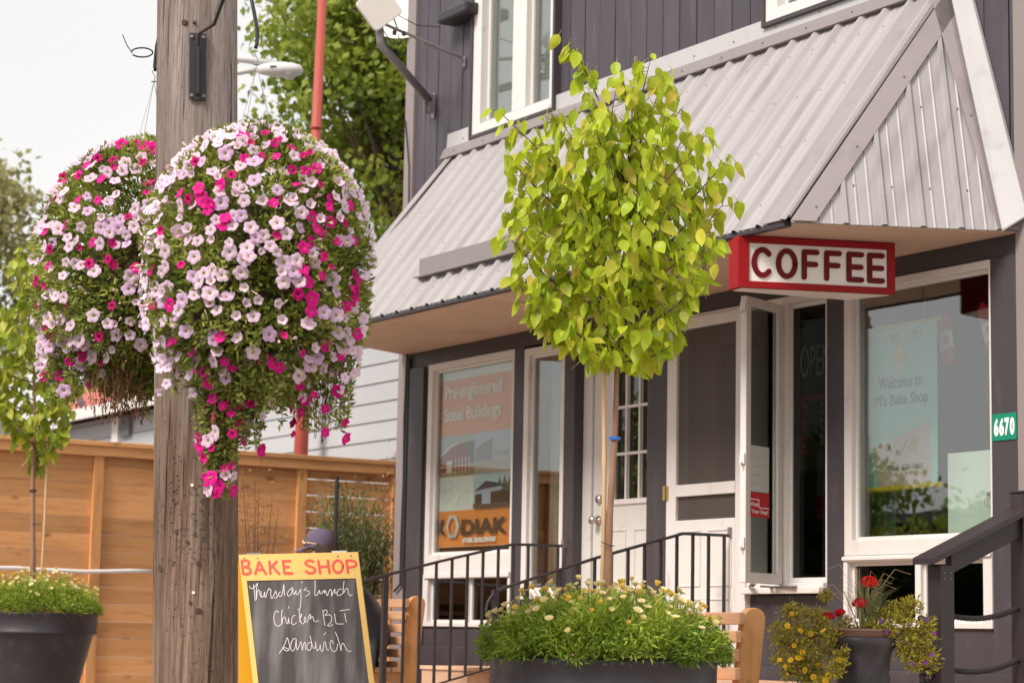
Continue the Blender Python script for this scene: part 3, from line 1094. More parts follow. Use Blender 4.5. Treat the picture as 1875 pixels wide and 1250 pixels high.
for s_ in (0.14, 0.35, 0.555, 0.76, 0.96, 1.12):
    for h_ in (0.22, 0.72):
        if h_ * 1.0 < hH * min(s_ / htx, (hL - s_) / (hL - htx)) - 0.12:
            dot(FR_ + hb * s_ + hp * h_ + hn * 0.010, hn)
o = m.build('roof_screw', M['screw'], awn)
o['kind'] = 'stuff'
# eye hook in the soffit, cable on the corner
m = MB()
m.tube([(4.85, -0.80, 3.085), (4.85, -0.80, 3.06)], 0.004, 6)
ring = [(4.85 + 0.012 * math.cos(t), -0.80, 3.048 + 0.012 * math.sin(t)) for t in np.linspace(0, 2 * PI, 13)]
m.tube(ring, 0.003, 6)
ring = [(4.85, -0.80 + 0.010 * math.cos(t), 3.026 + 0.012 * math.sin(t)) for t in np.linspace(0, 2 * PI, 13)]
m.tube(ring, 0.003, 6)
m.build('ceiling_hook', M['screw'], awn)
m = MB()
m.tube([(0.07, -0.03, 3.08), (0.062, -0.036, 2.6), (0.075, -0.036, 2.1), (0.06, -0.036, 1.6), (0.07, -0.04, 1.32), (-0.02, -0.04, 1.27)], 0.009, 6)
m.tube([(0.085, -0.02, 3.05), (0.085, -0.03, 1.3)], 0.013, 6)
m.tube([(-0.06, -0.03, 4.95), (0.02, -0.04, 4.65), (0.04, -0.04, 4.55), (0.05, -0.035, 4.0), (0.045, -0.035, 3.6)], 0.006, 6)
m.build('wall_cable', M['cable'], cafe)
# eave bracket of a lamp above, right at the top of the picture
MB().box(0.62, 1.05, -0.16, 0.0, 5.55, 5.64).build('wall_lamp_housing', M['black'], cafe, bevel=0.02)
# landing, steps and decks belong to the front

# ================================================================== STEPS, DECK, RAILS
steps = thing('entrance_steps', (3.2, -0.7, G), 'wooden entrance landing with steps between the two iron handrails', 'steps')
for i, (y0, y1, zt) in enumerate(((-0.56, -0.045, 0.70), (-0.95, -0.56, 0.56), (-1.34, -0.95, 0.42))):
    for q in range(3):
        a, b = y0 + (y1 - y0) * q / 3, y0 + (y1 - y0) * (q + 1) / 3
        MB().box(2.36, 4.06, a + .003, b - .003, zt - 0.035, zt).build('tread_plank', M['step'], steps, bevel=0.003)
    MB().box(2.38, 4.04, y0 + 0.02, y0 + 0.045, G if i == 2 else zt - 0.16, zt - 0.036).build('riser', M['step'], steps)
MB().box(2.38, 2.42, -1.30, -0.06, G, 0.38).build('stringer', M['step'], steps)
MB().box(4.00, 4.04, -1.30, -0.06, G, 0.38).build('stringer', M['step'], steps)
box = thing('wooden_step_box', (2.0, -0.4, G), 'low tan wooden step box by the apron wall left of the iron rail', 'step')
for q in range(4):
    MB().box(1.62, 2.26, -0.75 + .165 * q + .003, -0.75 + .165 * (q + 1), 0.715, 0.74).build('plank', M['step'], box, bevel=0.004)
MB().box(1.64, 2.24, -0.735, -0.71, G, 0.714).build('front_board', M['step'], box)
MB().box(2.215, 2.24, -0.709, -0.09, G, 0.714).build('side_board', M['step'], box)
MB().box(1.64, 1.665, -0.709, -0.09, G, 0.714).build('side_board', M['step'], box)
deck = thing('timber_deck', (5.4, -0.5, G), 'low timber deck along the wall behind the flower urn', 'deck')
for q in range(6):
    MB().box(4.30, 6.42, -0.93 + .145 * q, -0.93 + .145 * q + .14, 0.69, 0.722).build('plank', M['step'], deck, bevel=0.003)
MB().box(4.32, 6.40, -0.915, -0.885, G, 0.689).build('fascia_board', M['step'], deck)
MB().box(4.32, 4.35, -0.884, -0.05, G, 0.689).build('fascia_board', M['step'], deck)


def iron_rail(X, pts, bal, low, name_label, curl=False):
    """pts: (y, z) of the top bar from the wall outwards; balusters down to a sloping bottom bar"""
    t = thing('iron_handrail', (X, -0.7, G), name_label, 'handrail', 'black iron handrails of the entrance steps')
    P = [V((X, y, z)) for y, z in pts]
    if curl:
        y, z = pts[-1]
        P += [V((X, y - 0.05, z - 0.03)), V((X, y - 0.085, z - 0.075)), V((X, y - 0.095, z - 0.12)), V((X, y - 0.085, z - 0.17))]
    m = MB()
    m.tube(P, 0.0095, 8)
    m.build('top_bar', M['black'], t, smooth=False)

    def zt(y):
        for (ya, za), (yb, zb) in zip(pts[:-1], pts[1:]):
            if yb <= y <= ya:
                return za + (zb - za) * (y - ya) / (yb - ya)
        return pts[-1][1]

    def zl(y):
        for (ya, za), (yb, zb) in zip(low[:-1], low[1:]):
            if yb <= y <= ya:
                return za + (zb - za) * (y - ya) / (yb - ya)
        return low[-1][1]
    m = MB()
    for (a, b) in zip(low[:-1], low[1:]):
        m.bar((X, a[0], a[1]), (X, b[0], b[1]), 0.024, 0.010)
    m.build('bottom_bar', M['black'], t)
    for y, w, foot in bal:
        MB().box(X - w / 2, X + w / 2, y - w / 2, y + w / 2, G if foot else zl(y), zt(y) - 0.006).build('post' if foot else 'baluster', M['black'], t)
    m = MB()
    m.box(X - 0.012, X + 0.012, -0.047, -0.012, pts[0][1] - 0.012, pts[0][1] + 0.05)
    m.build('wall_bracket', M['galv'], t)
    return t


balA = [(-0.08 - 0.118 * i, 0.0155, False) for i in range(11)] + [(-1.40, 0.034, True)]
iron_rail(2.30, [(-0.02, 1.558), (-0.44, 1.552), (-1.0, 1.42), (-1.62, 1.262)], balA, [(-0.03, 0.735), (-0.60, 0.735), (-1.62, 0.47)],
          'black iron handrail in front of the orange building poster')
balB = [(-0.08 - 0.118 * i, 0.0155, False) for i in range(13)] + [(-1.70, 0.03, True)]
iron_rail(4.12, [(-0.05, 1.575), (-0.39, 1.572), (-1.0, 1.41), (-1.66, 1.21)], balB, [(-0.03, 0.735), (-0.60, 0.735), (-1.70, 0.46)],
          'black iron handrail with a curled end behind the daisy planter', curl=True)


# ================================================================== BENCHES
def bench(xr, y, L, z_top, label):
    """park bench along X, back slats towards the street side of shaped end posts; xr = right end"""
    t = thing('park_bench', (xr - L / 2, y, G), label, 'bench', 'cedar benches in front of the shop')
    for s in (0, 1, 2):
        xx = xr - (0.0 if s == 0 else (L / 2 if s == 1 else L)) + (0 if s == 0 else 0.04)
        poly = []
        zb = G
        # side profile in Y (towards the wall positive) and Z: leaning back post with rounded head
        prof = [(-0.02, zb), (0.11, zb), (0.075, zb + 0.30), (0.115, z_top - 0.22), (0.135, z_top - 0.055)]
        prof += [(0.07 + 0.065 * math.cos(a), z_top - 0.05 + 0.05 * math.sin(a)) for a in np.linspace(0.2, PI - 0.2, 9)]
        prof += [(0.005, z_top - 0.055), (-0.035, z_top - 0.35), (-0.03, zb + 0.30)]
        m = MB()
        m.prism(prof, (xx - 0.042, y, 0), (0, 1, 0), (0, 0, 1), (0.045, 0, 0))
        m.build('end_post', M['cedar'], t, bevel=0.006)
        m = MB()
        m.box(xx - 0.042, xx + 0.003, y - 0.46, y - 0.038, G + 0.33, G + 0.40)
        m.box(xx - 0.042, xx + 0.003, y - 0.46, y - 0.38, G, G + 0.329)
        m.build('seat_bracket', M['cedar'], t, bevel=0.005)
    for i in range(6):
        z0 = z_top - 0.025 - 0.087 * (i + 1) + 0.03
        yy = y - 0.006 - 0.0035 * 0 - (0.012 if i else 0.0) - 0.004 * i
        MB().box(xr - L - 0.02, xr + 0.028 - 0.006 * (i % 3), yy - 0.034 - 0.006, yy - 0.004, z0, z0 + 0.058).build('back_slat', M['cedarx'], t, bevel=0.005)
    for i in range(5):
        MB().box(xr - L - 0.02, xr + 0.02, y - 0.46 + 0.083 * i, y - 0.46 + 0.083 * i + 0.07, G + 0.401, G + 0.435).build('seat_slat', M['cedarx'], t, bevel=0.005)
    return t


bench(6.31, -1.66, 1.35, 1.105, 'cedar bench end and back slats beside the urn of red geraniums')
bench(1.13, -0.56, 1.75, 1.215, 'cedar bench with the person in a cap sitting on it')

# ================================================================== COFFEE SIGN
sign = thing('coffee_sign', (5.6, -0.7, 2.8), 'red framed COFFEE sign hanging under the awning corner', 'sign')
SA, SB_, SC_, SD_ = V((5.554, -1.114, 0)), V((5.881, -0.301, 0)), V((5.603, -0.371, 0)), V((5.452, -1.095, 0))
Z0, Z1 = 2.803, 3.082
m = MB()
c4 = [SA, SB_, SC_, SD_]
m.add([p + V((0, 0, Z0)) for p in c4] + [p + V((0, 0, Z1)) for p in c4], [(3, 2, 1, 0), (4, 5, 6, 7), (0, 1, 5, 4), (1, 2, 6, 5), (2, 3, 7, 6), (3, 0, 4, 7)])
m.build('sign_box', M['red'], sign, bevel=0.004)
m = MB()
cc = (SA + SB_ + SC_ + SD_) / 4
m.add([cc + (p - cc) * 0.94 + V((0, 0, Z0 - 0.001)) for p in c4] + [cc + (p - cc) * 0.94 + V((0, 0, Z0 - 0.004)) for p in c4], [(3, 2, 1, 0), (4, 5, 6, 7), (0, 1, 5, 4), (1, 2, 6, 5), (2, 3, 7, 6), (3, 0, 4, 7)])
m.build('sign_underside', M['signface'], sign)
sa = (SB_ - SA).normalized()
sn = V((sa.y, -sa.x, 0))
SL = (SB_ - SA).length
fw = 0.062
m = MB()
for x0, x1, z0, z1 in ((0, SL, Z0, Z0 + 0.036), (0, SL, Z1 - 0.036, Z1), (0, fw, Z0 + 0.036, Z1 - 0.036), (SL - fw * .7, SL, Z0 + 0.036, Z1 - 0.036)):
    m.obox(SA + sa * (x0 + x1) / 2 + sn * 0.007 + V((0, 0, (z0 + z1) / 2)), sa * (x1 - x0) / 2, sn * 0.007, V((0, 0, (z1 - z0) / 2)))
m.build('sign_frame', M['red'], sign, bevel=0.002)
m = MB()
m.obox(SA + sa * (fw + SL - fw * .7) / 2 + sn * 0.002 + V((0, 0, (Z0 + Z1) / 2)), sa * (SL - fw * 1.7 - 0.002) / 2, sn * 0.0012, V((0, 0, (Z1 - Z0) / 2 - 0.037)))
m.build('sign_face', M['signface'], sign)
o_ = SA + sa * fw + sn * 0.0035 + V((0, 0, Z0 + 0.036))
up = V((0, 0, 1))
W_ = SL - fw * 1.7
H_ = Z1 - Z0 - 0.072
def letter(strokes, x, w, name='letter', scale=1.0, wd=0.0285):
    m = MB()
    for k, pts in enumerate(strokes):
        q = [(x + px * w, H_ * (0.17 + 0.66 * py)) for px, py in pts]
        m.strip(q, wd, o_, sa, up, sn * (0.008 + 0.0006 * k), cap=True, closed=False)
    m.build(name, M['redletter'], sign)


cC = [(0.5 + 0.52 * math.cos(a), 0.5 + 0.5 * math.sin(a)) for a in np.linspace(0.75, 2 * PI - 0.75, 22)]
cO = [(0.5 + 0.5 * math.cos(a), 0.5 + 0.5 * math.sin(a)) for a in np.linspace(0.0, 2 * PI, 29)]
F1 = [[(0, 0), (0, 1)], [(0, 1), (0.95, 1)], [(0, 0.52), (0.85, 0.52)]]
E1 = [[(0, 0), (0, 1)], [(0, 1), (0.95, 1)], [(0, 0.5), (0.9, 0.5)], [(0, 0), (0.95, 0)]]
letter([cC], 0.030, 0.090)
letter([cO], 0.163, 0.092)
letter(F1, 0.306, 0.074)
letter(F1, 0.431, 0.074)
letter(E1, 0.556, 0.074)
letter(E1, 0.672, 0.074)

# ================================================================== HOUSE NUMBER
hn_ = thing('house_number_plate', (6.40, -0.02, 2.0), 'green plate reading 6670 on the right end pier', 'number plate')
MB().box(6.315, 6.488, -0.0185, -0.0135, 2.005, 2.145).build('plate', flat('green_reflective', (0.0, 0.22, 0.13)), hn_, bevel=0.001)
wn = flat('white_reflective', (0.85, 0.85, 0.83))
for i, ch in enumerate('6670'):
    wall_text('digit', ch, 6.329 + 0.038 * i, -0.020, 2.028, 0.12, wn, hn_, width=0.033, bold=0.006, height=0.093)

# ================================================================== POSTER: STEEL BUILDINGS
po = thing('building_poster', (1.0, 0.07, 1.55), 'orange and photo poster for pre-engineered steel buildings in the left window', 'poster')
PX0, PX1 = 0.452, 1.565
PY = 0.068
org = flat('poster_orange', (0.95, 0.30, 0.07))
pwhite = flat('poster_white', (0.88, 0.88, 0.87))
pwall = flat('poster_grey', (0.25, 0.24, 0.25))
sky1 = flat('poster_sky', (0.42, 0.50, 0.62))
sky2 = flat('poster_bright_sky', (0.50, 0.68, 0.72))
dk = flat('poster_dark', (0.03, 0.027, 0.03))
pt = mat('poster_photo_ground', (0.40, 0.29, 0.16), 0.6, var=0.4, vscale=25)
lav = flat('poster_lavender', (0.55, 0.57, 0.72))
barn = flat('poster_barn_red', (0.36, 0.06, 0.06))
trees = mat('poster_trees', (0.14, 0.17, 0.12), 0.7, var=0.6, vscale=18, stretch=(3, 1, .4))
cnt = [0]
def pp(name, poly, material, lift=None):
    """one flat printed area of the poster, each a hair above the last"""
    cnt[0] += 1
    yy = PY - 0.0006 * cnt[0]
    m = MB()
    m.prism(poly, (0, yy, 0), (1, 0, 0), (0, 0, 1), (0, 0.0005, 0))
    return m.build(name, material, po)


def R_(a, b, c, d):
    return [(a, c), (b, c), (b, d), (a, d)]


pp('sheet', R_(PX0, PX1, 1.59, 2.90), pwhite)
pp('printed_panel', R_(PX0, PX1, 2.42, 2.84), org)
pp('printed_panel', R_(PX0, PX1, 1.592, 1.86), org)
XM = (PX0 + PX1) / 2 + .02
# photo 1: red barn
pp('printed_photo', R_(PX0, XM, 2.115, 2.419), flat('poster_haze', (0.50, 0.55, 0.55)))
pp('printed_hill', [(PX0 + .02, 2.26), (0.6, 2.30), (0.7, 2.34), (0.85, 2.36), (XM, 2.37), (XM, 2.2), (PX0, 2.2)], trees)
pp('printed_ground', R_(PX0, XM, 2.115, 2.19), pt)
pp('printed_barn', [(0.52, 2.15), (0.52, 2.26), (0.68, 2.34), (0.80, 2.36), (0.90, 2.33), (0.95, 2.24), (0.95, 2.15)], barn)
pp('printed_roof', [(0.50, 2.25), (0.68, 2.335), (0.80, 2.36), (0.80, 2.372), (0.67, 2.352), (0.49, 2.262)], pwhite)
pp('printed_door', R_(0.62, 0.70, 2.145, 2.235), pwhite)
for i in range(5):
    pp('printed_rail', R_(0.745 + 0.05 * i, 0.755 + 0.05 * i, 2.14, 2.25), pwhite)
pp('printed_rail', R_(0.50, XM - .02, 2.185, 2.192), pwhite)
# photo 2: grey arch building
pp('printed_photo', R_(XM + .003, PX1, 2.14, 2.419), lav)
pp('printed_ground', R_(XM + .003, PX1, 2.115, 2.215), flat('poster_pinkish_ground', (0.52, 0.42, 0.38)))
pp('printed_shed', [(XM + .02, 2.21), (XM + .02, 2.29), (XM + .09, 2.33), (XM + .25, 2.37), (XM + .25, 2.21)], flat('poster_grey_blue', (0.28, 0.27, 0.33)))
pp('printed_shed_side', [(XM + .25, 2.21), (XM + .25, 2.37), (PX1 - .01, 2.30), (PX1 - .01, 2.21)], flat('poster_light_grey', (0.55, 0.53, 0.54)))
for i in range(5):
    pp('printed_window', R_(XM + .29 + .04 * i, XM + .31 + .04 * i, 2.235, 2.27), flat('poster_window', (0.3, 0.29, 0.33)) if i == 0 else bpy.data.materials['poster_window'])
# sketch
sk = flat('poster_pencil', (0.45, 0.45, 0.45))
m = MB()
yy = PY - 0.0006 * 2 - .0006
for k, ln in enumerate([[(0.52, 2.03), (0.66, 2.09), (0.82, 2.03)], [(0.52, 2.03), (0.50, 1.98), (0.62, 1.93), (0.66, 2.02), (0.66, 2.09)], [(0.62, 1.93), (0.72, 1.97), (0.82, 2.03)],
           [(0.56, 2.05), (0.58, 1.95)], [(0.60, 2.065), (0.62, 1.96)], [(0.70, 2.075), (0.71, 1.97)], [(0.75, 1.88), (0.85, 1.98), (0.95, 2.0)], [(0.80, 1.87), (0.81, 1.97)],
           [(0.86, 1.88), (0.87, 1.98)], [(0.92, 1.88), (0.93, 1.99)], [(0.54, 2.01), (0.74, 2.04)], [(0.53, 1.99), (0.72, 2.01)]]):
    m.strip(ln, 0.0025, (0, yy - 0.0002 * k, 0), (1, 0, 0), (0, 0, 1), (0, -0.0002, 0))
m.build('pencil_sketch', sk, po)
# photo 3: dark barn with pale door
pp('printed_photo', R_(XM + .003, PX1, 1.862, 2.113), sky2)
pp('printed_trees', [(XM + .28, 1.98), (XM + .30, 2.05), (XM + .34, 2.0), (XM + .36, 2.085), (XM + .40, 2.02), (XM + .43, 2.09), (XM + .47, 2.03), (PX1 - .02, 2.09), (PX1, 2.02), (PX1, 1.93), (XM + .28, 1.93)], trees)
pp('printed_ground', R_(XM + .003, PX1, 1.862, 1.90), flat('poster_brown_ground', (0.11, 0.08, 0.06)))
pp('printed_barn', [(XM + .03, 1.895), (XM + .03, 1.985), (XM + .41, 1.99), (PX1, 1.97), (PX1, 1.895)], dk)
pp('printed_roof', [(XM + .02, 1.985), (XM + .18, 2.06), (XM + .40, 2.03), (PX1, 1.985), (PX1, 1.975), (XM + .41, 2.01), (XM + .03, 1.995)], flat('poster_blue_black', (0.06, 0.07, 0.11)))
pp('printed_band', [(XM + .03, 1.965), (XM + .03, 1.99), (XM + .40, 2.015), (XM + .40, 1.985)], sky1)
pp('printed_door', R_(XM + .13, XM + .25, 1.893, 2.0), flat('poster_pale_blue', (0.45, 0.52, 0.66)))
YT = PY - 0.0006 * cnt[0] - 0.001
ivory = flat('poster_ivory_lettering', (0.90, 0.86, 0.70))
wall_text('lettering', 'Pre-engineered', 0.60, YT, 2.665, 0.12, ivory, po, width=0.80, bold=0.002, height=0.135)
wall_text('lettering', 'Steel Buildings', 0.60, YT, 2.495, 0.12, ivory, po, width=0.80, bold=0.002, height=0.135)
wall_text('lettering', 'K', 0.515, YT, 1.685, 0.14, dk, po, width=0.135, bold=0.005, height=0.115)
wall_text('lettering', 'DIAK', 0.872, YT, 1.675, 0.14, dk, po, width=0.64, bold=0.005, height=0.115)
wall_text('lettering', 'STEEL BUILDINGS', 0.90, YT, 1.618, 0.05, pwhite, po, width=0.46, bold=0.003, height=0.036)
nut = [(0.745 + 0.115 * math.cos(a) * 0.92, 1.745 + 0.092 * math.sin(a)) for a in [PI / 2 + PI / 3 * i + 0.0 for i in range(6)]]
m = MB()
hexo = [(0.75 + 0.098 * math.cos(PI / 6 + PI / 3 * i), 1.742 + 0.090 * math.sin(PI / 6 + PI / 3 * i)) for i in range(6)]
oc = []
ic = []
for k in range(24):
    t = 2 * PI * k / 24
    r = math.cos(PI / 6) / math.cos(((t) % (PI / 3)) - PI / 6)
    oc.append((0.75 + 0.100 * r * math.cos(t), YT, 1.742 + 0.096 * r * math.sin(t)))
    ic.append((0.75 + 0.055 * math.cos(t), YT - 0.003, 1.742 + 0.062 * math.sin(t)))
m.add(oc + ic, [(k, (k + 1) % 24, 24 + (k + 1) % 24, 24 + k) for k in range(24)])
m.build('nut_emblem', M['chrome'], po)
MB().box(0.44, 1.57, PY + 0.004, PY + 0.008, 2.845, 2.91).build('backing_strip', pwhite, po)



po.location.x -= 0.07
# curtain strips inside the narrow window, and the shop's teal curtains
def curtain(x0, x1, y, z0, z1, material, label, n=14, amp=0.02, name='curtain', cat='curtain', group=None):
    m = MB()
    N = n * 6
    vs = []
    for i in range(N + 1):
        t = i / N
        yy_ = y + amp * math.sin(t * n * PI * 2) * (0.7 + 0.3 * math.sin(t * 7))
        vs += [(x0 + (x1 - x0) * t, yy_, z0), (x0 + (x1 - x0) * t, yy_ * 0.6 + y * 0.4, z1), (x0 + (x1 - x0) * t, yy_ + 0.003, z0), (x0 + (x1 - x0) * t, yy_ * 0.6 + y * 0.4 + 0.003, z1)]
    fs = []
    for i in range(N):
        a, b = 4 * i, 4 * i + 4
        fs += [(a, b, b + 1, a + 1), (a + 2, a + 3, b + 3, b + 2), (a, a + 2, b + 2, b), (a + 1, b + 1, b + 3, a + 3)]
    m.add(vs, fs)
    o = m.build(name, material, None, smooth=True)
    return tag(o, label, cat, group)


curtain(1.76, 1.87, 0.20, 1.25, 2.95, flat('sheer_white', (0.55, 0.55, 0.50), 0.9), 'pale curtain edge hanging inside the narrow window', 3)
curtain(2.0, 2.24, 0.24, 1.9, 2.95, flat('blind_cream', (0.52, 0.47, 0.44), 0.9), 'short cream blind inside the narrow window', 2, 0.004, 'window_blind', 'blind')
teal = mat('teal_curtain_cloth', (0.26, 0.52, 0.52), 0.9, var=0.1)
curtain(4.93, 5.06, 0.22, 1.4, 2.90, teal, 'teal curtain gathered at the left of the big window', 3, 0.03)
curtain(5.12, 5.22, 0.30, 1.4, 2.90, mat('dark_teal_curtain_cloth', (0.10, 0.24, 0.25), 0.9), 'darker teal curtain behind the hanging banner', 3, 0.02)

# ================================================================== WELCOME BANNER
BY = 0.14
ban = thing('welcome_banner', (5.45, BY, 1.8), 'teal banner welcoming customers to the bake shop behind the big window', 'banner')
btl, btr, bz0, bz1 = 5.145, 5.735, 1.815, 2.72
MB().box(btl, btr, BY, BY + 0.004, bz0, bz1).build('cloth', flat('pale_teal_print', (0.42, 0.78, 0.78)), ban)
yel = flat('yellow_dowel', (0.80, 0.54, 0.03))
m = MB()
m.tube([(btl - 0.05, BY, bz1 + 0.008), (btr + 0.04, BY, bz1 + 0.012)], 0.012, 10)
m.build('dowel', flat('straw_dowel', (0.66, 0.50, 0.20)), ban)
m = MB()
m.tube([(btl - 0.06, BY, bz0 - 0.008), (btr + 0.04, BY, bz0)], 0.015, 10)
m.build('dowel', yel, ban)
m = MB()
m.tube([(5.63, BY, bz1), (5.66, BY, 3.10)], 0.0015, 5)
m.build('string', M['chalk'], ban)
pink = flat('banner_pink_panel', (0.72, 0.55, 0.52))
m = MB()
m.prism([(5.21, 2.05), (5.67, 2.17), (5.69, 1.82), (5.26, 1.82)], (0, BY - 0.0012, 0), (1, 0, 0), (0, 0, 1), (0, 0.0008, 0))
m.build('printed_panel', pink, ban)
inkd = flat('banner_ink', (0.05, 0.09, 0.11))
wall_text('lettering', 'Welcome to', 5.26, BY - 0.003, 2.375, 0.09, inkd, ban, width=0.36, height=0.07)
wall_text('lettering', "M's Bake Shop", 5.235, BY - 0.003, 2.26, 0.09, inkd, ban, width=0.43, height=0.085)
wall_text('lettering', '(705) 878-6035', 5.335, BY - 0.003, 1.90, 0.05, inkd, ban, width=0.285, bold=0.001, height=0.042)
def disc(cx, cz, r, y, material, name, parent, n=20, sx=1.0, part=1.0):
    m = MB()
    m.prism([(cx + r * sx * math.cos(2 * PI * k / n), cz + r * math.sin(2 * PI * k / n)) for k in range(n)], (0, y, 0), (1, 0, 0), (0, 0, 1), (0, 0.0005, 0))
    return m.build(name, material, parent)


disc(5.335, 2.045, 0.042, BY - 0.0022, flat('cup_white', (0.8, 0.8, 0.78)), 'cup', ban)
disc(5.335, 2.045, 0.026, BY - 0.0032, flat('cup_coffee', (0.25, 0.13, 0.06)), 'coffee', ban)
m = MB()
m.prism([(5.50, 2.02), (5.55, 2.11), (5.575, 2.07), (5.565, 2.0)], (0, BY - 0.003, 0), (1, 0, 0), (0, 0, 1), (0, 0.0005, 0))
m.build('cake_slice', flat('cake_yellow', (0.55, 0.45, 0.10)), ban)
m = MB()
m.strip([(5.43, 1.99), (5.50, 2.08)], 0.008, (0, BY - 0.0032, 0), (1, 0, 0), (0, 0, 1), (0, -0.0004, 0))
m.build('fork', M['galv'], ban)
cream = flat('cupcake_cream', (0.74, 0.60, 0.42))
for cx, cz, r in ((5.44, 2.575, 0.034), (5.405, 2.545, 0.03), (5.475, 2.545, 0.03), (5.44, 2.61, 0.024)):
    cnt[0] += 1
    disc(cx, cz, r, BY - 0.0022 - 0.0005 * (cnt[0] % 7), cream, 'icing', ban)
m = MB()
m.prism([(5.40, 2.515), (5.48, 2.515), (5.465, 2.455), (5.415, 2.455)], (0, BY - 0.0022, 0), (1, 0, 0), (0, 0, 1), (0, 0.0005, 0))
m.build('cupcake_case', flat('case_white', (0.72, 0.72, 0.68)), ban)
# bunting triangles strung along the top of the banner
bt = thing('bunting', (5.45, 0.12, 2.65), 'string of small red and white triangle pennants over the banner', 'bunting')
pr_, pw_ = flat('pennant_red', (0.62, 0.12, 0.14)), flat('pennant_white', (0.75, 0.75, 0.73))
for i in range(6):
    xx = 5.20 + 0.09 * i
    m = MB()
    zt_ = 2.69 - 0.01 * math.sin(PI * i / 5)
    m.prism([(xx, zt_), (xx + 0.036, zt_), (xx + 0.018, zt_ - 0.065)], (0, 0.118, 0), (1, 0, 0), (0, 0, 1), (0, 0.001, 0))
    m.build('pennant', pw_ if i % 2 else pr_, bt)
m = MB()
m.tube([(5.18, 0.117, 2.692), (5.45, 0.117, 2.682), (5.72, 0.117, 2.692)], 0.0012, 5)
m.build('string', M['chalk'], bt)
# paper flags
def flag(x, z, rot, label):
    t = thing('paper_flag', (x, 0.2, z), label, 'flag', 'red and white paper flags in the big window')
    c, s_ = math.cos(rot), math.sin(rot)
    def q(a, b):
        return (x + a * c - b * s_, z + a * s_ + b * c)
    m = MB()
    m.prism([q(-0.045, 0.14), q(0.0, 0.17), q(0.045, 0.12), q(0.05, 0.045), q(-0.055, 0.05)], (0, 0.2, 0), (1, 0, 0), (0, 0, 1), (0, 0.002, 0))
    m.prism([q(-0.055, -0.06), q(0.052, -0.05), q(0.03, -0.14), q(-0.04, -0.13)], (0, 0.2, 0), (1, 0, 0), (0, 0, 1), (0, 0.002, 0))
    m.build('red_band', flat('flag_red', (0.60, 0.03, 0.05)) if 'flag_red' not in bpy.data.materials else bpy.data.materials['flag_red'], t)
    m = MB()
    m.prism([q(-0.055, 0.049), q(0.05, 0.044), q(0.052, -0.049), q(-0.055, -0.059)], (0, 0.2, 0), (1, 0, 0), (0, 0, 1), (0, 0.002, 0))
    m.build('white_band', flat('flag_white', (0.8, 0.78, 0.76)) if 'flag_white' not in bpy.data.materials else bpy.data.materials['flag_white'], t)
    lf = [(0, 0.035), (0.008, 0.018), (0.022, 0.024), (0.018, 0.008), (0.032, 0.004), (0.016, -0.012), (0.02, -0.024), (0.004, -0.02), (0.0, -0.038),
          (-0.004, -0.02), (-0.02, -0.024), (-0.016, -0.012), (-0.032, 0.004), (-0.018, 0.008), (-0.022, 0.024), (-0.008, 0.018)]
    m = MB()
    m.prism([q(a, b) for a, b in lf], (0, 0.1985, 0), (1, 0, 0), (0, 0, 1), (0, 0.001, 0))
    m.build('maple_leaf', bpy.data.materials['flag_red'], t)


flag(5.745, 2.62, 0.12, 'red and white leaf flag hanging behind the big window pane')
flag(6.08, 2.64, 0.35, 'tilted leaf flag cut off by the right frame of the big window')
# white notice sheet with a drawn cup
sh = thing('notice_sheet', (6.06, 0.09, 1.55), 'pale sheet with a small cup drawing low in the big window', 'poster')
MB().box(5.885, 6.26, 0.072, 0.074, 1.535, 1.972).build('sheet', flat('pale_mint_sheet', (0.80, 0.86, 0.80)), sh)
grn = flat('cup_drawing_grey', (0.34, 0.34, 0.33))
m = MB()
for k, (r, sx) in enumerate(((0.030, 1.3), (0.018, 1.2))):
    pts = [(6.20 + r * sx * math.cos(a), 1.70 + r * math.sin(a)) for a in np.linspace(0, 2 * PI, 25)]
    m.strip(pts, 0.004, (0, 0.0715 - 0.0004 * k, 0), (1, 0, 0), (0, 0, 1), (0, -0.0004, 0))
m.build('saucer_drawing', grn, sh)
disc(6.20, 1.738, 0.013, 0.0705, flat('cup_drawing_dark', (0.08, 0.09, 0.08)), 'cup_drawing', sh, sx=1.9)
# business hours card in the fixed light, OPEN lettering
hs = thing('opening_hours_sign', (4.8, 0.12, 1.9), 'dark sign with OPEN and red opening hours in the fixed light', 'sign')
MB().box(4.50, 4.95, 0.115, 0.118, 1.95, 2.80).build('backing', flat('hours_backing', (0.03, 0.022, 0.018)), hs)
og = flat('faint_grey_lettering', (0.62, 0.56, 0.50))
rl = flat('red_lettering', (0.9, 0.04, 0.03))
wall_text('lettering', 'OPEN', 4.60, 0.113, 2.50, 0.12, og, hs, width=0.27, height=0.19)
wall_text('lettering', 'BUSINESS HOURS', 4.61, 0.113, 2.36, 0.03, rl, hs, width=0.21, height=0.03, bold=0.001)
for i, dname in enumerate(('MON', 'TUE', 'WED', 'THU', 'FRI', 'SAT', 'SUN')):
    wall_text('lettering', dname, 4.615, 0.113, 2.315 - 0.0455 * i, 0.03, rl, hs, width=0.05, height=0.025, bold=0.001)
    wall_text('lettering', '7 - 5', 4.78, 0.113, 2.315 - 0.0455 * i, 0.03, og, hs, width=0.06, height=0.022)
# stickers on the open sash
st = thing('watch_step_sticker', tuple(h0 + dv * 0.18 + V((0, 0, 1.75))), 'red sticker reading Watch Your Step on the open sash', 'sticker')
def sash_rect(s0, s1, z0, z1, off, material, name, parent):
    m = MB()
    c = h0 + dv * (s0 + s1) / 2 + nv * off + V((0, 0, (z0 + z1) / 2))
    m.obox(c, dv * (s1 - s0) / 2, nv * 0.0006, V((0, 0, (z1 - z0) / 2)))
    return m.build(name, material, parent)


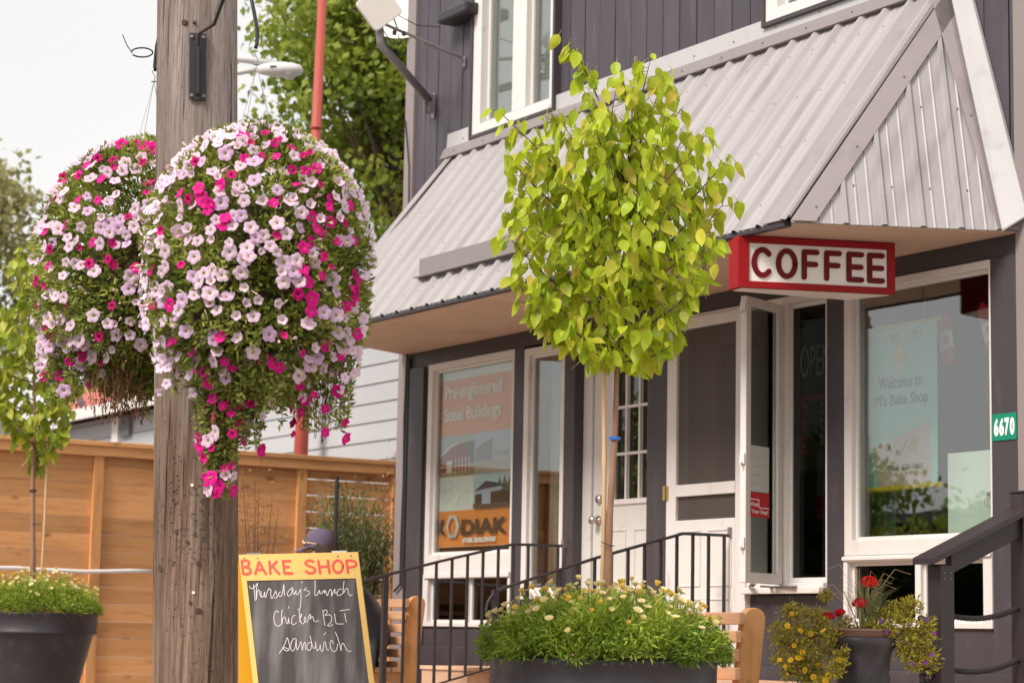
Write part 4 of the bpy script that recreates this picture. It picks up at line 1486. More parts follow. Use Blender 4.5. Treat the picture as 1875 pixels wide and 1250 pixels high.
# visible face of the sash looks towards the camera: normal nv or -nv
sgn = 1 if nv.dot(-CAM_FWD) > 0 else -1
sash_rect(0.13, 0.36, 1.655, 1.795, sgn * 0.006, flat('sticker_red', (0.55, 0.03, 0.035)), 'sticker', st)
def sash_text(s, s0, z0, width, height, material, parent, off):
    me = text_mesh(s, 0.05, 0.001, 0.0004)
    xs_ = [v.co.x for v in me.vertices]
    ys_ = [v.co.y for v in me.vertices]
    me.transform(Matrix.Translation((-min(xs_), -min(ys_), 0)))
    me.transform(Matrix.Diagonal((width / (max(xs_) - min(xs_)), height / (max(ys_) - min(ys_)), 1, 1)))
    ax = dv * (-1)                                  # text runs towards the hinge (left to right in view)
    base = Matrix.Identity(4)
    nn = nv * sgn
    base.col[0] = (*ax, 0)
    base.col[1] = (0, 0, 1, 0)
    base.col[2] = (*nn, 0)
    o0 = h0 + dv * s0 + nn * off + V((0, 0, z0))
    base.col[3] = (*o0, 1)
    me.transform(base)
    me.materials.clear()
    me.materials.append(material)
    return link('lettering', me, parent)


stw = flat('sticker_white', (0.85, 0.82, 0.80))
sash_text('Watch', 0.345, 1.715, 0.09, 0.024, stw, st, 0.0078)
sash_text('Your Step!', 0.335, 1.668, 0.19, 0.03, stw, st, 0.0078)
sash_rect(0.25, 0.355, 1.752, 1.758, sgn * 0.0072, stw, 'step_line', st)
sash_rect(0.247, 0.253, 1.71, 1.758, sgn * 0.0076, stw, 'step_line', st)
sash_rect(0.135, 0.247, 1.706, 1.712, sgn * 0.0072, stw, 'step_line', st)
nt_ = thing('paper_notice', tuple(h0 + dv * 0.18 + V((0, 0, 1.9))), 'small pale notice above the red sticker on the open sash', 'notice')
sash_rect(0.135, 0.36, 1.80, 2.065, sgn * 0.006, flat('notice_paper', (0.58, 0.60, 0.55)), 'paper', nt_)
for i in range(4):
    sash_rect(0.19, 0.33, 1.845 + 0.05 * i, 1.848 + 0.05 * i, sgn * 0.0072, flat('notice_print', (0.40, 0.42, 0.38)) if i == 0 else bpy.data.materials['notice_print'], 'printed_line', nt_)
wall_text('screen_lettering', 'NO', 4.05, 0.155, 1.77, 0.05, M['dark'], cafe, width=0.09, height=0.04)
wall_text('screen_lettering', 'TO', 4.03, 0.155, 1.69, 0.05, M['dark'], cafe, width=0.09, height=0.04)

# ================================================================== ANTENNAS
an = thing('wall_antenna', (0.34, 0, 5.0), 'cream square antenna on a bent grey arm at the upper wall corner', 'antenna')
wb = V((0.34, -0.03, 5.02))
bend = V((0.752, -0.70, 5.27))
topa = V((0.735, -0.72, 5.46))
m = MB()
m.tube([wb, wb.lerp(bend, 0.92), bend + V((0, 0, -0.005)), bend + V((-0.004, -0.006, 0.03)), topa], 0.031, 14)
m.build('mast_arm', M['galv'], an, smooth=True)
m = MB()
m.prism([(-0.02, -0.09), (0.02, -0.115), (0.04, -0.05), (0.04, 0.06), (0.02, 0.10), (-0.02, 0.075)], (0.33, -0.004, 5.0), (1, 0, 0), (0, 0, 1), (0, -0.006, 0))
m.box(0.30, 0.307, -0.07, -0.011, 4.93, 5.07).box(0.375, 0.382, -0.07, -0.011, 4.93, 5.07)
m.build('wall_bracket', M['galv'], an, bevel=0.002)
m = MB()
m.tube([topa + V((0.05, 0.03, -0.04)), (0.80, -0.045, 5.275)], 0.0125, 8)
m.tube([V((0.775, -0.36, 5.345)), V((0.80, -0.045, 5.275))], 0.0145, 8)
m.tube([(0.80, -0.045, 5.275), (0.80, -0.012, 5.24)], 0.011, 8)
m.build('stay_rod', M['galv'], an)
m = MB()
m.box(0.785, 0.815, -0.016, -0.004, 5.20, 5.28)
m.build('stay_foot', M['galv'], an, bevel=0.003)
pc_ = V((0.79, -0.755, 5.53))
pn = (V((0.93, -0.30, -0.12))).normalized()          # panel normal
ax1 = pn.cross(V((0, 0, 1))).normalized()
ax2 = ax1.cross(pn).normalized()
r45 = math.radians(50)
u1 = ax1 * math.cos(r45) + ax2 * math.sin(r45)
u2 = -ax1 * math.sin(r45) + ax2 * math.cos(r45)
m = MB()
hw, rc = 0.130, 0.035
poly = []
for cx, cy, a0 in ((hw - rc, hw - rc, 0), (-hw + rc, hw - rc, PI / 2), (-hw + rc, -hw + rc, PI), (hw - rc, -hw + rc, 1.5 * PI)):
    poly += [(cx + rc * math.cos(a0 + t), cy + rc * math.sin(a0 + t)) for t in np.linspace(0, PI / 2, 5)]
m.prism(poly, pc_, u1, u2, pn * 0.05)
m.build('panel', M['antenna'], an, bevel=0.006)
for s_ in (0.10, 0.03):
    m = MB()
    c = pc_ - u2 * (hw * 0.0) + V((0, 0, -0.17)) + ax1 * (-0.10 - s_) * 1.0 + pn * (-0.02)
    m.obox(c, ax1 * 0.014, ax2 * 0.018, pn * 0.014)
    m.build('cable_plug', M['black'], an, bevel=0.004)
m = MB()
c = pc_ + V((0, 0, -0.19)) - ax1 * 0.15
m.tube([c, c + V((0, 0, -0.05)) - ax1 * 0.03, c + V((0, 0, -0.07)) + ax1 * 0.04, topa + V((0, 0, -0.02)), bend + V((0.03, 0.03, 0.0)), wb.lerp(bend, 0.75) + V((0.03, 0.02, 0.02))], 0.005, 6)
m.tube([topa, topa + V((0.05, .1, .06)), topa + V((0.05, .3, .0)), topa + V((0.05, .5, .02))], 0.004, 6)
m.build('cable', M['cable'], an)
ds = thing('satellite_dish', (-0.3, -0.1, 5.4), 'white dish partly hidden behind the upper wall corner', 'antenna')
m = MB()
m.lathe([(0.0, 0.0), (0.12, 0.006), (0.22, 0.024), (0.30, 0.048), (0.305, 0.046), (0.22, 0.018), (0.0, -0.006)], n=28)
me = m.mesh('dish', M['antenna'], True)
rot = V((0.6, -0.65, 0.45)).to_track_quat('Z', 'Y').to_matrix().to_4x4()
link('dish', me, ds, Matrix.Translation((-0.20, 0.05, 5.86)) @ rot)
m = MB()
m.tube([(-0.20, 0.09, 5.84), (-0.18, 0.14, 5.60), (0.0, 0.15, 5.44)], 0.022, 8)
m.tube([(-0.20, 0.0, 5.63), (-0.02, -0.25, 5.9)], 0.008, 6)
m.build('dish_arm', M['galv'], ds)

# ================================================================== WOODEN RAIL WITH ROPE (right edge)
rw = thing('rope_railing', (6.75, -0.6, G), 'dark timber stair railing with black rope swags at the right edge', 'railing')
RX = 6.75
m = MB()
m.box(RX - 0.045, RX + 0.045, -0.845, -0.755, G, 1.325)
m.build('post', M['railwood'], rw, bevel=0.004)
m = MB()
m.box(RX - 0.045, RX + 0.045, -0.29, -0.20, G, 1.70)
m.build('post', M['railwood'], rw, bevel=0.004)
MB().box(RX - 0.052, RX + 0.052, -0.297, -0.193, 1.701, 1.712).build('post_cap', M['railwood'], rw, bevel=0.003)
def slope_box(x0, x1, y0, z0, y1, z1, h):
    m = MB()
    m.add([(x0, y0, z0), (x1, y0, z0), (x1, y1, z1), (x0, y1, z1), (x0, y0, z0 + h), (x1, y0, z0 + h), (x1, y1, z1 + h), (x0, y1, z1 + h)],
          [(0, 3, 2, 1), (4, 5, 6, 7), (0, 1, 5, 4), (1, 2, 6, 5), (2, 3, 7, 6), (3, 0, 4, 7)])
    return m


slope_box(RX - 0.075, RX + 0.075, -0.915, 1.325, 0.06, 1.735, 0.034).build('cap_rail', M['railwood'], rw, bevel=0.004)
slope_box(RX - 0.022, RX + 0.022, -0.752, 1.285, 0.06, 1.627, 0.10).build('side_rail', M['railwood'], rw, bevel=0.004)
def rope(p, q, sag, r=0.014, strands=3, turns=26, parent=rw):
    p, q = V(p), V(q)
    N = 110
    cl = []
    for i in range(N + 1):
        t = i / N
        c = p.lerp(q, t) + V((0, 0, -sag * 4 * t * (1 - t)))
        cl.append(c)
    m = MB()
    for k in range(strands):
        pts = []
        for i, c in enumerate(cl):
            d = (cl[min(i + 1, N)] - cl[max(i - 1, 0)]).normalized()
            a = d.cross(V((1, 0, 0))).normalized()
            b = d.cross(a)
            ph = 2 * PI * (k / strands + turns * i / N)
            pts.append(c + (a * math.cos(ph) + b * math.sin(ph)) * r * 0.58)
        m.tube(pts, r * 0.50, 6)
    m.build('rope', M['rope'], parent, smooth=True)


rope((RX, -0.75, 1.088), (RX, -0.20, 1.17), 0.045, turns=9)
rope((RX, -0.75, 0.83), (RX, -0.20, 0.92), 0.045, turns=9)
for zc in (1.045, 0.82):
    m = MB()
    for k in range(3):
        pts = []
        for t in np.linspace(0, 2 * PI, 26):
            kx = math.sin(t) + 2 * math.sin(2 * t)
            ky = math.cos(t) - 2 * math.cos(2 * t)
            kz = -math.sin(3 * t)
            pts.append(V((RX - 0.02 + 0.015 * kz, -0.885 + 0.013 * kx, zc + 0.016 * ky)) + V((0.004 * math.cos(9 * t + 2 * PI * k / 3), 0.004 * math.sin(9 * t + 2 * PI * k / 3), 0.003 * math.cos(9 * t + 2 * PI * k / 3))))
        m.tube(pts, 0.0085, 6)
    m.build('knot', M['rope'], rw, smooth=True)
    rope((RX - 0.02, -0.89, zc - 0.01), (RX - 0.01, -0.935, zc - 0.105), -0.004, turns=2, r=0.013)
    rope((RX, -0.88, zc + 0.01), (RX, -0.845, zc + 0.02), 0.0, turns=2, r=0.013)
m = MB()
for zz in (1.29, 1.26):
    for yy in (-0.82, -0.78):
        dot((RX + 0.045, yy, zz), (1, 0, 0), 0.004, 0.002)
m.build('nail', M['galv'], rw)

# ================================================================== UTILITY POLE WITH TWO HANGING BASKETS
PX, PYY = 6.69, -4.68
pole = thing('utility_pole', (PX, PYY, G), 'weathered round timber utility pole carrying two flower baskets', 'utility pole')
def pw(u, w, z):
    """a point near the pole: u across the view, w away, height z"""
    return V((PX, PYY, 0)) + RH * u + FH * w + V((0, 0, z))


def pole_axis(z):
    return pw(0.026 - 0.0355 * (z - 0.74), 0, z)


NS, NR = 180, 170
zs = np.linspace(G, 5.0, NR)
cracks = [(2.35, 0.009, 0.35, 3.6, 1.0), (0.75, 0.006, 1.2, 4.6, .7), (3.3, 0.006, 0.3, 2.1, .8), (4.35, 0.005, 0.9, 3.9, .6), (1.6, 0.004, 0.5, 2.6, .6), (5.2, 0.006, 0.3, 4.8, .7),
          (3.75, 0.0045, 1.5, 4.9, .5), (2.8, 0.004, 0.3, 1.6, .5), (1.15, .004, .4, 2.0, .5), (4.0, 0.004, 0.3, 1.9, .5), (3.05, 0.004, 2.2, 4.9, .5)]
vs, fs = [], []
ph = rng.random(40) * 6.28
for i, z in enumerate(zs):
    c = pole_axis(z)
    R0 = 0.161 + (2.2 - z) * 0.0012
    for k in range(NS):
        t = 2 * PI * k / NS
        r = R0 * (1 + 0.010 * math.sin(2 * t + z * 0.6) + 0.006 * math.sin(5 * t + z * 1.3 + 1) + 0.004 * math.sin(11 * t + 0.8 * z))
        r += 0.0004 * math.sin(23 * t + 0.8 * math.sin(z * 1.7)) + 0.0004 * math.sin(41 * t + 0.7 * math.sin(z * 1.9 + 1))
        for (ct, dp, za, zb, wd) in cracks:
            if za < z < zb:
                cc_ = ct + 0.035 * math.sin(z * 2.2 + ct * 5) + 0.012 * math.sin(z * 9 + ct)
                dd = (t - cc_ + PI) % (2 * PI) - PI
                fade = min(1, (z - za) * 4, (zb - z) * 4)
                r -= dp * wd * fade * math.exp(-(dd / 0.022) ** 2) * 1.3
        vs.append(c + (RH * math.cos(t) + FH * math.sin(t)) * r)
for i in range(NR - 1):
    for k in range(NS):
        k2 = (k + 1) % NS
        fs.append((i * NS + k, i * NS + k2, (i + 1) * NS + k2, (i + 1) * NS + k))
fs.append(tuple((NR - 1) * NS + k for k in range(NS)))

# weathered pole material: silver-grey above, brown and rough below, long dark checks
pm = bpy.data.materials.new('weathered_pole_wood')
pm.use_nodes = True
n, l = pm.node_tree.nodes, pm.node_tree.links
bs = n['Principled BSDF']
bs.inputs['Roughness'].default_value = 0.85
bs.inputs['Specular IOR Level'].default_value = 0.2
tc = n.new('ShaderNodeTexCoord')
def stretch_noise(scale, sz, det=6, src=tc.outputs['Object'], rough=0.6, dist=0.0):
    mp = n.new('ShaderNodeMapping')
    mp.inputs['Scale'].default_value = (1, 1, sz)
    l.new(src, mp.inputs['Vector'])
    t = n.new('ShaderNodeTexNoise')
    t.inputs['Scale'].default_value = scale
    t.inputs['Detail'].default_value = det
    t.inputs['Roughness'].default_value = rough
    t.inputs['Distortion'].default_value = dist
    l.new(mp.outputs[0], t.inputs['Vector'])
    return t.outputs['Fac']


def ramp(src, stops):
    r = n.new('ShaderNodeValToRGB')
    e = r.color_ramp.elements
    while len(e) < len(stops):
        e.new(0.5)
    for i, (p, c) in enumerate(stops):
        e[i].position = p
        e[i].color = (c if len(c) == 4 else tuple(c) + (1,))
    l.new(src, r.inputs['Fac'])
    return r.outputs['Color']


def mixc(fac, a, b, mode='MIX'):
    m_ = n.new('ShaderNodeMix')
    m_.data_type = 'RGBA'
    m_.blend_type = mode
    if isinstance(fac, float):
        m_.inputs['Factor'].default_value = fac
    else:
        l.new(fac, m_.inputs['Factor'])
    for s_, v_ in (('A', a), ('B', b)):
        if isinstance(v_, tuple):
            m_.inputs[s_].default_value = v_ + (1,)
        else:
            l.new(v_, m_.inputs[s_])
    return m_.outputs['Result']


sp_ = n.new('ShaderNodeSeparateXYZ')
l.new(tc.outputs['Object'], sp_.inputs[0])
hm = n.new('ShaderNodeMapRange')
hm.inputs['From Min'].default_value = 1.55
hm.inputs['From Max'].default_value = 2.35
l.new(sp_.outputs['Z'], hm.inputs['Value'])
upc = ramp(stretch_noise(32, 0.03, 12, rough=0.78), [(0.30, (0.19, 0.145, 0.13)), (0.48, (0.35, 0.285, 0.265)), (0.68, (0.47, 0.40, 0.375))])
loc_ = ramp(stretch_noise(30, 0.04, 12, rough=0.8), [(0.30, (0.055, 0.032, 0.022)), (0.44, (0.17, 0.105, 0.07)), (0.56, (0.31, 0.225, 0.17)), (0.75, (0.40, 0.325, 0.265))])
cur = mixc(hm.outputs['Result'], loc_, upc)
band = ramp(stretch_noise(5, 0.12, 3), [(0.42, (0, 0, 0)), (0.60, (1, 1, 1))])
cur = mixc(band, mixc(0.55, cur, (0.12, 0.075, 0.05)), cur)
fine = ramp(stretch_noise(150, 0.03, 8, rough=0.75), [(0.36, (0.30, 0.26, 0.24)), (0.50, (1, 1, 1))])
cur = mixc(0.8, cur, fine, 'MULTIPLY')
chk = ramp(stretch_noise(46, 0.03, 3, dist=0.3), [(0.335, (0.12, 0.09, 0.07)), (0.37, (1, 1, 1))])
spk = ramp(stretch_noise(85, 0.35, 4, rough=0.7), [(0.30, (0.35, 0.30, 0.27)), (0.40, (1, 1, 1))])
cur = mixc(0.7, cur, spk, 'MULTIPLY')
cur = mixc(0.85, cur, chk, 'MULTIPLY')
l.new(cur, bs.inputs['Base Color'])
bp = n.new('ShaderNodeBump')
bp.inputs['Strength'].default_value = 0.8
bp.inputs['Distance'].default_value = 0.006
bm_ = n.new('ShaderNodeMath')
bm_.operation = 'ADD'
l.new(stretch_noise(60, 0.03, 5), bm_.inputs[0])
cl_ = n.new('ShaderNodeRGBToBW')
l.new(chk, cl_.inputs[0])
l.new(cl_.outputs[0], bm_.inputs[1])
l.new(bm_.outputs[0], bp.inputs['Height'])
l.new(bp.outputs[0], bs.inputs['Normal'])
M['pole'] = pm
m = MB()
m.add(vs, fs)
m.build('pole_shaft', pm, pole, smooth=True, fix=False)


def on_pole(t, z, out=0.0):
    """point on the shaft surface: t angle (0 = right, -pi/2 = towards the camera)"""
    d = RH * math.cos(t) + FH * math.sin(t)
    return pole_axis(z) + d * (0.162 + out), d


# staples and nail stubs left by old notices
m = MB()
for i in range(260):
    t = -PI / 2 + random.gauss(0.15, 0.55)
    z = random.choice([random.uniform(0.75, 2.05), random.gauss(1.45, 0.2), random.gauss(1.3, 0.12)])
    p, d = on_pole(t, z, 0.0005)
    tg = d.cross(V((0, 0, 1))).normalized()
    a_ = random.gauss(0, 0.5)
    q = tg * math.cos(a_) + V((0, 0, 1)) * math.sin(a_)
    m.obox(p, q * random.uniform(0.003, 0.0065), d * 0.0022, q.cross(d) * 0.0008)
o = m.build('staple', M['screw'], pole)
o['kind'] = 'stuff'
m = MB()
for (t, z, r) in ((-1.75, 3.33, 0.010), (-1.5, 3.33, 0.006), (-1.40, 3.28, 0.007), (-1.35, 1.02, 0.011), (-2.4, 1.18, 0.014), (-1.25, 1.60, 0.010), (-1.9, 1.32, 0.008), (-1.62, 1.28, 0.008), (-1.35, 1.2, 0.009), (-1.55, 1.05, .007)):
    p, d = on_pole(t, z, -0.003)
    a_ = d.orthogonal().normalized()
    b_ = d.cross(a_)
    vs2 = [p + d * 0.006 + (a_ * math.cos(2 * PI * k / 12) * 0.8 + b_ * math.sin(2 * PI * k / 12) * 1.15) * r for k in range(12)]
    vs2 += [p + (a_ * math.cos(2 * PI * k / 12) + b_ * math.sin(2 * PI * k / 12)) * r * 1.3 for k in range(12)]
    m.add(vs2, [tuple(range(12))] + [(k, (k + 1) % 12, 12 + (k + 1) % 12, 12 + k) for k in range(12)])
o = m.build('knot', mat('dark_knot', (0.07, 0.04, 0.028), 0.8), pole)
o['kind'] = 'stuff'
m = MB()
for t, z in ((-1.48, 1.09), (-1.52, 1.50)):
    p, d = on_pole(t, z, 0.0)
    dot(p, d, 0.0065, 0.003)
m.build('tack', M['chalk'], pole)

# bracket plates with gooseneck arms
def bracket(ang, z0, z1, hook_pts, label):
    t = thing('basket_bracket', tuple(on_pole(ang, z0)[0]), label, 'bracket', 'black flower basket brackets on the utility pole')
    p0, d = on_pole(ang, (z0 + z1) / 2, 0.004)
    tg = V((0, 0, 1)).cross(d).normalized()
    ax = (pole_axis(z1) - pole_axis(z0)).normalized()
    m = MB()
    m.obox(p0, tg * 0.033, ax * (z1 - z0) / 2, d * 0.004)
    m.build('plate', M['black'], t, bevel=0.001)
    m = MB()
    m.obox(p0 + d * 0.016 + ax * -0.02, tg * 0.006, ax * ((z1 - z0) / 2 - 0.04), d * 0.014)
    m.build('web', M['black'], t)
    for sx in (-1, 1):
        for sz in (-1, 1):
            m_ = MB()
            m_.obox(p0 + tg * sx * 0.023 + ax * sz * ((z1 - z0) / 2 - 0.016) + d * 0.006, tg * 0.006, ax * 0.006, d * 0.004)
            m_.build('bolt', M['galv'], t, bevel=0.002)
    m = MB()
    start = p0 + d * 0.02 - ax * 0.05
    m.tube([start, p0 + d * 0.022 + ax * ((z1 - z0) / 2 - 0.01)] + [V(q) for q in hook_pts], 0.0075, 8)
    m.build('gooseneck_arm', M['black'], t, smooth=True)
    return t


bracket(-1.42, 3.015, 3.285, [pw(0.030, -0.21, 3.31), pw(0.062, -0.25, 3.38), pw(0.10, -0.32, 3.44), pw(0.15, -0.39, 3.455), pw(0.19, -0.43, 3.40), pw(0.212, -0.45, 3.31),
                              pw(0.232, -0.45, 3.22), pw(0.231, -0.45, 3.165), pw(0.226, -0.45, 3.150)], 'black iron bracket on the camera side of the utility pole')
bracket(1.95, 3.10, 3.37, [pw(-0.11, 0.20, 3.44), pw(-0.16, 0.30, 3.58), pw(-0.22, 0.37, 3.60), pw(-0.275, 0.42, 3.52), pw(-0.305, 0.45, 3.40), pw(-0.31, 0.45, 3.31), pw(-0.305, 0.45, 3.29)],
        'black iron bracket on the far side of the utility pole')
m = MB()
cx = pw(-0.35, 0.36, 3.345)
m.tube([cx + RH * 0.045 * math.cos(t) + V((0, 0, 0.02 * math.sin(t))) for t in np.linspace(-2.6, 3.0, 18)], 0.0035, 6)
m.tube([pw(-0.39, 0.36, 3.34), pw(-0.415, 0.36, 3.375), pw(-0.435, 0.36, 3.42)], 0.0022, 5)
m.build('wire_loop', M['cable'], pole)


# ---- petunia meshes
def petunia_mesh(name, material, openness=1.0, tube=True):
    m = MB()
    n_ = 20
    rings = []
    prof = [(0.07, -0.55), (0.13, -0.22), (0.30, -0.06), (0.66, 0.02), (1.0, -0.05)]
    vs_ = []
    for j, (r, z) in enumerate(prof):
        for k in range(n_):
            t = 2 * PI * k / n_
            lob = abs(math.cos(2.5 * t))
            rr = r * (1 if j < 3 else (0.80 + 0.20 * lob ** 0.6 if j == 4 else 0.95 + 0.05 * lob))
            zz = z + (0.10 * math.sin(5 * t + 1) if j == 4 else 0)
            if openness < 1 and j >= 3:
                rr *= openness
                zz += (1 - openness) * 0.5 * (j - 2)
            vs_.append((rr * math.cos(t), rr * math.sin(t), zz))
    fs_ = []
    for j in range(len(prof) - 1):
        for k in range(n_):
            k2 = (k + 1) % n_
            fs_.append((j * n_ + k, j * n_ + k2, (j + 1) * n_ + k2, (j + 1) * n_ + k))
    m.add(vs_, fs_)
    return m.mesh(name, material, True)


pale = petalmat('pale_pink_petunia', (0.62, 0.60, 0.25), (0.80, 0.60, 0.72), (0.80, 0.57, 0.73))
pale2 = petalmat('lilac_petunia', (0.55, 0.5, 0.3), (0.70, 0.48, 0.68), (0.70, 0.46, 0.70))
hot = petalmat('magenta_petunia', (0.85, 0.25, 0.30), (0.80, 0.006, 0.26), (0.84, 0.012, 0.33))
deep = petalmat('deep_magenta_petunia', (0.12, 0.0, 0.05), (0.48, 0.002, 0.12), (0.58, 0.004, 0.17))
M['farpetal'] = petalmat('pale_petunia_far_side', (0.85, 0.66, 0.8), (0.85, 0.66, 0.8), (0.85, 0.66, 0.8), attr=True)
M['bud'] = mat('pale_bud', (0.62, 0.55, 0.34), 0.6, var=0.3, vscale=30, col2=(0.75, 0.42, 0.55), c2pos=(0.5, 0.55), c2scale=25)
fm = {'pale': [petunia_mesh('petunia', pale), petunia_mesh('petunia', pale, 0.72), petunia_mesh('petunia', pale2)],
      'hot': [petunia_mesh('petunia', hot), petunia_mesh('petunia', hot, 0.7), petunia_mesh('petunia', deep)]}
M['basketleaf'] = leafmat('petunia_leaf', [(0.11, 0.14, 0.028), (0.24, 0.29, 0.05), (0.42, 0.48, 0.10), (0.60, 0.62, 0.20)], 'attr', 0.4)


def rand_dir(n_):
    d = rng.normal(size=(n_, 3))
    return d / np.linalg.norm(d, axis=1, keepdims=True)


RHn, FHn = np.array(RH), np.array(FH)
def hanging_basket(cu, cw, ztop, zc, R, hook, label, tails, hotfun, nflow, zbot, seed):
    """a ball of petunias: surface profile in local (u, w, z)"""
    global rng
    rng = np.random.default_rng(seed)
    rnd = random.Random(seed)
    t = thing('petunia_basket', tuple(pw(cu, cw, zc)), label, 'flower basket', 'hanging petunia baskets on the utility pole')
    base = np.array(pw(0, 0, 0))

    def prof(z):
        if z > zc:
            h = (z - zc) / (ztop - zc)
            return R * math.sqrt(max(0.0, 1 - h ** 2.3))
        h = (zc - z) / (zc - zbot)
        return R * (1.0 - 0.05 * h - 0.62 * max(0, h - 0.45) ** 1.5 / 0.55 ** 1.5)

    def world_pts(uvz):
        return base + uvz[:, :1] * RHn + uvz[:, 1:2] * FHn + uvz[:, 2:3] * np.array([0, 0, 1.0])
    # coconut-lined wire basket hidden inside, plus an added dark core against see-through
    m = MB()
    m.lathe([(0.02, -0.18), (0.12, -0.16), (0.17, -0.08), (0.19, 0.02), (0.17, 0.02)], tuple(pw(cu, cw, zc + 0.06)), 20)
    m.lathe([(0.0, 0.20), (R * 0.45, 0.14), (R * 0.66, 0.0), (R * 0.64, -0.2), (R * 0.4, -0.34), (0.0, -0.4)], tuple(pw(cu, cw, zc + 0.02)), 20)
    m.build('basket_liner_and_core', M['coco'], t, smooth=True)
    # foliage
    N = 19000
    uvz = np.zeros((N, 3))
    outd = np.zeros((N, 3))
    for i in range(N):
        z = zbot + (ztop - zbot) * rnd.random() ** 0.9
        a = rnd.random() * 2 * PI
        rr = prof(z) * (1 - 0.34 * rnd.random() ** 1.6) * (1 + 0.04 * math.sin(3 * a + 4 * z) + 0.035 * math.sin(7 * a + 9 * z))
        uvz[i] = (cu + rr * math.cos(a), cw + rr * math.sin(a), z)
        outd[i] = (math.cos(a), math.sin(a), 0.9 * (z - zc) / (ztop - zc))
    Wp = world_pts(uvz)
    Dd = outd[:, :1] * RHn + outd[:, 1:2] * FHn + outd[:, 2:3] * np.array([0, 0, 1.0]) + rand_dir(N) * 0.9 + np.array([0, 0, 0.15])
    clump = 0.5 + 0.25 * np.sin(uvz[:, 0] * 17 + uvz[:, 2] * 11) + 0.25 * np.sin(uvz[:, 2] * 23 - uvz[:, 1] * 15)
    tint = np.clip(0.6 * clump + 0.5 * rng.random(N) - 0.05, 0, 1)
    leaf_cloud('foliage', Wp, Dd, rng.uniform(0.024, 0.046, N), rng.uniform(0.010, 0.020, N), M['basketleaf'], t, tint, kind='stuff', curl=0.15)
    # trailing growth and dry strands
    P_, D_, T_ = [], [], []
    Pd, Dd2 = [], []
    st = MB()
    sd_ = MB()
    for (u, w, z0, z1, r0, r1, cnt_, dryf) in tails:
        for q in range(cnt_):
            a = rnd.random() * 2 * PI
            rr = r0 * math.sqrt(rnd.random())
            L = (z0 - z1) * (0.55 + 0.45 * rnd.random())
            u0, w0 = u + rr * math.cos(a), w + rr * math.sin(a)
            drift = (r1 / max(r0, 0.001))
            pts = []
            sway = rnd.uniform(0, 6)
            for i in range(9):
                tt = i / 8
                pts.append(pw(u + (u0 - u) * (1 - tt + tt * drift) + 0.008 * math.sin(5 * tt + sway), w + (w0 - w) * (1 - tt + tt * drift) + 0.008 * math.cos(4 * tt + sway), z0 - L * tt))
            dry = rnd.random() < dryf
            (sd_ if dry else st).tube(pts, [0.0022 - 0.0012 * i / 8 for i in range(9)], 4, cap=False)
            nl = int(L / 0.009)
            for j in range(nl):
                tt = rnd.random()
                k_ = min(7, int(tt * 8))
                p = pts[k_].lerp(pts[k_ + 1], tt * 8 - k_)
                if dry:
                    Pd.append(p)
                    Dd2.append(V((rnd.gauss(0, .5), rnd.gauss(0, .5), -1)))
                else:
                    P_.append(p)
                    D_.append(V((rnd.gauss(0, .8), rnd.gauss(0, .8), 0.2 + rnd.gauss(0, .5))))
    if P_:
        P_, D_ = np.array(P_), np.array(D_)
        leaf_cloud('trailing_foliage', P_, D_, rng.uniform(0.018, 0.036, len(P_)), rng.uniform(0.008, 0.015, len(P_)), M['basketleaf'], t, rng.random(len(P_)), kind='stuff', curl=.2)
        o1 = st.build('trailing_stem', flat('green_stem', (0.16, 0.17, 0.05)) if 'green_stem' not in bpy.data.materials else bpy.data.materials['green_stem'], t, fix=False)
        o1['kind'] = 'stuff'
    if Pd:
        Pd, Dd2 = np.array(Pd), np.array(Dd2)
        leaf_cloud('dry_foliage', Pd, Dd2, rng.uniform(0.010, 0.024, len(Pd)), rng.uniform(0.003, 0.008, len(Pd)), M['dry'], t, rng.random(len(Pd)), kind='stuff')
        o1 = sd_.build('dry_stem', flat('dry_stem', (0.20, 0.10, 0.045)) if 'dry_stem' not in bpy.data.materials else bpy.data.materials['dry_stem'], t, fix=False)
        o1['kind'] = 'stuff'
    # flowers: Poisson-like spread, denser on the street side
    placed = []
    tries = 0
    cd = V((-0.0, -1.0, 0))
    while len(placed) < nflow and tries < 60000:
        tries += 1
        a = rnd.random() * 2 * PI
        z = zbot + 0.04 + (ztop - zbot - 0.02) * rnd.random() ** 0.85
        facing = -math.sin(a)
        if rnd.random() > 0.42 + 0.62 * max(0, facing + 0.25):
            continue
        if rnd.random() > (0.72 + 0.28 * math.sin(uva(a, z, seed)) if z < zc + 0.28 else 0.7):
            continue
        rr = prof(z) * (1.0 + 0.05 * rnd.random()) + 0.006
        p = (cu + rr * math.cos(a), cw + rr * math.sin(a), z)
        if any((p[0] - q[0]) ** 2 + (p[1] - q[1]) ** 2 + (p[2] - q[2]) ** 2 < 0.0255 ** 2 for q in placed):
            continue
        placed.append(p + (a,))
    for (u, w, z0, z1, r0, r1, cnt_, dryf) in tails:
        if dryf < 0.4:
            for q in range(int(22 * (z0 - z1) / 0.3)):
                tt = rnd.random()
                a = rnd.uniform(-PI, 0.0)
                rr = (r0 + (r1 - r0) * tt) * 1.0
                placed.append((u + rr * math.cos(a), w + rr * math.sin(a), z0 - (z0 - z1) * tt * 0.98, a))
    cp = cam_o.matrix_world.translation
    placed.sort(key=lambda q: (pw(q[0], q[1], q[2]) - cp).length - (0.6 if q[2] < zbot else 0))
    far_vs = MB()
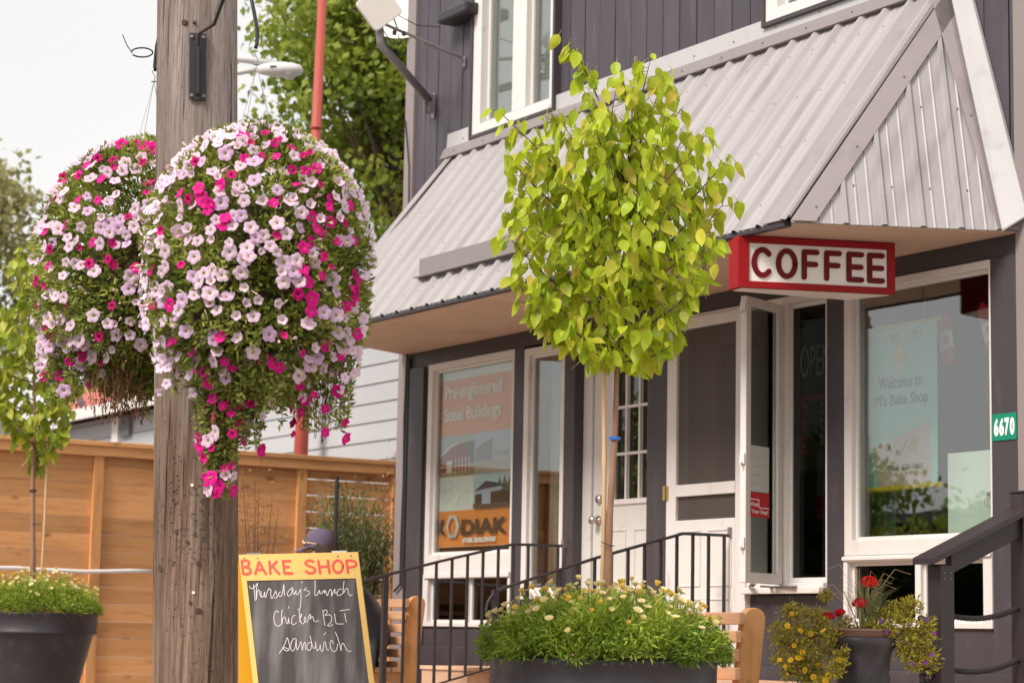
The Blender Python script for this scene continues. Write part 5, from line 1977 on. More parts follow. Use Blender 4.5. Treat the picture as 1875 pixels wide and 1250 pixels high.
    for idx, (u, w, z, a) in enumerate(placed):
        kind_ = 'hot' if rnd.random() < hotfun(u - cu, z, math.cos(a)) else 'pale'
        me = rnd.choices(fm[kind_], weights=[6, 2, 2 if kind_ == 'pale' else 1.4])[0]
        el = 0.8 * (z - zc) / (ztop - zc) if z > zc else 0.25 * (z - zc)
        n_ = RH * math.cos(a) + FH * math.sin(a) + V((0, 0, el + 0.15))
        # flowers turn partly to the open street side
        n_ = n_.normalized() + V((rnd.gauss(0, .34), rnd.gauss(0, .34), rnd.gauss(0, .3))) - FH * 0.30
        n_.normalize()
        s_ = (0.0295 if kind_ == 'pale' else 0.026) * rnd.uniform(0.75, 1.15)
        rot = n_.to_track_quat('Z', 'Y').to_matrix().to_4x4() @ Matrix.Rotation(rnd.random() * 6.3, 4, 'Z')
        mw = Matrix.Translation(pw(u, w, z) + n_ * 0.012) @ rot @ Matrix.Diagonal((s_, s_ * rnd.uniform(.85, 1), s_, 1))
        if idx < 298:
            link('petunia', me, t, mw)
        else:
            far_vs.add([mw @ v.co for v in me.vertices], [tuple(p_.vertices) for p_ in me.polygons])
    if far_vs.v:
        o1 = far_vs.build('far_petunia', M['farpetal'], t, smooth=True, fix=False)
        o1['kind'] = 'stuff'
    # unopened and spent blooms, too small to pick apart
    bud = MB()
    for k in range(150):
        a = rnd.random() * 2 * PI
        z = zbot + 0.02 + (ztop - zbot - 0.03) * rnd.random() ** 0.85
        rr = prof(z) * (0.98 + 0.06 * rnd.random())
        n_ = (RH * math.cos(a) + FH * math.sin(a) + V((rnd.gauss(0, .5), rnd.gauss(0, .5), rnd.gauss(0, .5)))).normalized()
        p = pw(cu + rr * math.cos(a), cw + rr * math.sin(a), z)
        s_ = rnd.uniform(0.7, 1.3)
        bud.tube([p, p + n_ * 0.018 * s_, p + n_ * 0.032 * s_, p + n_ * 0.042 * s_], [0.0015, 0.0028 * s_, 0.0055 * s_, 0.001], 6, cap=False)
    o1 = bud.build('flower_bud', M['bud'], t, smooth=True, fix=False)
    o1['kind'] = 'stuff'
    # hanger: ring and wires
    hk = V(hook)
    m = MB()
    m.tube([hk + V((0, 0, 0.055)) + RH * 0.004, hk + V((0, 0, 0.045)) - RH * 0.010, hk + V((0, 0, 0.02)) + RH * 0.004, hk], 0.0022, 5)
    m.tube([hk - RH * 0.011, hk + RH * 0.011], 0.0035, 5)
    rim_z = zc + 0.10
    for k in range(4):
        a = PI / 4 + k * PI / 2
        m.tube([hk, pw(cu + 0.20 * math.cos(a), cw + 0.20 * math.sin(a), rim_z)], 0.0012, 4)
    m.build('hanger_wire', M['wire'], t)
    return t


def uva(a, z, s):
    return 3.1 * a + 9 * z + s


hanging_basket(0.262, -0.45, 2.835, 2.33, 0.402, pw(0.233, -0.45, 3.088), 'large round petunia basket hanging in front of the utility pole',
               [(0.15, -0.42, 2.05, 1.42, 0.16, 0.035, 120, 0.06), (0.22, -0.45, 1.95, 1.60, 0.16, 0.08, 50, 0.15), (0.30, -0.45, 1.95, 1.70, 0.26, 0.22, 34, 0.5), (0.52, -0.42, 2.0, 1.66, 0.14, 0.09, 44, 0.38), (0.0, -0.42, 2.05, 1.82, 0.12, 0.10, 30, 0.1)],
               lambda u, z, c: (0.60 if u > 0.12 else 0.34) if z > 2.6 else ((0.52 if u > 0.2 else 0.2) if z > 1.98 else (0.42 if z > 1.85 else 0.85)), 600, 1.80, 3)
hanging_basket(-0.295, 0.45, 2.975, 2.45, 0.450, pw(-0.31, 0.45, 3.243), 'large petunia basket behind the utility pole with dry strands below',
               [(-0.37, 0.30, 2.15, 1.78, 0.15, 0.12, 110, 1.0), (-0.60, 0.36, 2.2, 1.84, 0.10, 0.08, 34, 0.15), (-0.20, 0.40, 2.2, 1.80, 0.12, 0.10, 36, 0.5), (-0.66, 0.4, 2.3, 1.95, 0.06, 0.06, 18, 0.1)],
               lambda u, z, c: 0.45 if z > 2.72 else 0.27, 440, 1.92, 8)

# ================================================================== PLANTERS, YOUNG TREES, DAISIES
def planter(c, zr, r, label):
    t = thing('round_planter', (c[0], c[1], G), label, 'planter', 'charcoal round planters on the pavement')
    h = zr - G
    m = MB()
    prof = [(0.0, 0.0), (r * 0.60, 0.0), (r * 0.62, 0.02), (r * 0.76, h * 0.42), (r * 0.915, h - 0.165), (r * 0.935, h - 0.155), (r * 0.985, h - 0.150), (r * 0.992, h - 0.140), (r * 0.978, h - 0.132),
            (r * 0.985, h - 0.02), (r * 1.0, h - 0.008), (r * 0.99, h), (r * 0.95, h + 0.002), (r * 0.92, h - 0.012), (r * 0.90, h - 0.09)]
    m.lathe(prof, (c[0], c[1], G), 64)
    m.build('pot', M['planter'], t, smooth=True)
    m = MB()
    m.lathe([(0, 0.03), (r * 0.5, 0.02), (r * 0.905, 0)], (c[0], c[1], zr - 0.07), 32)
    m.build('soil', M['soil'], t, smooth=True)
    return t


P1 = (7.06, -2.98)
P2 = (-0.957, -2.516)
planter(P1, 0.864, 0.474, 'charcoal round planter at the foot of the small lime-green tree')
planter(P2, 1.050, 0.441, 'tall charcoal planter in front of the cedar fence on the left')


def loc(c, u, w, z):
    return V((c[0], c[1], 0)) + RH * u + FH * w + V((0, 0, z))


petal_cream = petalmat('cream_daisy', (0.78, 0.50, 0.05), (0.82, 0.66, 0.25), (0.84, 0.76, 0.60))
petal_yel = petalmat('yellow_daisy', (0.75, 0.40, 0.03), (0.82, 0.56, 0.08), (0.84, 0.66, 0.22))
def daisy_mesh(name, material, op):
    m = MB()
    n_ = 11
    for k in range(n_):
        a = 2 * PI * k / n_
        d = V((math.cos(a), math.sin(a), 0))
        s_ = V((-math.sin(a), math.cos(a), 0))
        b0 = d * 0.18
        mid = d * (0.35 + 0.35 * op) + V((0, 0, 0.42 * (1 - op) + 0.12))
        tip = d * (0.35 + 0.68 * op) + V((0, 0, 1.0 * (1 - op) + 0.02))
        m.add([b0 - s_ * 0.08, b0 + s_ * 0.08, mid + s_ * 0.2, tip + s_ * 0.09, tip - s_ * 0.09, mid - s_ * 0.2], [(0, 1, 2, 5), (5, 2, 3, 4)])
    m.lathe([(0.0, -0.12), (0.22, -0.02), (0.30, 0.12), (0.2, 0.22), (0.0, 0.26)], n=8)
    return m.mesh(name, material, True)


daisies = [daisy_mesh('daisy', petal_cream, 0.35), daisy_mesh('daisy', petal_cream, 0.75), daisy_mesh('daisy', petal_yel, 0.2), daisy_mesh('daisy', petal_cream, 0.5)]
M['daisyleaf'] = leafmat('daisy_leaf', [(0.07, 0.12, 0.015), (0.18, 0.27, 0.025), (0.34, 0.44, 0.045), (0.56, 0.62, 0.11)], 'attr', 0.3)
M['greenstem'] = flat('daisy_stem', (0.14, 0.22, 0.05))
def daisy_plant(c, zr, r, nfl, label, N, fs_, seed):
    global rng
    rng = np.random.default_rng(seed)
    rnd = random.Random(seed)
    t = thing('daisy_plant', (c[0], c[1], zr), label, 'flowering plant', 'daisy mounds in the round planters')
    a = rng.random(N) * 2 * PI
    rr = r * 1.06 * np.sqrt(rng.random(N))
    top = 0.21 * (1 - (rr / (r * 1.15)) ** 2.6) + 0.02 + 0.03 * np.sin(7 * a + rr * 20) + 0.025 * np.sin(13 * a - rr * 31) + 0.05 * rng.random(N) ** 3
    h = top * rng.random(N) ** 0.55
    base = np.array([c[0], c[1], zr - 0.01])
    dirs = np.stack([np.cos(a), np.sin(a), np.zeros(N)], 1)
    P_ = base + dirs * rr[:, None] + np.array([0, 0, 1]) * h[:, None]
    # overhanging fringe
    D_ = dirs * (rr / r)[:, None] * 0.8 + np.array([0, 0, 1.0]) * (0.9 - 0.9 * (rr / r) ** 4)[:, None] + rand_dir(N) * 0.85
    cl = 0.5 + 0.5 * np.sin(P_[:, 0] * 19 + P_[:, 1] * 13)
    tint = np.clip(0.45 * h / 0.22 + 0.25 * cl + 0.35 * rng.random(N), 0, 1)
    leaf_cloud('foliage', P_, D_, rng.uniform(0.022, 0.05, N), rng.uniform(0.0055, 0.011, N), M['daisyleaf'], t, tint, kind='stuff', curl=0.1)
    st = MB()
    placed = []
    k = 0
    while len(placed) < nfl and k < 5000:
        k += 1
        aa = rnd.random() * 2 * PI
        q = r * 1.02 * math.sqrt(rnd.random())
        x_, y_ = q * math.cos(aa), q * math.sin(aa)
        if any((x_ - p[0]) ** 2 + (y_ - p[1]) ** 2 < (0.022) ** 2 for p in placed):
            continue
        hh = 0.21 * (1 - (q / (r * 1.15)) ** 2.6) + rnd.uniform(0.02, 0.10) + 0.02
        placed.append((x_, y_))
        p = V((c[0] + x_, c[1] + y_, zr + hh))
        n_ = V((x_ / r * 0.7 + rnd.gauss(0, .25), y_ / r * 0.7 + rnd.gauss(0, .25), 1)).normalized()
        st.tube([p - n_ * 0.06 - V((0, 0, 0.03)), p - n_ * 0.02, p], 0.0013, 4, cap=False)
        s_ = fs_ * rnd.uniform(0.7, 1.2)
        me = rnd.choices(daisies, weights=[5, 1.2, 3.4, 3])[0]
        link('daisy', me, t, Matrix.Translation(p) @ n_.to_track_quat('Z', 'Y').to_matrix().to_4x4() @ Matrix.Diagonal((s_, s_, s_, 1)))
    for i in range(26):                                # unopened buds
        aa = rnd.random() * 2 * PI
        q = r * math.sqrt(rnd.random())
        p = V((c[0] + q * math.cos(aa), c[1] + q * math.sin(aa), zr + 0.21 * (1 - (q / (r * 1.15)) ** 2.6) + rnd.uniform(0.01, 0.06)))
        st.lathe([(0.0, -0.004), (0.0045, 0.0), (0.0035, 0.006), (0, 0.008)], tuple(p), 6)
        st.tube([p - V((0, 0, 0.06)), p], 0.001, 4, cap=False)
    o_ = st.build('flower_stem', M['greenstem'], t, fix=False)
    o_['kind'] = 'stuff'
    return t


daisy_plant(P1, 0.862, 0.485, 200, 'mound of cream and yellow daisies round the near tree trunk', 21000, 0.023, 5)
daisy_plant(P2, 1.05, 0.43, 110, 'smaller mound of yellow daisies in the left planter by the fence', 9000, 0.026, 6)


def leaf_mesh(name, material, L=1.0, W=0.62, curl=0.2, fold=0.18, twist=0.0):
    """pointed oval leaf hanging down from its stalk; local -Z is the tip, +Y the upper face"""
    m = MB()
    rows = 8
    vs_, fs_ = [], []
    for i in range(rows + 1):
        t = i / rows
        w = W * 0.5 * (math.sin(PI * min(1, t * 0.98 + 0.02) ** 0.72)) ** 0.9 * (1 - 0.25 * t)
        if i == rows:
            w = 0.0
        z = -L * t
        y = curl * L * (t ** 2 - 0.5 * t)
        tw = twist * t
        for sx, f_ in ((-1, 1), (-0.5, 0.4), (0, 0), (0.5, 0.4), (1, 1)):
            x_ = sx * w
            yy_ = y + fold * abs(sx) * w + 0.015 * math.sin(9 * t + sx)
            vs_.append((x_ * math.cos(tw) - yy_ * math.sin(tw) * .5, yy_ * math.cos(tw) + x_ * math.sin(tw), z))
    for i in range(rows):
        for k in range(4):
            a = i * 5 + k
            fs_.append((a, a + 1, a + 6, a + 5))
    m.add(vs_, fs_)
    m.tube([(0, 0, 0), (0.0, -0.05, 0.14), (0.0, -0.12, 0.25)], 0.014, 4, cap=False)
    return m.mesh(name, material, True)


lime = [(0.30, 0.40, 0.02), (0.52, 0.60, 0.03), (0.38, 0.50, 0.025), (0.60, 0.66, 0.05), (0.44, 0.55, 0.03), (0.68, 0.64, 0.07), (0.31, 0.43, 0.02), (0.52, 0.61, 0.035), (0.42, 0.54, 0.03), (0.70, 0.54, 0.08)]
M['lime'] = leafmat('lime_green_leaf', lime, 'obj', 0.48, 0.38)
M['limestuff'] = leafmat('lime_green_leaf_small', lime, 'attr', 0.48, 0.4)
mid_g = [(0.18, 0.26, 0.025), (0.32, 0.40, 0.035), (0.42, 0.48, 0.05), (0.24, 0.33, 0.03), (0.50, 0.46, 0.05), (0.29, 0.38, 0.035)]
M['mid'] = leafmat('mid_green_leaf', mid_g, 'obj', 0.4, 0.42)
M['midstuff'] = leafmat('mid_green_leaf_small', mid_g, 'attr', 0.4, 0.42)
def leafset(mt_):
    return [leaf_mesh('leaf', mt_, 1, 0.66, 0.18, 0.16), leaf_mesh('leaf', mt_, 1, 0.60, 0.40, 0.22, 0.3), leaf_mesh('leaf', mt_, 1, 0.70, 0.08, 0.10, -0.2),
            leaf_mesh('leaf', mt_, 1, 0.52, 0.75, 0.35, 0.5), leaf_mesh('leaf', mt_, 1, 0.64, -0.15, 0.2, 0.15)]


def young_tree(c, trunk, brs, mats, label, leafL, density, stake, seed, trunk_r=0.021, nobj=296, droop=1.0, vis_first=True):
    rnd = random.Random(seed)
    t = thing('young_tree', (c[0], c[1], G), label, 'tree', 'young trees in the round planters')
    set_ = leafset(mats[0])
    Pt = [loc(c, u, w, z) for u, w, z in trunk]
    nT = len(Pt)
    m = MB()
    # lower bole with swellings
    dense = []
    rad = []
    for i in range(nT - 1):
        for k in range(6):
            q = k / 6
            dense.append(Pt[i].lerp(Pt[i + 1], q))
    dense.append(Pt[-1])
    zt_, zb_ = Pt[-1].z, Pt[0].z
    for p in dense:
        h = (p.z - zb_) / (zt_ - zb_)
        rad.append(trunk_r * (1 - 0.86 * h ** 0.8) * (1 + 0.10 * math.sin(p.z * 37) ** 3))
    m.tube(dense, rad, 10)
    m.build('trunk', M['bark'], t, smooth=True)
    leaves = []
    bm_ = MB()
    def leader_at(z):
        for a, b in zip(dense[:-1], dense[1:]):
            if a.z <= z <= b.z:
                return a.lerp(b, (z - a.z) / max(1e-6, b.z - a.z))
        return dense[-1]
    for (z0, u, w, z1) in brs:
        s_ = leader_at(z0)
        e_ = loc(c, u, w, z1)
        L = (e_ - s_).length
        side = V((rnd.gauss(0, .05), rnd.gauss(0, .05), 0)) * L
        pts = []
        for i in range(9):
            q = i / 8
            pts.append(s_.lerp(e_, q) + side * math.sin(PI * q) + V((0, 0, 0.10 * L * (math.sin(PI * q) * -0.6))))
        bm_.tube(pts, [0.0065 * (1 - 0.75 * i / 8) * min(1.3, 0.5 + L) for i in range(9)], 6, cap=False)
        nl = int(L / density)
        for j in range(nl):
            q = 0.16 + 0.86 * (j + rnd.random() * 0.6) / nl
            q = min(q, 1.0)
            k_ = min(7, int(q * 8))
            p = pts[k_].lerp(pts[k_ + 1], min(1, q * 8 - k_))
            d = (pts[k_ + 1] - pts[k_]).normalized()
            # short side twig
            off = V((rnd.gauss(0, 1), rnd.gauss(0, 1), rnd.gauss(0, .5))).normalized() * rnd.uniform(0.015, 0.07)
            leaves.append((p, p + off + d * 0.02, d))
            if rnd.random() < 0.5:
                bm_.tube([p, p + off * 0.6, p + off + d * 0.02], 0.0014, 4, cap=False)
    o_ = bm_.build('branch', M['barkdark'], t, smooth=True, fix=False)
    cam_p = cam_o.matrix_world.translation
    leaves.sort(key=lambda q: (q[1] - cam_p).length)
    Ps, Ds, Ts = [], [], []
    for i, (p, q, d) in enumerate(leaves):
        out = V((q.x - c[0], q.y - c[1], 0))
        out = out.normalized() if out.length > 0.02 else V((1, 0, 0))
        dn = V((0, 0, -1)) * droop + out * rnd.uniform(-0.05, 0.55) + V((rnd.gauss(0, .34), rnd.gauss(0, .34), rnd.gauss(0, .22)))
        dn.normalize()
        l_ = leafL * (rnd.uniform(0.72, 1.15) if rnd.random() < 0.8 else rnd.uniform(0.4, 0.7))
        if i % max(1, len(leaves) // nobj + (1 if len(leaves) > nobj else 0)) == 0 or i < 0 or len(leaves) <= nobj:
            nn_ = out * 0.5 + V((rnd.gauss(0, .7), rnd.gauss(0, .7), 0.5)) - FH * 0.5
            z_ = -dn
            x_ = nn_.cross(z_)
            x_.normalize()
            y_ = z_.cross(x_)
            mw = Matrix(((x_.x, y_.x, z_.x, q.x), (x_.y, y_.y, z_.y, q.y), (x_.z, y_.z, z_.z, q.z), (0, 0, 0, 1))) @ Matrix.Diagonal((l_, l_, l_, 1))
            link('leaf', rnd.choices(set_, weights=[4, 3, 3, 1.2, 2])[0], t, mw)
        else:
            Ps.append((q, dn, l_))
    if Ps:
        # the rest of the leaves, joined: the same leaf shapes
        big = MB()
        tint_ = []
        src = [(np.array([v.co[:] for v in me.vertices]), [tuple(p.vertices) for p in me.polygons]) for me in set_]
        for (q, dn, l_) in Ps:
            vv, ff = src[rnd.choices(range(5), weights=[4, 3, 3, 1.2, 2])[0]]
            out = V((rnd.gauss(0, .7), rnd.gauss(0, .7), 0.5)) - FH * 0.5
            z_ = -dn
            x_ = out.cross(z_)
            x_.normalize()
            y_ = z_.cross(x_)
            R3 = np.array([list(x_), list(y_), list(z_)])
            w_ = (vv * l_) @ R3 + np.array(q)
            big.add([tuple(k) for k in w_], ff)
            tint_ += [rnd.random()] * len(ff)
        o_ = big.build('foliage', mats[1], t, smooth=True, fix=False)
        at = o_.data.attributes.new('tint', 'FLOAT', 'FACE')
        at.data.foreach_set('value', np.array(tint_, dtype=np.float32))
        o_['kind'] = 'stuff'
    # stake
    (su, s0, s1, lab2) = stake
    sk_ = thing('bamboo_stake', tuple(loc(c, su, 0, s0)), lab2, 'stake', 'stakes tied to the young trees')
    m = MB()
    pts = [loc(c, su + 0.012 * math.sin(3 * q), 0.012, s0 + (s1 - s0) * q) for q in np.linspace(0, 1, 30)]
    m.tube(pts, [0.0095 * (1.0 + (0.18 if i % 5 == 0 else 0)) for i in range(30)], 8)
    m.build('cane', M['bamboo'], sk_, smooth=True)
    m = MB()
    zt2 = 1.78 if c is P1 else 1.95
    cc_ = leader_at(zt2)
    m.tube([cc_ - V((0, 0, 0.006)), cc_ + V((0, 0, 0.006))], trunk_r * 1.12, 12)
    m.build('tie', M['bluetie'] if c is P1 else M['cable'], t)
    m = MB()
    zz = 1.33 if c is P1 else 1.7
    cc_ = leader_at(zz)
    m.tube([loc(c, su, 0.0, zz + 0.015) - FH * .02, cc_ - FH * 0.03, cc_ + RH * 0.024, cc_ + FH * 0.03, loc(c, su, 0.03, zz)], 0.002, 5)
    m.build('wire_tie', M['cable'], t)
    return t


tr1 = [(0.008, 0, 0.80), (0.010, 0, 1.12), (0.013, 0, 1.44), (0.031, 0, 1.785), (0.036, 0, 2.11), (0.045, 0, 2.344), (0.065, 0, 2.603), (0.073, 0, 2.959), (0.092, 0, 3.271), (0.098, 0, 3.43)]
br1 = [(2.75, -0.174, -0.05, 3.47), (2.60, -0.475, -0.12, 3.14), (2.50, -0.40, 0.15, 3.02), (2.30, -0.42, -0.1, 2.60), (2.20, -0.36, -0.20, 2.42), (2.15, -0.27, 0.1, 2.30), (2.13, -0.18, -0.25, 2.22),
       (2.55, 0.505, -0.02, 2.99), (2.40, 0.49, 0.10, 2.81), (2.70, 0.40, -0.14, 3.07), (2.90, 0.235, 0.06, 3.37), (3.0, 0.16, -0.08, 3.40), (2.20, 0.37, -0.10, 2.50), (2.14, 0.33, 0.05, 2.31), (2.10, 0.25, -0.12, 2.16),
       (2.35, 0.40, -0.22, 2.62), (2.30, 0.10, -0.42, 2.70), (2.20, 0.0, -0.38, 2.45), (2.40, -0.20, -0.35, 2.88), (2.55, 0.18, -0.30, 3.0), (2.65, -0.10, -0.22, 3.12), (2.8, -0.05, 0.2, 3.22), (2.35, -0.15, 0.36, 2.7),
       (2.4, 0.22, 0.36, 2.75), (2.14, 0.12, -0.26, 2.25), (2.12, 0.05, 0.22, 2.24), (2.7, -0.30, 0.0, 3.02), (2.30, -0.33, -0.12, 2.80), (2.6, 0.30, 0.2, 2.96), (2.3, 0.28, -0.2, 2.85), (2.17, -0.07, -0.15, 2.12), (2.45, -0.02, -0.30, 2.9),
       (2.25, 0.30, 0.25, 2.45), (2.5, -0.36, -.05, 2.82), (2.38, 0.03, -0.2, 2.58), (2.28, -0.22, -0.28, 2.55), (2.22, -0.42, 0.0, 2.45), (2.30, 0.42, 0.02, 2.62), (2.16, -0.34, 0.08, 2.36), (2.2, 0.36, -0.15, 2.42), (2.4, -0.44, 0.05, 2.75), (2.45, 0.44, -0.1, 2.86), (2.12, 0.28, 0.12, 2.26), (2.13, -0.22, 0.02, 2.30), (2.5, 0.34, 0.0, 2.98), (2.35, -0.38, -0.2, 2.66), (2.55, -0.42, 0.0, 2.95), (2.75, -0.08, -0.08, 3.22), (2.8, 0.02, 0.06, 3.30), (2.7, -0.27, 0.05, 3.20), (2.85, 0.30, -0.05, 3.20), (2.6, -0.18, -0.15, 3.08), (2.7, 0.22, -0.1, 3.15), (2.65, 0.33, 0.05, 3.10), (2.9, 0.04, -0.1, 3.33), (2.6, -0.33, 0.08, 3.08)]
young_tree(P1, tr1, br1, (M['lime'], M['limestuff']), 'small lime-green tree with drooping leaves in the planter before the shop doors', 0.084, 0.0130,
           (-0.022, 0.78, 2.10, 'bamboo cane tied beside the trunk of the lime-green tree'), 21)
rr_ = random.Random(4)
br2 = []
for i in range(46):
    z0 = 2.15 + 1.7 * i / 46
    a = rr_.random() * 6.28
    r_ = (0.20 + 0.30 * math.sin(PI * min(1, (i + 8) / 52))) * rr_.uniform(0.7, 1.05)
    br2.append((z0, -0.13 + r_ * math.cos(a), r_ * math.sin(a), z0 + rr_.uniform(0.18, 0.42)))
tr2 = [(-0.05, 0, 1.0), (-0.056, 0, 1.325), (-0.097, 0, 2.158), (-0.09, 0, 2.468), (-0.124, 0, 2.912), (-0.15, 0, 3.6), (-0.15, 0, 4.15)]
SF = 0.914                                            # this tree stands nearer than the fence
br2 = [(0.95 + (a_ - 0.95) * SF, u_ * SF, w_ * SF, 0.95 + (z_ - 0.95) * SF) for a_, u_, w_, z_ in br2]
tr2 = [(u_ * SF, w_ * SF, 0.95 + (z_ - 0.95) * SF) for u_, w_, z_ in tr2]
young_tree(P2, tr2, br2, (M['mid'], M['midstuff']), 'greener young tree in the planter before the cedar fence', 0.098, 0.018,
           (0.0, 0.98, 2.36, 'pale cane beside the trunk of the tree before the fence'), 22, trunk_r=0.026, droop=0.8)

# ================================================================== FLOWER URN
UC = (6.88, -1.41)
urn = thing('flower_urn', (UC[0], UC[1], G), 'black fluted urn holding red geraniums and yellow trailing flowers', 'urn')
m = MB()
m.lathe([(0, 0), (0.115, 0), (0.12, 0.03), (0.075, 0.07), (0.06, 0.13), (0.075, 0.19), (0.055, 0.22), (0.07, 0.26), (0.098, 0.36), (0.114, 0.46), (0.122, 0.50), (0.118, 0.53), (0.126, 0.60), (0.132, 0.63), (0.152, 0.655), (0.155, 0.69), (0.150, 0.695), (0.15, 0.66)],
        (UC[0], UC[1], G), 48)
m.build('urn_body', M['planter'], urn, smooth=True)
m = MB()
for k in range(16):
    a = 2 * PI * k / 16
    m.tube([V((UC[0], UC[1], G)) + V((math.cos(a), math.sin(a), 0)) * r_ + V((0, 0, z_)) for r_, z_ in ((0.071, 0.265), (0.099, 0.365), (0.115, 0.465), (0.120, 0.52))], 0.004, 5)
m.build('flute', M['planter'], urn)
m = MB()
m.lathe([(0.12, 0.60), (0.132, 0.66), (0.143, 0.722), (0.149, 0.726), (0.143, 0.732), (0.13, 0.70)], (UC[0], UC[1], G), 40)
m.build('inner_pot', flat('brown_plastic_pot', (0.24, 0.13, 0.09)), urn, smooth=True)
m = MB()
m.lathe([(0, 0.01), (0.14, 0)], (UC[0], UC[1], G + 0.69), 20)
m.build('soil', M['soil'], urn)

M['bidens'] = leafmat('yellow_green_trailer', [(0.16, 0.14, 0.02), (0.40, 0.36, 0.04), (0.62, 0.54, 0.06), (0.30, 0.20, 0.05), (0.52, 0.47, 0.07)], 'attr', 0.3)
def clump_plant(name, label, cat, blobs, N, Ls, Ws, material, seed, stem=True, up_=0.3):
    global rng
    rng = np.random.default_rng(seed)
    rnd = random.Random(seed)
    t = thing(name, (UC[0], UC[1], 0.98), label, cat)
    Pp, Dp = [], []
    st_ = MB()
    for (u, w, z, r, wt) in blobs:
        c_ = loc(UC, u, w, z)
        if stem:
            st_.tube([V((UC[0], UC[1], 0.97)), loc(UC, u * 0.5, w * 0.5, max(z, 0.97) + 0.02), c_], 0.0022, 5, cap=False)
        for i in range(int(N * wt)):
            d = V((rnd.gauss(0, 1), rnd.gauss(0, 1), rnd.gauss(0, 1))).normalized()
            rr = r * rnd.random() ** 0.45
            Pp.append(c_ + V((d.x * rr, d.y * rr, d.z * rr * 0.8)) * rnd.choice((1, 1, 1, 1.35)))
            Dp.append(d + V((rnd.gauss(0, .6), rnd.gauss(0, .6), up_ + rnd.gauss(0, .6))))
            if i % 24 == 0:
                st_.tube([c_, Pp[-1]], 0.0012, 4, cap=False)
    Pp, Dp = np.array(Pp), np.array(Dp)
    leaf_cloud('foliage', Pp, Dp, rng.uniform(Ls * 0.6, Ls * 1.2, len(Pp)), rng.uniform(Ws * 0.6, Ws * 1.3, len(Pp)), material, t, rng.random(len(Pp)), kind='stuff', curl=0.2)
    o_ = st_.build('stem', flat(name + '_stem', (0.22, 0.14, 0.06)), t, fix=False)
    o_['kind'] = 'stuff'
    return t, rnd


blobs = [(-0.34, -0.05, 1.085, 0.045, .6), (-0.28, -0.03, 1.07, 0.04, .5), (-0.38, -0.02, 1.0, 0.05, .8), (-0.30, -0.05, 0.985, 0.055, .9), (-0.36, 0.0, 0.93, 0.055, 1.0), (-0.28, -0.06, 0.91, 0.06, 1.0), (-0.39, 0.0, 0.86, 0.03, .3),
         (-0.31, -0.03, 0.85, 0.055, 1.0), (-0.24, -0.05, 0.84, 0.05, .8), (-0.26, -0.03, 0.78, 0.05, .8), (-0.20, -0.06, 0.80, 0.04, .5), (-0.22, 0.0, 0.97, 0.05, .6), (-0.33, 0.03, 0.80, .04, .5),
         (-0.12, -0.16, 0.90, 0.025, .3), (-0.13, -0.17, 0.86, 0.03, .4), (-0.16, -0.17, 0.82, 0.035, .5), (-0.20, -0.13, 0.76, 0.04, .5), (-0.17, 0.02, 1.16, 0.03, .35), (-0.20, -0.04, 1.03, 0.05, .6), (-0.15, -0.08, 0.97, 0.05, .6), (-0.18, -0.06, 0.90, 0.05, .6), (-0.08, -0.02, 1.03, 0.045, .5), (-0.22, -0.02, 1.07, .04, .4)]
by, rnd_ = clump_plant('yellow_trailing_plant', 'yellow-flowered trailing plant spilling over the left of the urn', 'plant', blobs, 430, 0.020, 0.007, M['bidens'], 31)
ylw = petalmat('small_yellow_flower', (0.75, 0.35, 0.01), (0.85, 0.46, 0.02), (0.86, 0.56, 0.03))
ym = daisy_mesh('yellow_flower', ylw, 1.0)
for (u, z) in ((-0.34, 1.075), (-0.36, 1.02), (-0.30, 1.0), (-0.395, 0.865), (-0.345, 0.865), (-0.37, 0.835), (-0.29, 0.90), (-0.28, 0.82), (-0.24, 0.79), (-0.20, 0.775), (-0.185, 0.80), (-0.14, 0.87), (-0.12, 0.875), (-0.33, 0.93), (-0.255, 0.985), (-0.21, 1.0), (-0.31, 0.875), (-0.36, 0.80), (-.22, .845)):
    n_ = (-FH + V((rnd_.gauss(0, .4), rnd_.gauss(0, .4), .3 + rnd_.gauss(0, .3)))).normalized()
    s_ = rnd_.uniform(0.011, 0.017)
    link('yellow_flower', ym, by, Matrix.Translation(loc(UC, u, -0.09 - (0.09 if u > -0.22 else 0), z)) @ n_.to_track_quat('Z', 'Y').to_matrix().to_4x4() @ Matrix.Diagonal((s_, s_, s_, 1)))
blobs = [(0.20, -0.05, 1.03, 0.05, .7), (0.16, -0.02, 1.10, 0.05, .6), (0.22, -0.02, 1.12, 0.045, .5), (0.12, -0.05, 1.05, 0.045, .5), (0.27, -0.04, 0.98, 0.05, .8), (0.20, -0.07, 0.95, 0.055, .8), (0.28, -0.03, 0.90, 0.055, .8),
         (0.24, -0.06, 0.86, 0.045, .5), (0.30, -0.02, 1.04, 0.035, .4), (0.10, -0.08, 1.0, 0.045, .4), (0.18, -0.08, 0.90, 0.04, .4), (0.31, 0.0, 0.85, 0.04, .3), (0.04, -0.05, 1.02, 0.04, .4), (0.09, 0.0, 1.08, 0.04, .35)]
pu, rnd_ = clump_plant('trailing_petunia', 'olive-green plant with tiny purple flowers at the right of the urn', 'plant', blobs, 330, 0.026, 0.009, M['bidens'], 32)
pur = petalmat('small_purple_flower', (0.6, 0.4, 0.1), (0.16, 0.02, 0.26), (0.22, 0.03, 0.34))
pm_ = petunia_mesh('purple_flower', pur)
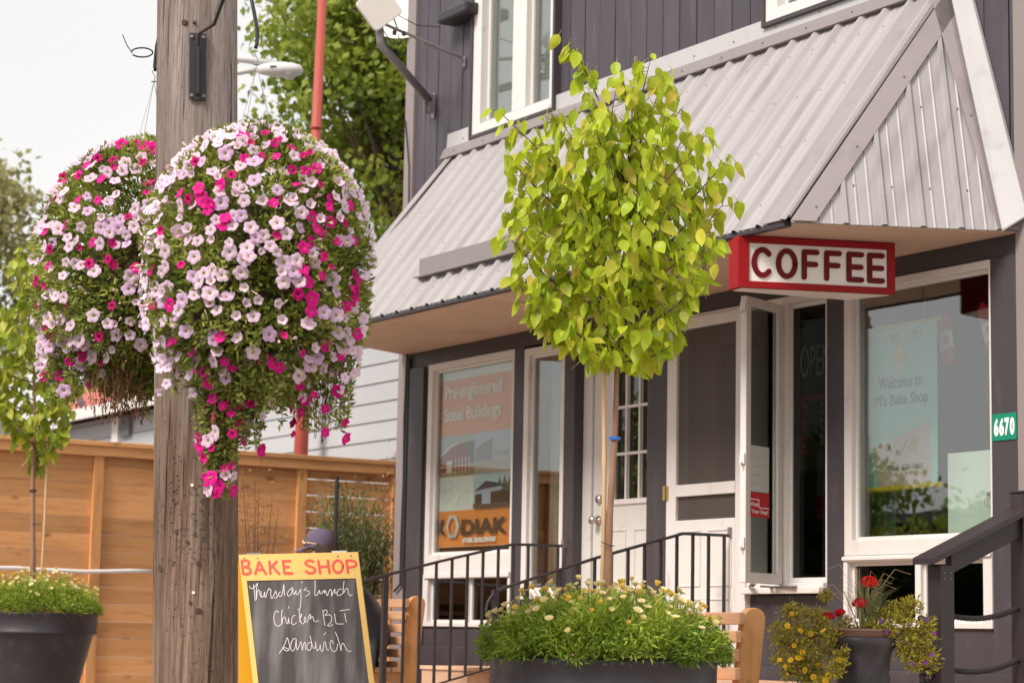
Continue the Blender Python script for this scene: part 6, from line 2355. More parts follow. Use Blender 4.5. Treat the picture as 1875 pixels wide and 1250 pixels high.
for (u, z) in ((0.06, 1.05), (0.085, 1.0), (0.27, 1.06), (0.29, 0.90), (0.26, 0.865), (0.305, 1.0), (0.2, 0.86)):
    n_ = (-FH + V((rnd_.gauss(0, .4), rnd_.gauss(0, .4), .3))).normalized()
    link('purple_flower', pm_, pu, Matrix.Translation(loc(UC, u, -0.13, z)) @ n_.to_track_quat('Z', 'Y').to_matrix().to_4x4() @ Matrix.Diagonal((.011, .011, .011, 1)))
# geranium: thick bare stems with scarlet heads
ge = thing('red_geranium', (UC[0], UC[1], 0.98), 'scarlet geranium heads on thick stems in the middle of the urn', 'plant')
scar = petalmat('scarlet_petal', (0.80, 0.02, 0.01), (0.80, 0.008, 0.012), (0.84, 0.02, 0.015), attr=True)
crim = petalmat('crimson_petal', (0.65, 0.01, 0.02), (0.62, 0.005, 0.02), (0.70, 0.01, 0.03), attr=True)
for (u, z, r, mt_) in ((0.025, 1.228, 0.038, scar), (-0.018, 1.128, 0.034, crim), (-0.165, 1.065, 0.028, crim), (-0.108, 1.085, 0.022, crim)):
    m = MB()
    c_ = loc(UC, u, -0.02, z)
    for k in range(46):
        d = V((rr_.gauss(0, 1), rr_.gauss(0, 1), rr_.gauss(0, .8) + 0.3)).normalized()
        p = c_ + V((d.x, d.y, d.z * 0.62)) * r
        a_ = d.orthogonal().normalized()
        b_ = d.cross(a_)
        q_ = rr_.uniform(0.007, 0.0105)
        m.add([p + (a_ * math.cos(2 * PI * i / 6) + b_ * math.sin(2 * PI * i / 6)) * q_ * (1 if i % 2 else .8) + d * (0.002 * (i % 3)) for i in range(6)], [tuple(range(6))])
    hd = m.build('flower_head', mt_, ge, fix=False)
    m = MB()
    m.tube([V((UC[0], UC[1], 0.98)) + RH * u * 0.15, loc(UC, u * 0.75, -0.01, 0.98 + (z - 0.98) * 0.35), c_], 0.0055 if u != 0.025 else 0.003, 8)
    m.build('stem', flat('geranium_stem', (0.36, 0.30, 0.15)) if 'geranium_stem' not in bpy.data.materials else bpy.data.materials['geranium_stem'], ge, smooth=True)
gr = thing('ornamental_grass', (UC[0], UC[1], 0.98), 'thin arching grass blades standing up behind the red geraniums', 'grass plant')
m = MB()
for k in range(120):
    a = rr_.random() * 6.28
    lean = rr_.random() ** 1.5 * 0.12
    h_ = rr_.uniform(0.16, 0.29)
    b0 = loc(UC, 0.03 + 0.03 * math.cos(a), 0.03 * math.sin(a), 0.97)
    d = V((math.cos(a), math.sin(a), 0))
    m.tube([b0, b0 + d * lean * 0.25 + V((0, 0, h_ * 0.5)), b0 + d * lean * 0.7 + V((0, 0, h_ * 0.85)), b0 + d * lean * 1.4 + V((0, 0, h_))], [0.0013, 0.0012, 0.0009, 0.0003], 3, cap=False)
o_ = m.build('blade', flat('grass_blade_green', (0.17, 0.19, 0.07)), gr, fix=False)
o_['kind'] = 'stuff'
m = MB()
for k in range(16):
    a = -PI / 2 + rr_.gauss(0, 1.3)
    d = RH * math.cos(a * 1.0) * rr_.uniform(0.1, 0.24) + FH * 0.02
    b0 = loc(UC, 0.0, 0, 0.97)
    h_ = rr_.uniform(0.18, 0.34)
    m.tube([b0, b0 + d * 0.4 + V((0, 0, h_ * 0.7)), b0 + d * 0.8 + V((0, 0, h_)), b0 + d * 1.2 + V((0, 0, h_ * 0.93))], 0.0009, 3, cap=False)
m.build('dry_blade', M['bamboo'], gr, fix=False)

# ================================================================== SANDWICH BOARD
TLb, TRb = V((5.057, -3.724, 1.308)), V((5.406, -3.268, 1.330))
dnb = V((0.111, 0.047, -0.607))
sb = thing('sandwich_board', (5.3, -3.5, G), 'yellow BAKE SHOP sandwich board with the handwritten lunch special', 'sandwich board')
wa = (TRb - TLb)
Wb = wa.length
wa.normalize()
dd_ = dnb.normalized()
nb = wa.cross(-dd_).normalized()
if nb.dot(-CAM_FWD) < 0:
    nb = -nb
Lb = (1.308 - G) / -dd_.z
upb = -dd_
def bp_(a, b, off=0.0):
    """a across 0..1, b metres down the face"""
    return TLb + wa * (a * Wb) + dd_ * b + nb * off


m = MB()
m.obox(bp_(0.5, 0.0885 / 2, -0.009), wa * Wb / 2, dd_ * 0.0885 / 2, nb * 0.009)
for a_ in (0.022, 0.978):
    m.obox(bp_(a_, 0.0885 + (Lb - 0.0885) / 2, -0.009), wa * Wb * 0.022, dd_ * (Lb - 0.0885) / 2, nb * 0.009)
m.obox(bp_(0.5, Lb - 0.08, -0.009), wa * Wb * 0.4555, dd_ * 0.04, nb * 0.009)
m.build('front_frame', M['yellowpaint'], sb, bevel=0.001)
cr0, cr1 = 0.0445, 0.9555
m = MB()
zs0, zs1 = 0.1265, Lb - 0.125
# extended board between header and slate
m2 = MB()
m2.obox(bp_(0.5, (0.0885 + zs0) / 2, -0.0092), wa * Wb * 0.4552, dd_ * (zs0 - 0.0885) / 2, nb * 0.0088)
m2.build('header_board', M['yellowpaint'], sb)
m.obox(bp_(0.5, (zs0 + zs1) / 2, -0.010), wa * Wb * 0.4552, dd_ * (zs1 - zs0) / 2, nb * 0.006)
m.build('chalkboard', M['slate'], sb)
bk = (dd_ * 1.0)
hz = V((dd_.x, dd_.y, 0))
dback = (dd_ - 2 * hz).normalized()
m = MB()
nbk = wa.cross(-dback).normalized()
m.obox(TLb + wa * Wb / 2 + dback * Lb / 2 - nb * 0.03, wa * Wb / 2, dback * Lb / 2, nbk * 0.009)
m.build('back_frame', M['yellowdeep'], sb, bevel=0.001)
for a_ in (0.12, 0.84):
    m = MB()
    m.obox(bp_(a_ + 0.005, -0.004, -0.012), wa * 0.036, dd_ * 0.004, nb * 0.012)
    m.build('hinge', M['galv'] if a_ < .5 else M['white'], sb)
m = MB()
for a_ in (0.045, 0.155, 0.83, 0.94):
    dot(bp_(a_, 0.018, 0.0), nb, 0.0042, 0.002)
m.build('screw', M['galv'], sb)


def trace(pts, crop):
    """lettering outline points -> board coordinates (a across in m, b down in m)"""
    cx, cy, s_ = crop
    out = []
    for X_, Y_ in pts:
        x_, y_ = cx + X_ / s_, cy + Y_ / s_
        a_, b_ = 0.5, 0.5
        for _ in range(6):
            b_ = (y_ - 1015 + 5 * a_) / 235
            a_ = (x_ - 437 - 29 * b_) / 218
        out.append((a_ * Wb, b_ * 0.612))
    return out


def smooth(pts, k=4):
    if len(pts) < 3:
        return pts
    P_ = [pts[0]] + list(pts) + [pts[-1]]
    out = []
    for i in range(1, len(P_) - 2):
        p0, p1, p2, p3 = P_[i - 1:i + 3]
        for j in range(k):
            t = j / k
            out.append(tuple(0.5 * (2 * p1[d] + (p2[d] - p0[d]) * t + (2 * p0[d] - 5 * p1[d] + 4 * p2[d] - p3[d]) * t * t + (3 * p1[d] - p0[d] - 3 * p2[d] + p3[d]) * t ** 3) for d in (0, 1)))
    out.append(pts[-1])
    return out


C1, C2 = (430, 1000, 8.152), (480, 1090, 7.81)
el_ = [(1540 + 74 * math.cos(a), 302 + 92 * math.sin(a)) for a in np.linspace(0, 2 * PI, 25)]
bake = {'B': [[(105, 215), (120, 330), (130, 412)], [(108, 217), (190, 215), (215, 255), (190, 300), (122, 312)], [(160, 308), (225, 335), (238, 375), (205, 412), (132, 414)]],
        'A': [[(310, 412), (365, 232)], [(365, 232), (468, 412)], [(338, 350), (430, 350)]],
        'K': [[(520, 226), (535, 410)], [(625, 228), (542, 322)], [(565, 300), (665, 410)]],
        'E': [[(722, 222), (745, 400)], [(722, 220), (828, 218)], [(735, 310), (808, 305)], [(745, 402), (855, 404)]],
        'S': [[(1175, 228), (1120, 208), (1068, 228), (1062, 262), (1110, 295), (1185, 325), (1200, 368), (1150, 402), (1095, 395), (1068, 372)]],
        'H': [[(1250, 218), (1275, 400)], [(1390, 212), (1415, 395)], [(1265, 305), (1400, 300)]],
        'O': [el_], 'P': [[(1665, 215), (1690, 395)], [(1668, 213), (1760, 213), (1808, 250), (1790, 298), (1688, 315)]]}
for ch, sts in bake.items():
    m = MB()
    for k, st_ in enumerate(sts):
        p = trace(st_, C1)
        if len(p) > 2 and ch != 'O':
            p = smooth(p)
        m.strip(p, 0.0125, TLb + nb * 0.0002, wa, dd_, nb * (0.0006 + 0.0003 * k), cap=True)
    m.build('painted_letter', M['coral'], sb)
T1 = [[(220, 590), (235, 625), (265, 630), (300, 605), (345, 550)], [(280, 570), (290, 640), (300, 720), (310, 815)],
      [(345, 550), (330, 620), (325, 700), (330, 800), (335, 710), (350, 655), (370, 665), (380, 720), (395, 760)],
      [(395, 670), (400, 740), (420, 765), (440, 730), (450, 680), (452, 740), (465, 765), (485, 700), (512, 630), (525, 650), (545, 655), (540, 710), (548, 765), (562, 780), (590, 720), (618, 668), (625, 710), (640, 752), (618, 775), (590, 770)],
      [(690, 680), (662, 700), (660, 742), (690, 750), (715, 700), (735, 570), (738, 650), (748, 732)],
      [(860, 615), (812, 660), (786, 715), (810, 745), (850, 700), (866, 620), (872, 690), (888, 720), (920, 660), (915, 702), (937, 725), (962, 690), (985, 640), (990, 720), (990, 815), (982, 905), (962, 950), (940, 945)],
      [(1005, 520), (1000, 550)], [(1075, 620), (1037, 650), (1090, 665), (1120, 690), (1100, 725), (1060, 745)],
      [(1195, 510), (1200, 600), (1195, 720), (1230, 725), (1265, 655), (1272, 705), (1300, 700), (1330, 658), (1338, 705), (1350, 655), (1380, 740), (1402, 680), (1430, 640), (1445, 690), (1445, 745), (1470, 680), (1495, 640), (1492, 700), (1520, 690)],
      [(1600, 640), (1560, 640), (1530, 680), (1530, 730), (1570, 732), (1610, 700)], [(1630, 515), (1620, 600), (1620, 700), (1650, 640), (1680, 630), (1692, 690), (1720, 740), (1752, 718)]]
T2 = [[(240, 250), (225, 225), (195, 235), (175, 300), (180, 380), (210, 430), (245, 440), (280, 408)], [(300, 205), (290, 220), (285, 300), (290, 415), (300, 340), (330, 310), (345, 340), (352, 390), (375, 400), (385, 320), (392, 390), (408, 400)],
      [(390, 155), (380, 190)], [(485, 290), (455, 290), (430, 340), (430, 400), (460, 420), (500, 390)], [(540, 185), (540, 280), (545, 390)], [(545, 330), (572, 260), (562, 310), (545, 330), (570, 400), (600, 400), (626, 340), (620, 308), (605, 340), (620, 382), (652, 375), (668, 310), (692, 270), (690, 345), (712, 300), (732, 312), (742, 360), (770, 376), (798, 368), (810, 350)],
      [(870, 210), (880, 300), (900, 435)], [(880, 230), (910, 205), (935, 235), (900, 290), (960, 275), (995, 310), (985, 380), (945, 420), (942, 436), (980, 436), (1010, 415)],
      [(1035, 260), (1045, 330), (1060, 400), (1110, 408), (1165, 408)], [(1110, 220), (1180, 210), (1255, 198)], [(1180, 250), (1190, 320), (1205, 385)]]
T3 = [[(255, 830), (300, 760), (340, 680), (365, 605), (385, 650), (400, 720), (395, 770), (360, 795), (312, 762), (330, 745), (385, 770)], [(490, 620), (450, 625), (420, 700), (425, 780), (455, 790), (485, 720), (496, 625), (496, 700), (510, 780), (540, 720), (560, 660), (575, 720), (580, 785), (600, 700), (620, 670), (625, 740), (632, 780)],
      [(705, 670), (670, 680), (645, 730), (665, 785), (700, 770), (712, 680), (690, 575), (715, 680), (735, 750), (765, 740), (770, 660), (777, 740), (800, 790), (830, 740), (835, 700), (842, 770), (865, 800), (882, 740), (887, 680), (905, 665), (916, 720), (935, 780), (960, 770)],
      [(885, 570), (915, 525)], [(1020, 690), (1000, 640), (975, 680), (990, 770), (1030, 800), (1068, 770), (1080, 690)], [(1045, 520), (1080, 600), (1110, 700), (1130, 790), (1132, 720), (1155, 680), (1190, 740), (1230, 795), (1275, 790)]]
for crop, group_, nm in ((C1, T1, 'chalk_line_one'), (C2, T2, 'chalk_line_two'), (C2, T3, 'chalk_line_three')):
    m = MB()
    for k, st_ in enumerate(group_):
        m.strip(smooth(trace(st_, crop), 3), 0.0030, TLb - nb * 0.0042 + nb * 0.0003 * (k % 4), wa, dd_, nb * 0.0006, lift=0.000012)
    m.build('chalk_writing', M['chalk'], sb, fix=True)

# ================================================================== PERSON ON THE FAR BENCH
pe = thing('person', (0.75, -0.85, G), 'person in a faded cap and black jacket behind the sandwich board', 'person')
fdir = V((-0.53, -0.85, 0)).normalized()
sdir = V((0.85, -0.53, 0)).normalized()
PB = V((1.03, -0.80, 0))
def pb(s, f, z):
    return PB + sdir * s + fdir * f + V((0, 0, z))


def skin(name, verts, edges, radii, material, parent, levels=2, extra=None):
    me = bpy.data.meshes.new(name)
    me.from_pydata([tuple(v) for v in verts], edges, [])
    o = bpy.data.objects.new(name, me)
    COL.objects.link(o)
    sk2 = o.modifiers.new('skin', 'SKIN')
    sk2.use_smooth_shade = True
    lay = me.skin_vertices[0] if me.skin_vertices else None
    if lay is None:
        bm = bmesh.new()
        bm.from_mesh(me)
        bm.verts.layers.skin.verify()
        bm.to_mesh(me)
        bm.free()
        lay = me.skin_vertices[0]
    for i, r in enumerate(radii):
        lay.data[i].radius = (r, r) if not isinstance(r, tuple) else r
        lay.data[i].use_root = (i == 0)
    sub = o.modifiers.new('sub', 'SUBSURF')
    sub.levels = sub.render_levels = levels
    dg = bpy.context.evaluated_depsgraph_get()
    dg.update()
    me2 = bpy.data.meshes.new_from_object(o.evaluated_get(dg))
    bpy.data.objects.remove(o)
    me2.materials.clear()
    for q in (material if isinstance(material, list) else [material]):
        me2.materials.append(q)
    me2.polygons.foreach_set('use_smooth', [True] * len(me2.polygons))
    return link(name, me2, parent)


sv = [pb(0, 0.02, 0.80), pb(0, 0.06, 0.95), pb(0, 0.14, 1.11), pb(0, 0.23, 1.24), pb(0, 0.29, 1.33), pb(0, 0.33, 1.40), pb(0, 0.375, 1.47), pb(0, 0.385, 1.55)]
se = [(0, 1), (1, 2), (2, 3), (3, 4), (4, 5), (5, 6), (6, 7)]
sr_ = [(0.15, 0.12), (0.135, 0.10), (0.15, 0.11), (0.13, 0.10), 0.06, 0.052, (0.078, 0.095), (0.075, 0.092)]
for sgn_ in (-1, 1):
    b0 = len(sv)
    sv += [pb(sgn_ * 0.17, 0.24, 1.25), pb(sgn_ * 0.24, 0.16, 1.0), pb(sgn_ * 0.17, 0.34, 0.88), pb(sgn_ * 0.12, 0.40, 0.87)]
    se += [(3, b0), (b0, b0 + 1), (b0 + 1, b0 + 2), (b0 + 2, b0 + 3)]
    sr_ += [0.062, 0.046, 0.030, (0.042, 0.02)]
    for f_ in range(5):                                # fingers resting over the knee
        base = pb(sgn_ * 0.12 + (f_ - 2) * 0.02, 0.41, 0.872)
        if f_ == (0 if sgn_ > 0 else 4):
            seq = [pb(sgn_ * 0.085, 0.39, 0.87), pb(sgn_ * 0.07, 0.43, 0.865)]
        else:
            ln = (0.075, 0.085, 0.09, 0.085, 0.07)[f_]
            seq = [base + fdir * ln * 0.5 + V((0, 0, -0.004)), base + fdir * ln + V((0, 0, -0.03))]
        c0 = len(sv)
        sv += seq
        se += [(b0 + 3, c0), (c0, c0 + 1)]
        sr_ += [0.0095, 0.0085]
    b1 = len(sv)
    sv += [pb(sgn_ * 0.10, 0.06, 0.80), pb(sgn_ * 0.13, 0.44, 0.79), pb(sgn_ * 0.13, 0.46, 0.40), pb(sgn_ * 0.13, 0.50, 0.335), pb(sgn_ * 0.14, 0.66, 0.315)]
    se += [(0, b1), (b1, b1 + 1), (b1 + 1, b1 + 2), (b1 + 2, b1 + 3), (b1 + 3, b1 + 4)]
    sr_ += [0.09, 0.062, 0.042, 0.045, 0.034]
body = skin('body', sv, se, sr_, M['skin'], pe)
# nose and ears belong to the same head: small shapes fused on
hc = pb(0, 0.385, 1.515)
m = MB()
m.tube([hc + fdir * 0.085 + V((0, 0, 0.03)), hc + fdir * 0.115 + V((0, 0, -0.01)), hc + fdir * 0.09 + V((0, 0, -0.02))], [0.008, 0.016, 0.008], 8)
m.tube([hc + fdir * 0.088 + sdir * -0.025 + V((0, 0, -0.048)), hc + fdir * 0.096 + V((0, 0, -0.048)), hc + fdir * 0.088 + sdir * 0.025 + V((0, 0, -0.048))], 0.006, 6)
for q in (-1, 1):
    m.tube([hc + sdir * q * 0.078 + V((0, 0, 0.02)), hc + sdir * q * 0.092 + fdir * -0.012 + V((0, 0, 0.005)), hc + sdir * q * 0.08 + V((0, 0, -0.03))], [0.012, 0.016, 0.009], 8)
    m.tube([hc + fdir * 0.082 + sdir * q * 0.032 + V((0, 0, 0.012)), hc + fdir * 0.086 + sdir * q * 0.034 + V((0, 0, 0.012))], 0.011, 8)
m.build('facial_feature', M['skin'], pe, smooth=True)
jv = [pb(0, 0.0, 0.78), pb(0, 0.04, 0.95), pb(0, 0.11, 1.12), pb(0, 0.21, 1.26), pb(0, 0.29, 1.35)]
je = [(0, 1), (1, 2), (2, 3), (3, 4)]
jr = [(0.20, 0.19), (0.205, 0.19), (0.21, 0.185), (0.175, 0.15), (0.085, 0.08)]
for sgn_ in (-1, 1):
    b0 = len(jv)
    jv += [pb(sgn_ * 0.18, 0.24, 1.25), pb(sgn_ * 0.25, 0.16, 1.0), pb(sgn_ * 0.19, 0.29, 0.90)]
    je += [(3, b0), (b0, b0 + 1), (b0 + 1, b0 + 2)]
    jr += [0.09, 0.075, 0.055]
skin('jacket', jv, je, jr, M['jacket'], pe)
tv = [pb(0, 0.02, 0.79)]
te = []
trr = [(0.17, 0.13)]
for sgn_ in (-1, 1):
    b0 = len(tv)
    tv += [pb(sgn_ * 0.10, 0.08, 0.80), pb(sgn_ * 0.13, 0.45, 0.79), pb(sgn_ * 0.13, 0.465, 0.42)]
    te += [(0, b0), (b0, b0 + 1), (b0 + 1, b0 + 2)]
    trr += [0.11, 0.082, 0.065]
skin('trousers', tv, te, trr, M['jacket'], pe)
ch_ = pb(0, 0.38, 1.555)
m = MB()
n_ = 24
prof = [(1.03, -0.03), (1.05, 0.0), (1.02, 0.03), (0.93, 0.06), (0.75, 0.085), (0.45, 0.102), (0.12, 0.108), (0, 0.108)]
vs_ = []
for r_, z_ in prof:
    for k in range(n_):
        a = 2 * PI * k / n_
        vs_.append(ch_ + sdir * 0.086 * r_ * math.cos(a) + fdir * 0.103 * r_ * math.sin(a) + V((0, 0, z_ + 0.012)))
fs_ = [(j * n_ + k, j * n_ + (k + 1) % n_, (j + 1) * n_ + (k + 1) % n_, (j + 1) * n_ + k) for j in range(len(prof) - 1) for k in range(n_)]
m.add(vs_, fs_)
cap_ = m.build('cap', M['cap'], pe, smooth=True, fix=False)
m = MB()
pts = []
for r_, z_ in ((1.0, 0.0), (1.35, -0.006), (1.62, -0.022), (1.72, -0.032)):
    for k in range(13):
        a = PI / 2 + (k - 6) / 6 * 0.95 * (1.0 if r_ < 1.6 else 0.8)
        pts.append(ch_ + sdir * 0.086 * (1 + (r_ - 1) * .6) * math.cos(a) + fdir * 0.103 * r_ * math.sin(a) + V((0, 0, z_ - 0.015)))
nn2 = len(pts)
pts += [p - V((0, 0, 0.004)) for p in pts]
fs_ = []
for j in range(3):
    for k in range(12):
        a = j * 13 + k
        fs_ += [(a, a + 1, a + 14, a + 13), (nn2 + a, nn2 + a + 13, nn2 + a + 14, nn2 + a + 1)]
m.add(pts, fs_)
m.build('brim', M['cap'], cap_, smooth=True)
m = MB()
m.tube([ch_ + V((0, 0, 0.118)), ch_ + V((0, 0, 0.125))], 0.007, 8)
m.build('button', M['cap'], cap_)
# sunglasses perched on the brim
m = MB()
for q in (-1, 1):
    c_ = ch_ + fdir * 0.115 + sdir * q * 0.034 + V((0, 0, 0.018))
    m.tube([c_ + sdir * 0.026 * math.cos(a) + V((0, 0, 0.018 * math.sin(a))) for a in np.linspace(0, 2 * PI, 15)], 0.003, 5)
m.tube([ch_ + fdir * 0.115 - sdir * 0.06 + V((0, 0, 0.02)), ch_ + fdir * 0.02 - sdir * 0.093 + V((0, 0, 0.005))], 0.003, 5)
m.tube([ch_ + fdir * 0.115 + sdir * 0.06 + V((0, 0, 0.02)), ch_ + fdir * 0.02 + sdir * 0.093 + V((0, 0, 0.005))], 0.003, 5)
m.build('sunglasses', M['brass'], pe)
m = MB()
vs_ = []
for j, (r_, z_) in enumerate(((1.0, 0.01), (1.30, -0.02), (1.38, -0.06), (1.05, -0.11))):
    for k in range(17):
        a = -PI / 2 + (k - 8) / 8 * 1.75
        vs_.append(ch_ + sdir * 0.088 * r_ * math.cos(a) + fdir * 0.107 * r_ * math.sin(a) + V((0, 0, z_ - 0.004 + 0.008 * math.sin(k * 2.1))))
fs_ = [(j * 17 + k, j * 17 + k + 1, (j + 1) * 17 + k + 1, (j + 1) * 17 + k) for j in range(3) for k in range(16)]
m.add(vs_, fs_)
m.build('hair', M['hair'], pe, smooth=True, fix=False)

# ================================================================== FENCE
fe = thing('cedar_fence', (-3, 0, G), 'stained horizontal board fence with a flat cap rail on the left', 'fence')
FX = -3.0
posts = [-5.15, -3.24, -1.305, 0.63, 1.60]
for y in posts:
    MB().box(FX - 0.05, FX + 0.04, y - 0.045, y + 0.045, G, 2.462).build('post', M['fencez'], fe, bevel=0.004)
for a, b in zip(posts[:-1], posts[1:]):
    z = G + 0.135
    k = 0
    while z + 0.14 < 2.47:
        gap = 0.0015 if a < -0.5 else 0.010
        dx = random.uniform(-0.002, 0.002)
        MB().box(FX - 0.022 + dx, FX - 0.002 + dx, a + 0.047, b - 0.047, z, z + 0.1467 - gap).build('board', M['fence'], fe, bevel=0.002)
        z += 0.1467
        k += 1
for a, b in ((-5.2, -2.27), (-2.265, 0.2), (0.205, 1.70)):
    MB().box(FX - 0.09, FX + 0.075, a, b, 2.485, 2.525).build('cap_rail', M['fence'], fe, bevel=0.004)
    MB().box(FX + 0.041, FX + 0.06, a, b, 2.40, 2.483).build('top_board', M['fence'], fe, bevel=0.003)
MB().box(FX + 0.041, FX + 0.075, 0.68, 1.55, 1.46, 1.51).build('mid_rail', M['fence'], fe, bevel=0.003)
pi_ = thing('white_pipe', (FX + 0.07, -2.5, 1.43), 'thin white pipe sagging along the left half of the fence', 'pipe')
m = MB()
m.tube([(FX + 0.07, -4.6 + 0.2 * i, 1.415 + 0.012 * math.sin(i * 1.1) + (0.012 if i > 14 else 0)) for i in range(20)], 0.017, 8)
m.build('pipe', flat('white_pvc', (0.78, 0.76, 0.75)), pi_, smooth=True)

# shrubs before the fence
M['juniper'] = leafmat('juniper_green', [(0.06, 0.09, 0.03), (0.12, 0.16, 0.045), (0.22, 0.23, 0.08), (0.09, 0.12, 0.04)], 'attr', 0.2)
M['rust'] = leafmat('rusty_leaf', [(0.30, 0.10, 0.04), (0.45, 0.19, 0.09), (0.52, 0.27, 0.12), (0.26, 0.16, 0.05)], 'attr', 0.3)
def shrub(name, c, r, z0, z1, N, L, Wd, material, label, cat, seed, stems=14, upw=0.8):
    global rng
    rng = np.random.default_rng(seed)
    rnd = random.Random(seed)
    t = thing(name, (c[0], c[1], G), label, cat)
    P_, D_ = [], []
    m = MB()
    for k in range(stems):
        a = rnd.random() * 6.28
        q = r * rnd.uniform(0.3, 1.0)
        tip = V((c[0] + q * math.cos(a), c[1] + q * math.sin(a), z0 + (z1 - z0) * rnd.uniform(0.55, 1.0)))
        b_ = V((c[0], c[1], G))
        md = b_.lerp(tip, 0.5) + V((0, 0, 0.1))
        m.tube([b_, md, tip], [0.012, 0.007, 0.002], 5, cap=False)
        for i in range(N // stems):
            q2 = rnd.random() ** 0.7
            p = md.lerp(tip, q2) + V((rnd.gauss(0, .07), rnd.gauss(0, .07), rnd.gauss(0, .07)))
            P_.append(p)
            D_.append((tip - md).normalized() * upw + V((rnd.gauss(0, .5), rnd.gauss(0, .5), rnd.gauss(0, .5))))
    m.build('stem', M['barkdark'], t, fix=False)
    P_, D_ = np.array(P_), np.array(D_)
    leaf_cloud('foliage', P_, D_, rng.uniform(L * 0.6, L * 1.3, len(P_)), Wd, material, t, rng.random(len(P_)), kind='stuff')
    return t


shrub('juniper_shrub', (-0.60, -0.12), 0.33, 0.9, 2.08, 9000, 0.05, 0.009, M['juniper'], 'dark green needled shrub at the corner of the shop', 'shrub', 41, 60)
shrub('rusty_shrub', (-0.93, -0.75), 0.17, 1.1, 2.15, 420, 0.03, 0.014, M['rust'], 'sparse rusty sapling between the big pole and the green shrub', 'shrub', 42, 8)
shrub('rusty_shrub', (-0.70, 0.42), 0.26, 1.3, 2.42, 900, 0.03, 0.013, M['rust'], 'sparse rusty bush behind the green shrub by the shop wall', 'shrub', 43, 10)
ip = thing('black_post', (-0.33, -0.38, G), 'thin black post with a white clip beside the green shrub', 'post')
m = MB()
m.tube([(-0.33, -0.40, G), (-0.325, -0.40, 2.14)], 0.016, 8)
m.build('tube', M['black'], ip)
m = MB()
m.tube([(-0.30, -0.43, 1.515), (-0.25, -0.5, 1.55), (-0.24, -0.55, 1.50), (-0.30, -0.45, 1.49)], 0.009, 6)
m.build('clip', M['white'], ip)

# ================================================================== NEIGHBOURING BUILDINGS
nh = thing('neighbour_house', (-6, 2, G), 'pale grey clapboard house behind the fence', 'building')
z = 2.05 - 0.19 * 9
k = 0
while z < 4.0:
    m = MB()
    x0, x1 = -8.6, -3.15
    m.add([(x0, 1.985, z), (x1, 1.985, z), (x1, 2.012, z), (x0, 2.012, z), (x0, 2.0, z + 0.19), (x1, 2.0, z + 0.19), (x1, 2.012, z + 0.19), (x0, 2.012, z + 0.19)],
          [(0, 1, 5, 4), (0, 3, 2, 1), (4, 5, 6, 7), (0, 4, 7, 3), (1, 2, 6, 5), (3, 7, 6, 2)])
    m.build('siding_board', M['siding'], nh)
    z += 0.1905
    k += 1
MB().box(-8.6, -3.15, 2.013, 5.0, G, 4.05).build('wall', M['siding'], nh)
MB().box(-6.88, -6.80, 1.965, 1.984, G, 4.0).build('corner_board', M['siding'], nh)
m = MB()
m.add([(-8.7, 1.8, 4.06), (-3.1, 1.8, 4.06), (-3.1, 3.5, 4.5), (-8.7, 3.5, 4.5), (-8.7, 5.2, 4.06), (-3.1, 5.2, 4.06)], [(0, 1, 2, 3), (3, 2, 5, 4), (0, 3, 4), (1, 5, 2), (0, 4, 5, 1)])
m.build('roof', M['greyroof'], nh)
rh = thing('red_roofed_house', (-11, 3, G), 'low house with a faded red roof and white fascia beyond the fence', 'building')
MB().box(-13.4, -8.75, 2.06, 5.0, G, 3.58).build('wall', M['siding'], rh)
for i in range(8):
    MB().box(-13.4, -8.75, 2.035, 2.058, 2.0 + 0.19 * i, 2.18 + 0.19 * i).build('siding_board', M['siding'], rh)
MB().box(-13.6, -8.7, 1.75, 1.80, 3.56, 3.70).build('fascia', M['white'], rh)
MB().box(-11.0, -10.8, 1.98, 2.03, 3.0, 3.55).build('gutter_pipe', M['white'], rh)
MB().box(-10.75, -10.45, 1.98, 2.03, 3.3, 3.55).build('vent', M['greyroof'], rh)
m = MB()
m.add([(-13.6, 1.80, 3.66), (-8.7, 1.80, 3.66), (-8.7, 3.4, 4.9), (-13.6, 3.4, 4.9), (-13.6, 5.0, 3.66), (-8.7, 5.0, 3.66)], [(0, 1, 2, 3), (3, 2, 5, 4), (0, 3, 4), (1, 5, 2), (0, 4, 5, 1)])
m.build('roof', M['brick'], rh)
gs = thing('grey_shed', (-15.3, 2, G), 'dark grey shed gable at the far left edge above the fence', 'shed')
m = MB()
m.prism([(-1.8, G), (-1.8, 3.4), (-0.6, 4.3), (0.45, 3.3), (0.45, G)], (-14.6, 1.95, 0), (0, 1, 0), (0, 0, 1), (-2.5, 0, 0))
m.build('wall', M['siding'], gs)
m = MB()
m.prism([(-1.9, 3.42), (-0.6, 4.42), (0.62, 3.2), (0.52, 3.12), (-0.6, 4.25), (-1.85, 3.30)], (-14.5, 1.95, 0), (0, 1, 0), (0, 0, 1), (-2.7, 0, 0))
m.build('roof', M['greyroof'], gs)

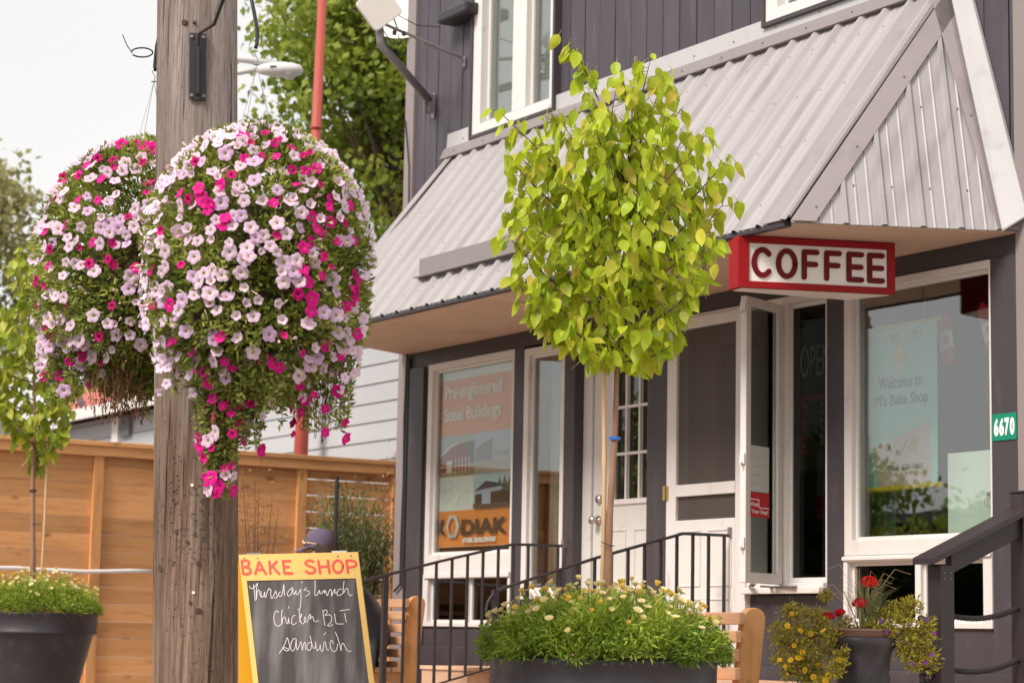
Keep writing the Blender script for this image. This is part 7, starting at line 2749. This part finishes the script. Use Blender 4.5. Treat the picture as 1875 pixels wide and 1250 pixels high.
# ================================================================== RED POLE AND STREET LAMP
rp = thing('red_pole', (-5.2, 1.68, G), 'tall salmon-red steel pole between the maple and the flower basket', 'pole')
b0, t0 = V((-5.20, 1.68, G)), V((-5.20, 1.68, 8.2)) + RH * 0.12
m = MB()
m.tube([b0, b0.lerp(t0, 0.62), b0.lerp(t0, 0.621), t0], [0.080, 0.064, 0.056, 0.043], 20)
m.build('shaft', M['redpole'], rp, smooth=True)
m = MB()
q = b0.lerp(t0, 0.735)
m.tube([q, q + V((0, 0, 0.03))], 0.064, 20)
m.build('collar', M['redpole'], rp, smooth=True)
m = MB()
for zz in (0.715, 0.69):
    q = b0.lerp(t0, zz)
    m.tube([q - FH * 0.04 + RH * 0.02, q - FH * 0.072 + RH * 0.02], 0.010, 8)
m.build('bolt', M['black'], rp)
lp = thing('street_lamp', (-3.54, -0.31, G), 'pale cobra-head street lamp reaching out behind the utility pole', 'street lamp')
LB = V((-3.54, -0.31, 0))
m = MB()
m.tube([LB + V((0, 0, G)), LB + V((0, 0, 6.35))], [0.10, 0.065], 16)
m.build('post', M['lamp'], lp, smooth=True)
m = MB()
m.tube([LB + RH * 0.02 + V((0, 0, 6.19)), LB + RH * 0.45 + V((0, 0, 6.17)), LB + RH * 0.74 + V((0, 0, 6.12))], 0.036, 10)
m.tube([LB + RH * 0.02 + V((0, 0, 6.05)), LB + RH * 0.40 + V((0, 0, 6.045)), LB + RH * 0.62 + V((0, 0, 6.09))], 0.026, 10)
m.build('arm', M['lamp'], lp, smooth=True)
hd = V((-3.54, -0.31, 6.085))
m = MB()
vs_, fs_ = [], []
stn = [(0.56, 0.03, 0.035), (0.62, 0.06, 0.055), (0.70, 0.085, 0.07), (0.80, 0.095, 0.075), (0.90, 0.085, 0.065), (0.96, 0.06, 0.05), (0.985, 0.02, 0.02)]
for u_, wd, hh in stn:
    for k in range(16):
        a = 2 * PI * k / 16
        vs_.append(hd + RH * u_ + FH * wd * math.cos(a) + V((0, 0, hh * math.sin(a) * (1.0 if math.sin(a) > 0 else 0.9) - 0.01)))
fs_ = [(j * 16 + k, j * 16 + (k + 1) % 16, (j + 1) * 16 + (k + 1) % 16, (j + 1) * 16 + k) for j in range(len(stn) - 1) for k in range(16)] + [tuple(range(15, -1, -1)), tuple(range(96, 112))]
m.add(vs_, fs_)
m.build('lamp_head', M['lamp'], lp, smooth=True)
m = MB()
m.lathe([(0.0, -0.085), (0.045, -0.075), (0.075, -0.04), (0.08, 0.0)], tuple(hd + RH * 0.86 + V((0, 0, -0.012))), 20)
m.build('lens', flat('lamp_lens', (0.55, 0.55, 0.54), 0.2), lp, smooth=True)
m = MB()
m.obox(hd + RH * 0.72 - FH * 0.088 + V((0, 0, 0.0)), RH * 0.03, FH * 0.004, V((0, 0, 0.008)))
m.build('latch', M['black'], lp)

# ================================================================== TREES
M['maple'] = leafmat('maple_leaf', [(0.08, 0.14, 0.015), (0.16, 0.23, 0.025), (0.26, 0.33, 0.04), (0.36, 0.40, 0.06), (0.19, 0.26, 0.03)], 'attr', 0.4)
M['olive'] = leafmat('olive_leaf', [(0.20, 0.20, 0.07), (0.30, 0.28, 0.11), (0.38, 0.35, 0.15), (0.24, 0.25, 0.09)], 'attr', 0.35)
def tree(name, c, zc, rx, rz, nclump, per, size, material, label, cat, group, seed, spread=0.32, fillr=0.35, flatc=0.5):
    global rng
    rng = np.random.default_rng(seed)
    rnd = random.Random(seed)
    t = thing(name, (c[0], c[1], G), label, cat, group)
    base = V((c[0], c[1], G))
    m = MB()
    top = V((c[0], c[1], zc + rz * 0.4))
    m.tube([base, base.lerp(top, 0.4) + V((0.05, 0.03, 0)), top], [rx * 0.09, rx * 0.07, rx * 0.02], 12)
    m.build('trunk', M['barkdark'], t, smooth=True)
    m = MB()
    cl = []
    for i in range(nclump):
        d = V((rnd.gauss(0, 1), rnd.gauss(0, 1), rnd.gauss(0, 1))).normalized()
        q = (fillr + (1 - fillr) * rnd.random() ** 0.5) * rnd.uniform(0.85, 1.08)
        p = V((c[0] + d.x * rx * q, c[1] + d.y * rx * q, zc + d.z * rz * q))
        cl.append(p)
        s_ = base.lerp(top, rnd.uniform(0.45, 0.95))
        s_.z = min(s_.z, p.z)
        if i % 2 == 0:
            m.tube([s_, s_.lerp(p, 0.5) + V((0, 0, 0.1)), p], [rx * 0.018, rx * 0.01, rx * 0.003], 5, cap=False)
    m.build('limb', M['barkdark'], t, smooth=True, fix=False)
    N = nclump * per
    C_ = np.repeat(np.array([list(q) for q in cl]), per, axis=0)
    off = rng.normal(size=(N, 3)) * np.array([spread, spread, spread * flatc])
    P_ = C_ + off
    D_ = rng.normal(size=(N, 3)) + np.array([0, 0, -0.5])
    hh = off[:, 2] / (spread * flatc)
    ct = np.repeat(rng.random(nclump), per)
    tint = np.clip(0.15 + 0.35 * ct + 0.16 * hh + 0.35 * rng.random(N), 0, 1)
    leaf_cloud('crown', P_, D_, rng.uniform(size * 0.7, size * 1.3, N), rng.uniform(size * 0.6, size * 1.0, N), material, t, tint, kind='stuff', fold=0.15)
    return t


tree('maple_tree', (-9.1, 5.5), 8.5, 2.35, 2.6, 330, 100, 0.115, M['maple'], 'leafy green maple rising behind the left corner of the shop', 'tree', None, 51, 0.26, 0.15, 0.55)
tree('shade_tree', (-14.5, 9.5), 6.9, 2.3, 2.2, 90, 80, 0.14, M['maple'], 'further green tree low behind the maple', 'tree', None, 52, 0.4)
tree('willow_tree', (-24.3, 4.0), 7.2, 1.8, 2.5, 70, 110, 0.15, M['olive'], 'hazy olive tree at the far left edge against the sky', 'tree', None, 53, 0.30, 0.3, 0.8)
tree('willow_tree', (-25.5, 2.6), 4.6, 1.6, 1.6, 60, 90, 0.15, M['olive'], 'lower olive tree behind the left planter tree', 'tree', None, 54, 0.32, 0.3, 0.8)
SL_ = ['round tree across the street, second from the east end of the row', 'low round tree across the street with the thickest neighbour on its west', 'tall broad tree across the street in the middle of the row', 'wide tree across the street set furthest from the kerb', 'smallest tree across the street at the east end of the row', 'broad tree across the street at the far west end of the row', 'slim tree on the west verge nearest to the carriageway']
for i, (x_, y_, h_, r_) in enumerate(((-9, -24, 4.4, 2.6), (-15, -23, 3.8, 2.4), (-21, -20.5, 4.9, 3.0), (-28, -22, 4.2, 3.0), (-3, -25, 3.4, 2.4), (-34, -19, 4.6, 3.2), (-33, -13.5, 4.4, 2.2))):
    tree('street_tree', (x_, y_), h_ * 0.62, r_, h_ * 0.42, 70, 400, 0.15, M['maple'], SL_[i], 'tree', 'trees across the street', 60 + i, 0.5)

ab = thing('reflected_building', (-25, -28, G), 'long low brown building added across the street for its dark reflection in the window glass', 'building')  # out of view, added so the big window reflects something dark low down
MB().box(-62, -4, -32, -27, G, 3.7).build('wall', flat('brown_render', (0.13, 0.095, 0.08), 0.8), ab)
MB().box(-62.3, -3.7, -32.3, -26.6, 3.71, 4.0).build('roof', M['greyroof'], ab)
for i in range(9):
    MB().box(-58 + 6 * i, -55.5 + 6 * i, -26.99, -26.93, 1.2, 2.7).build('window', M['dark'], ab)
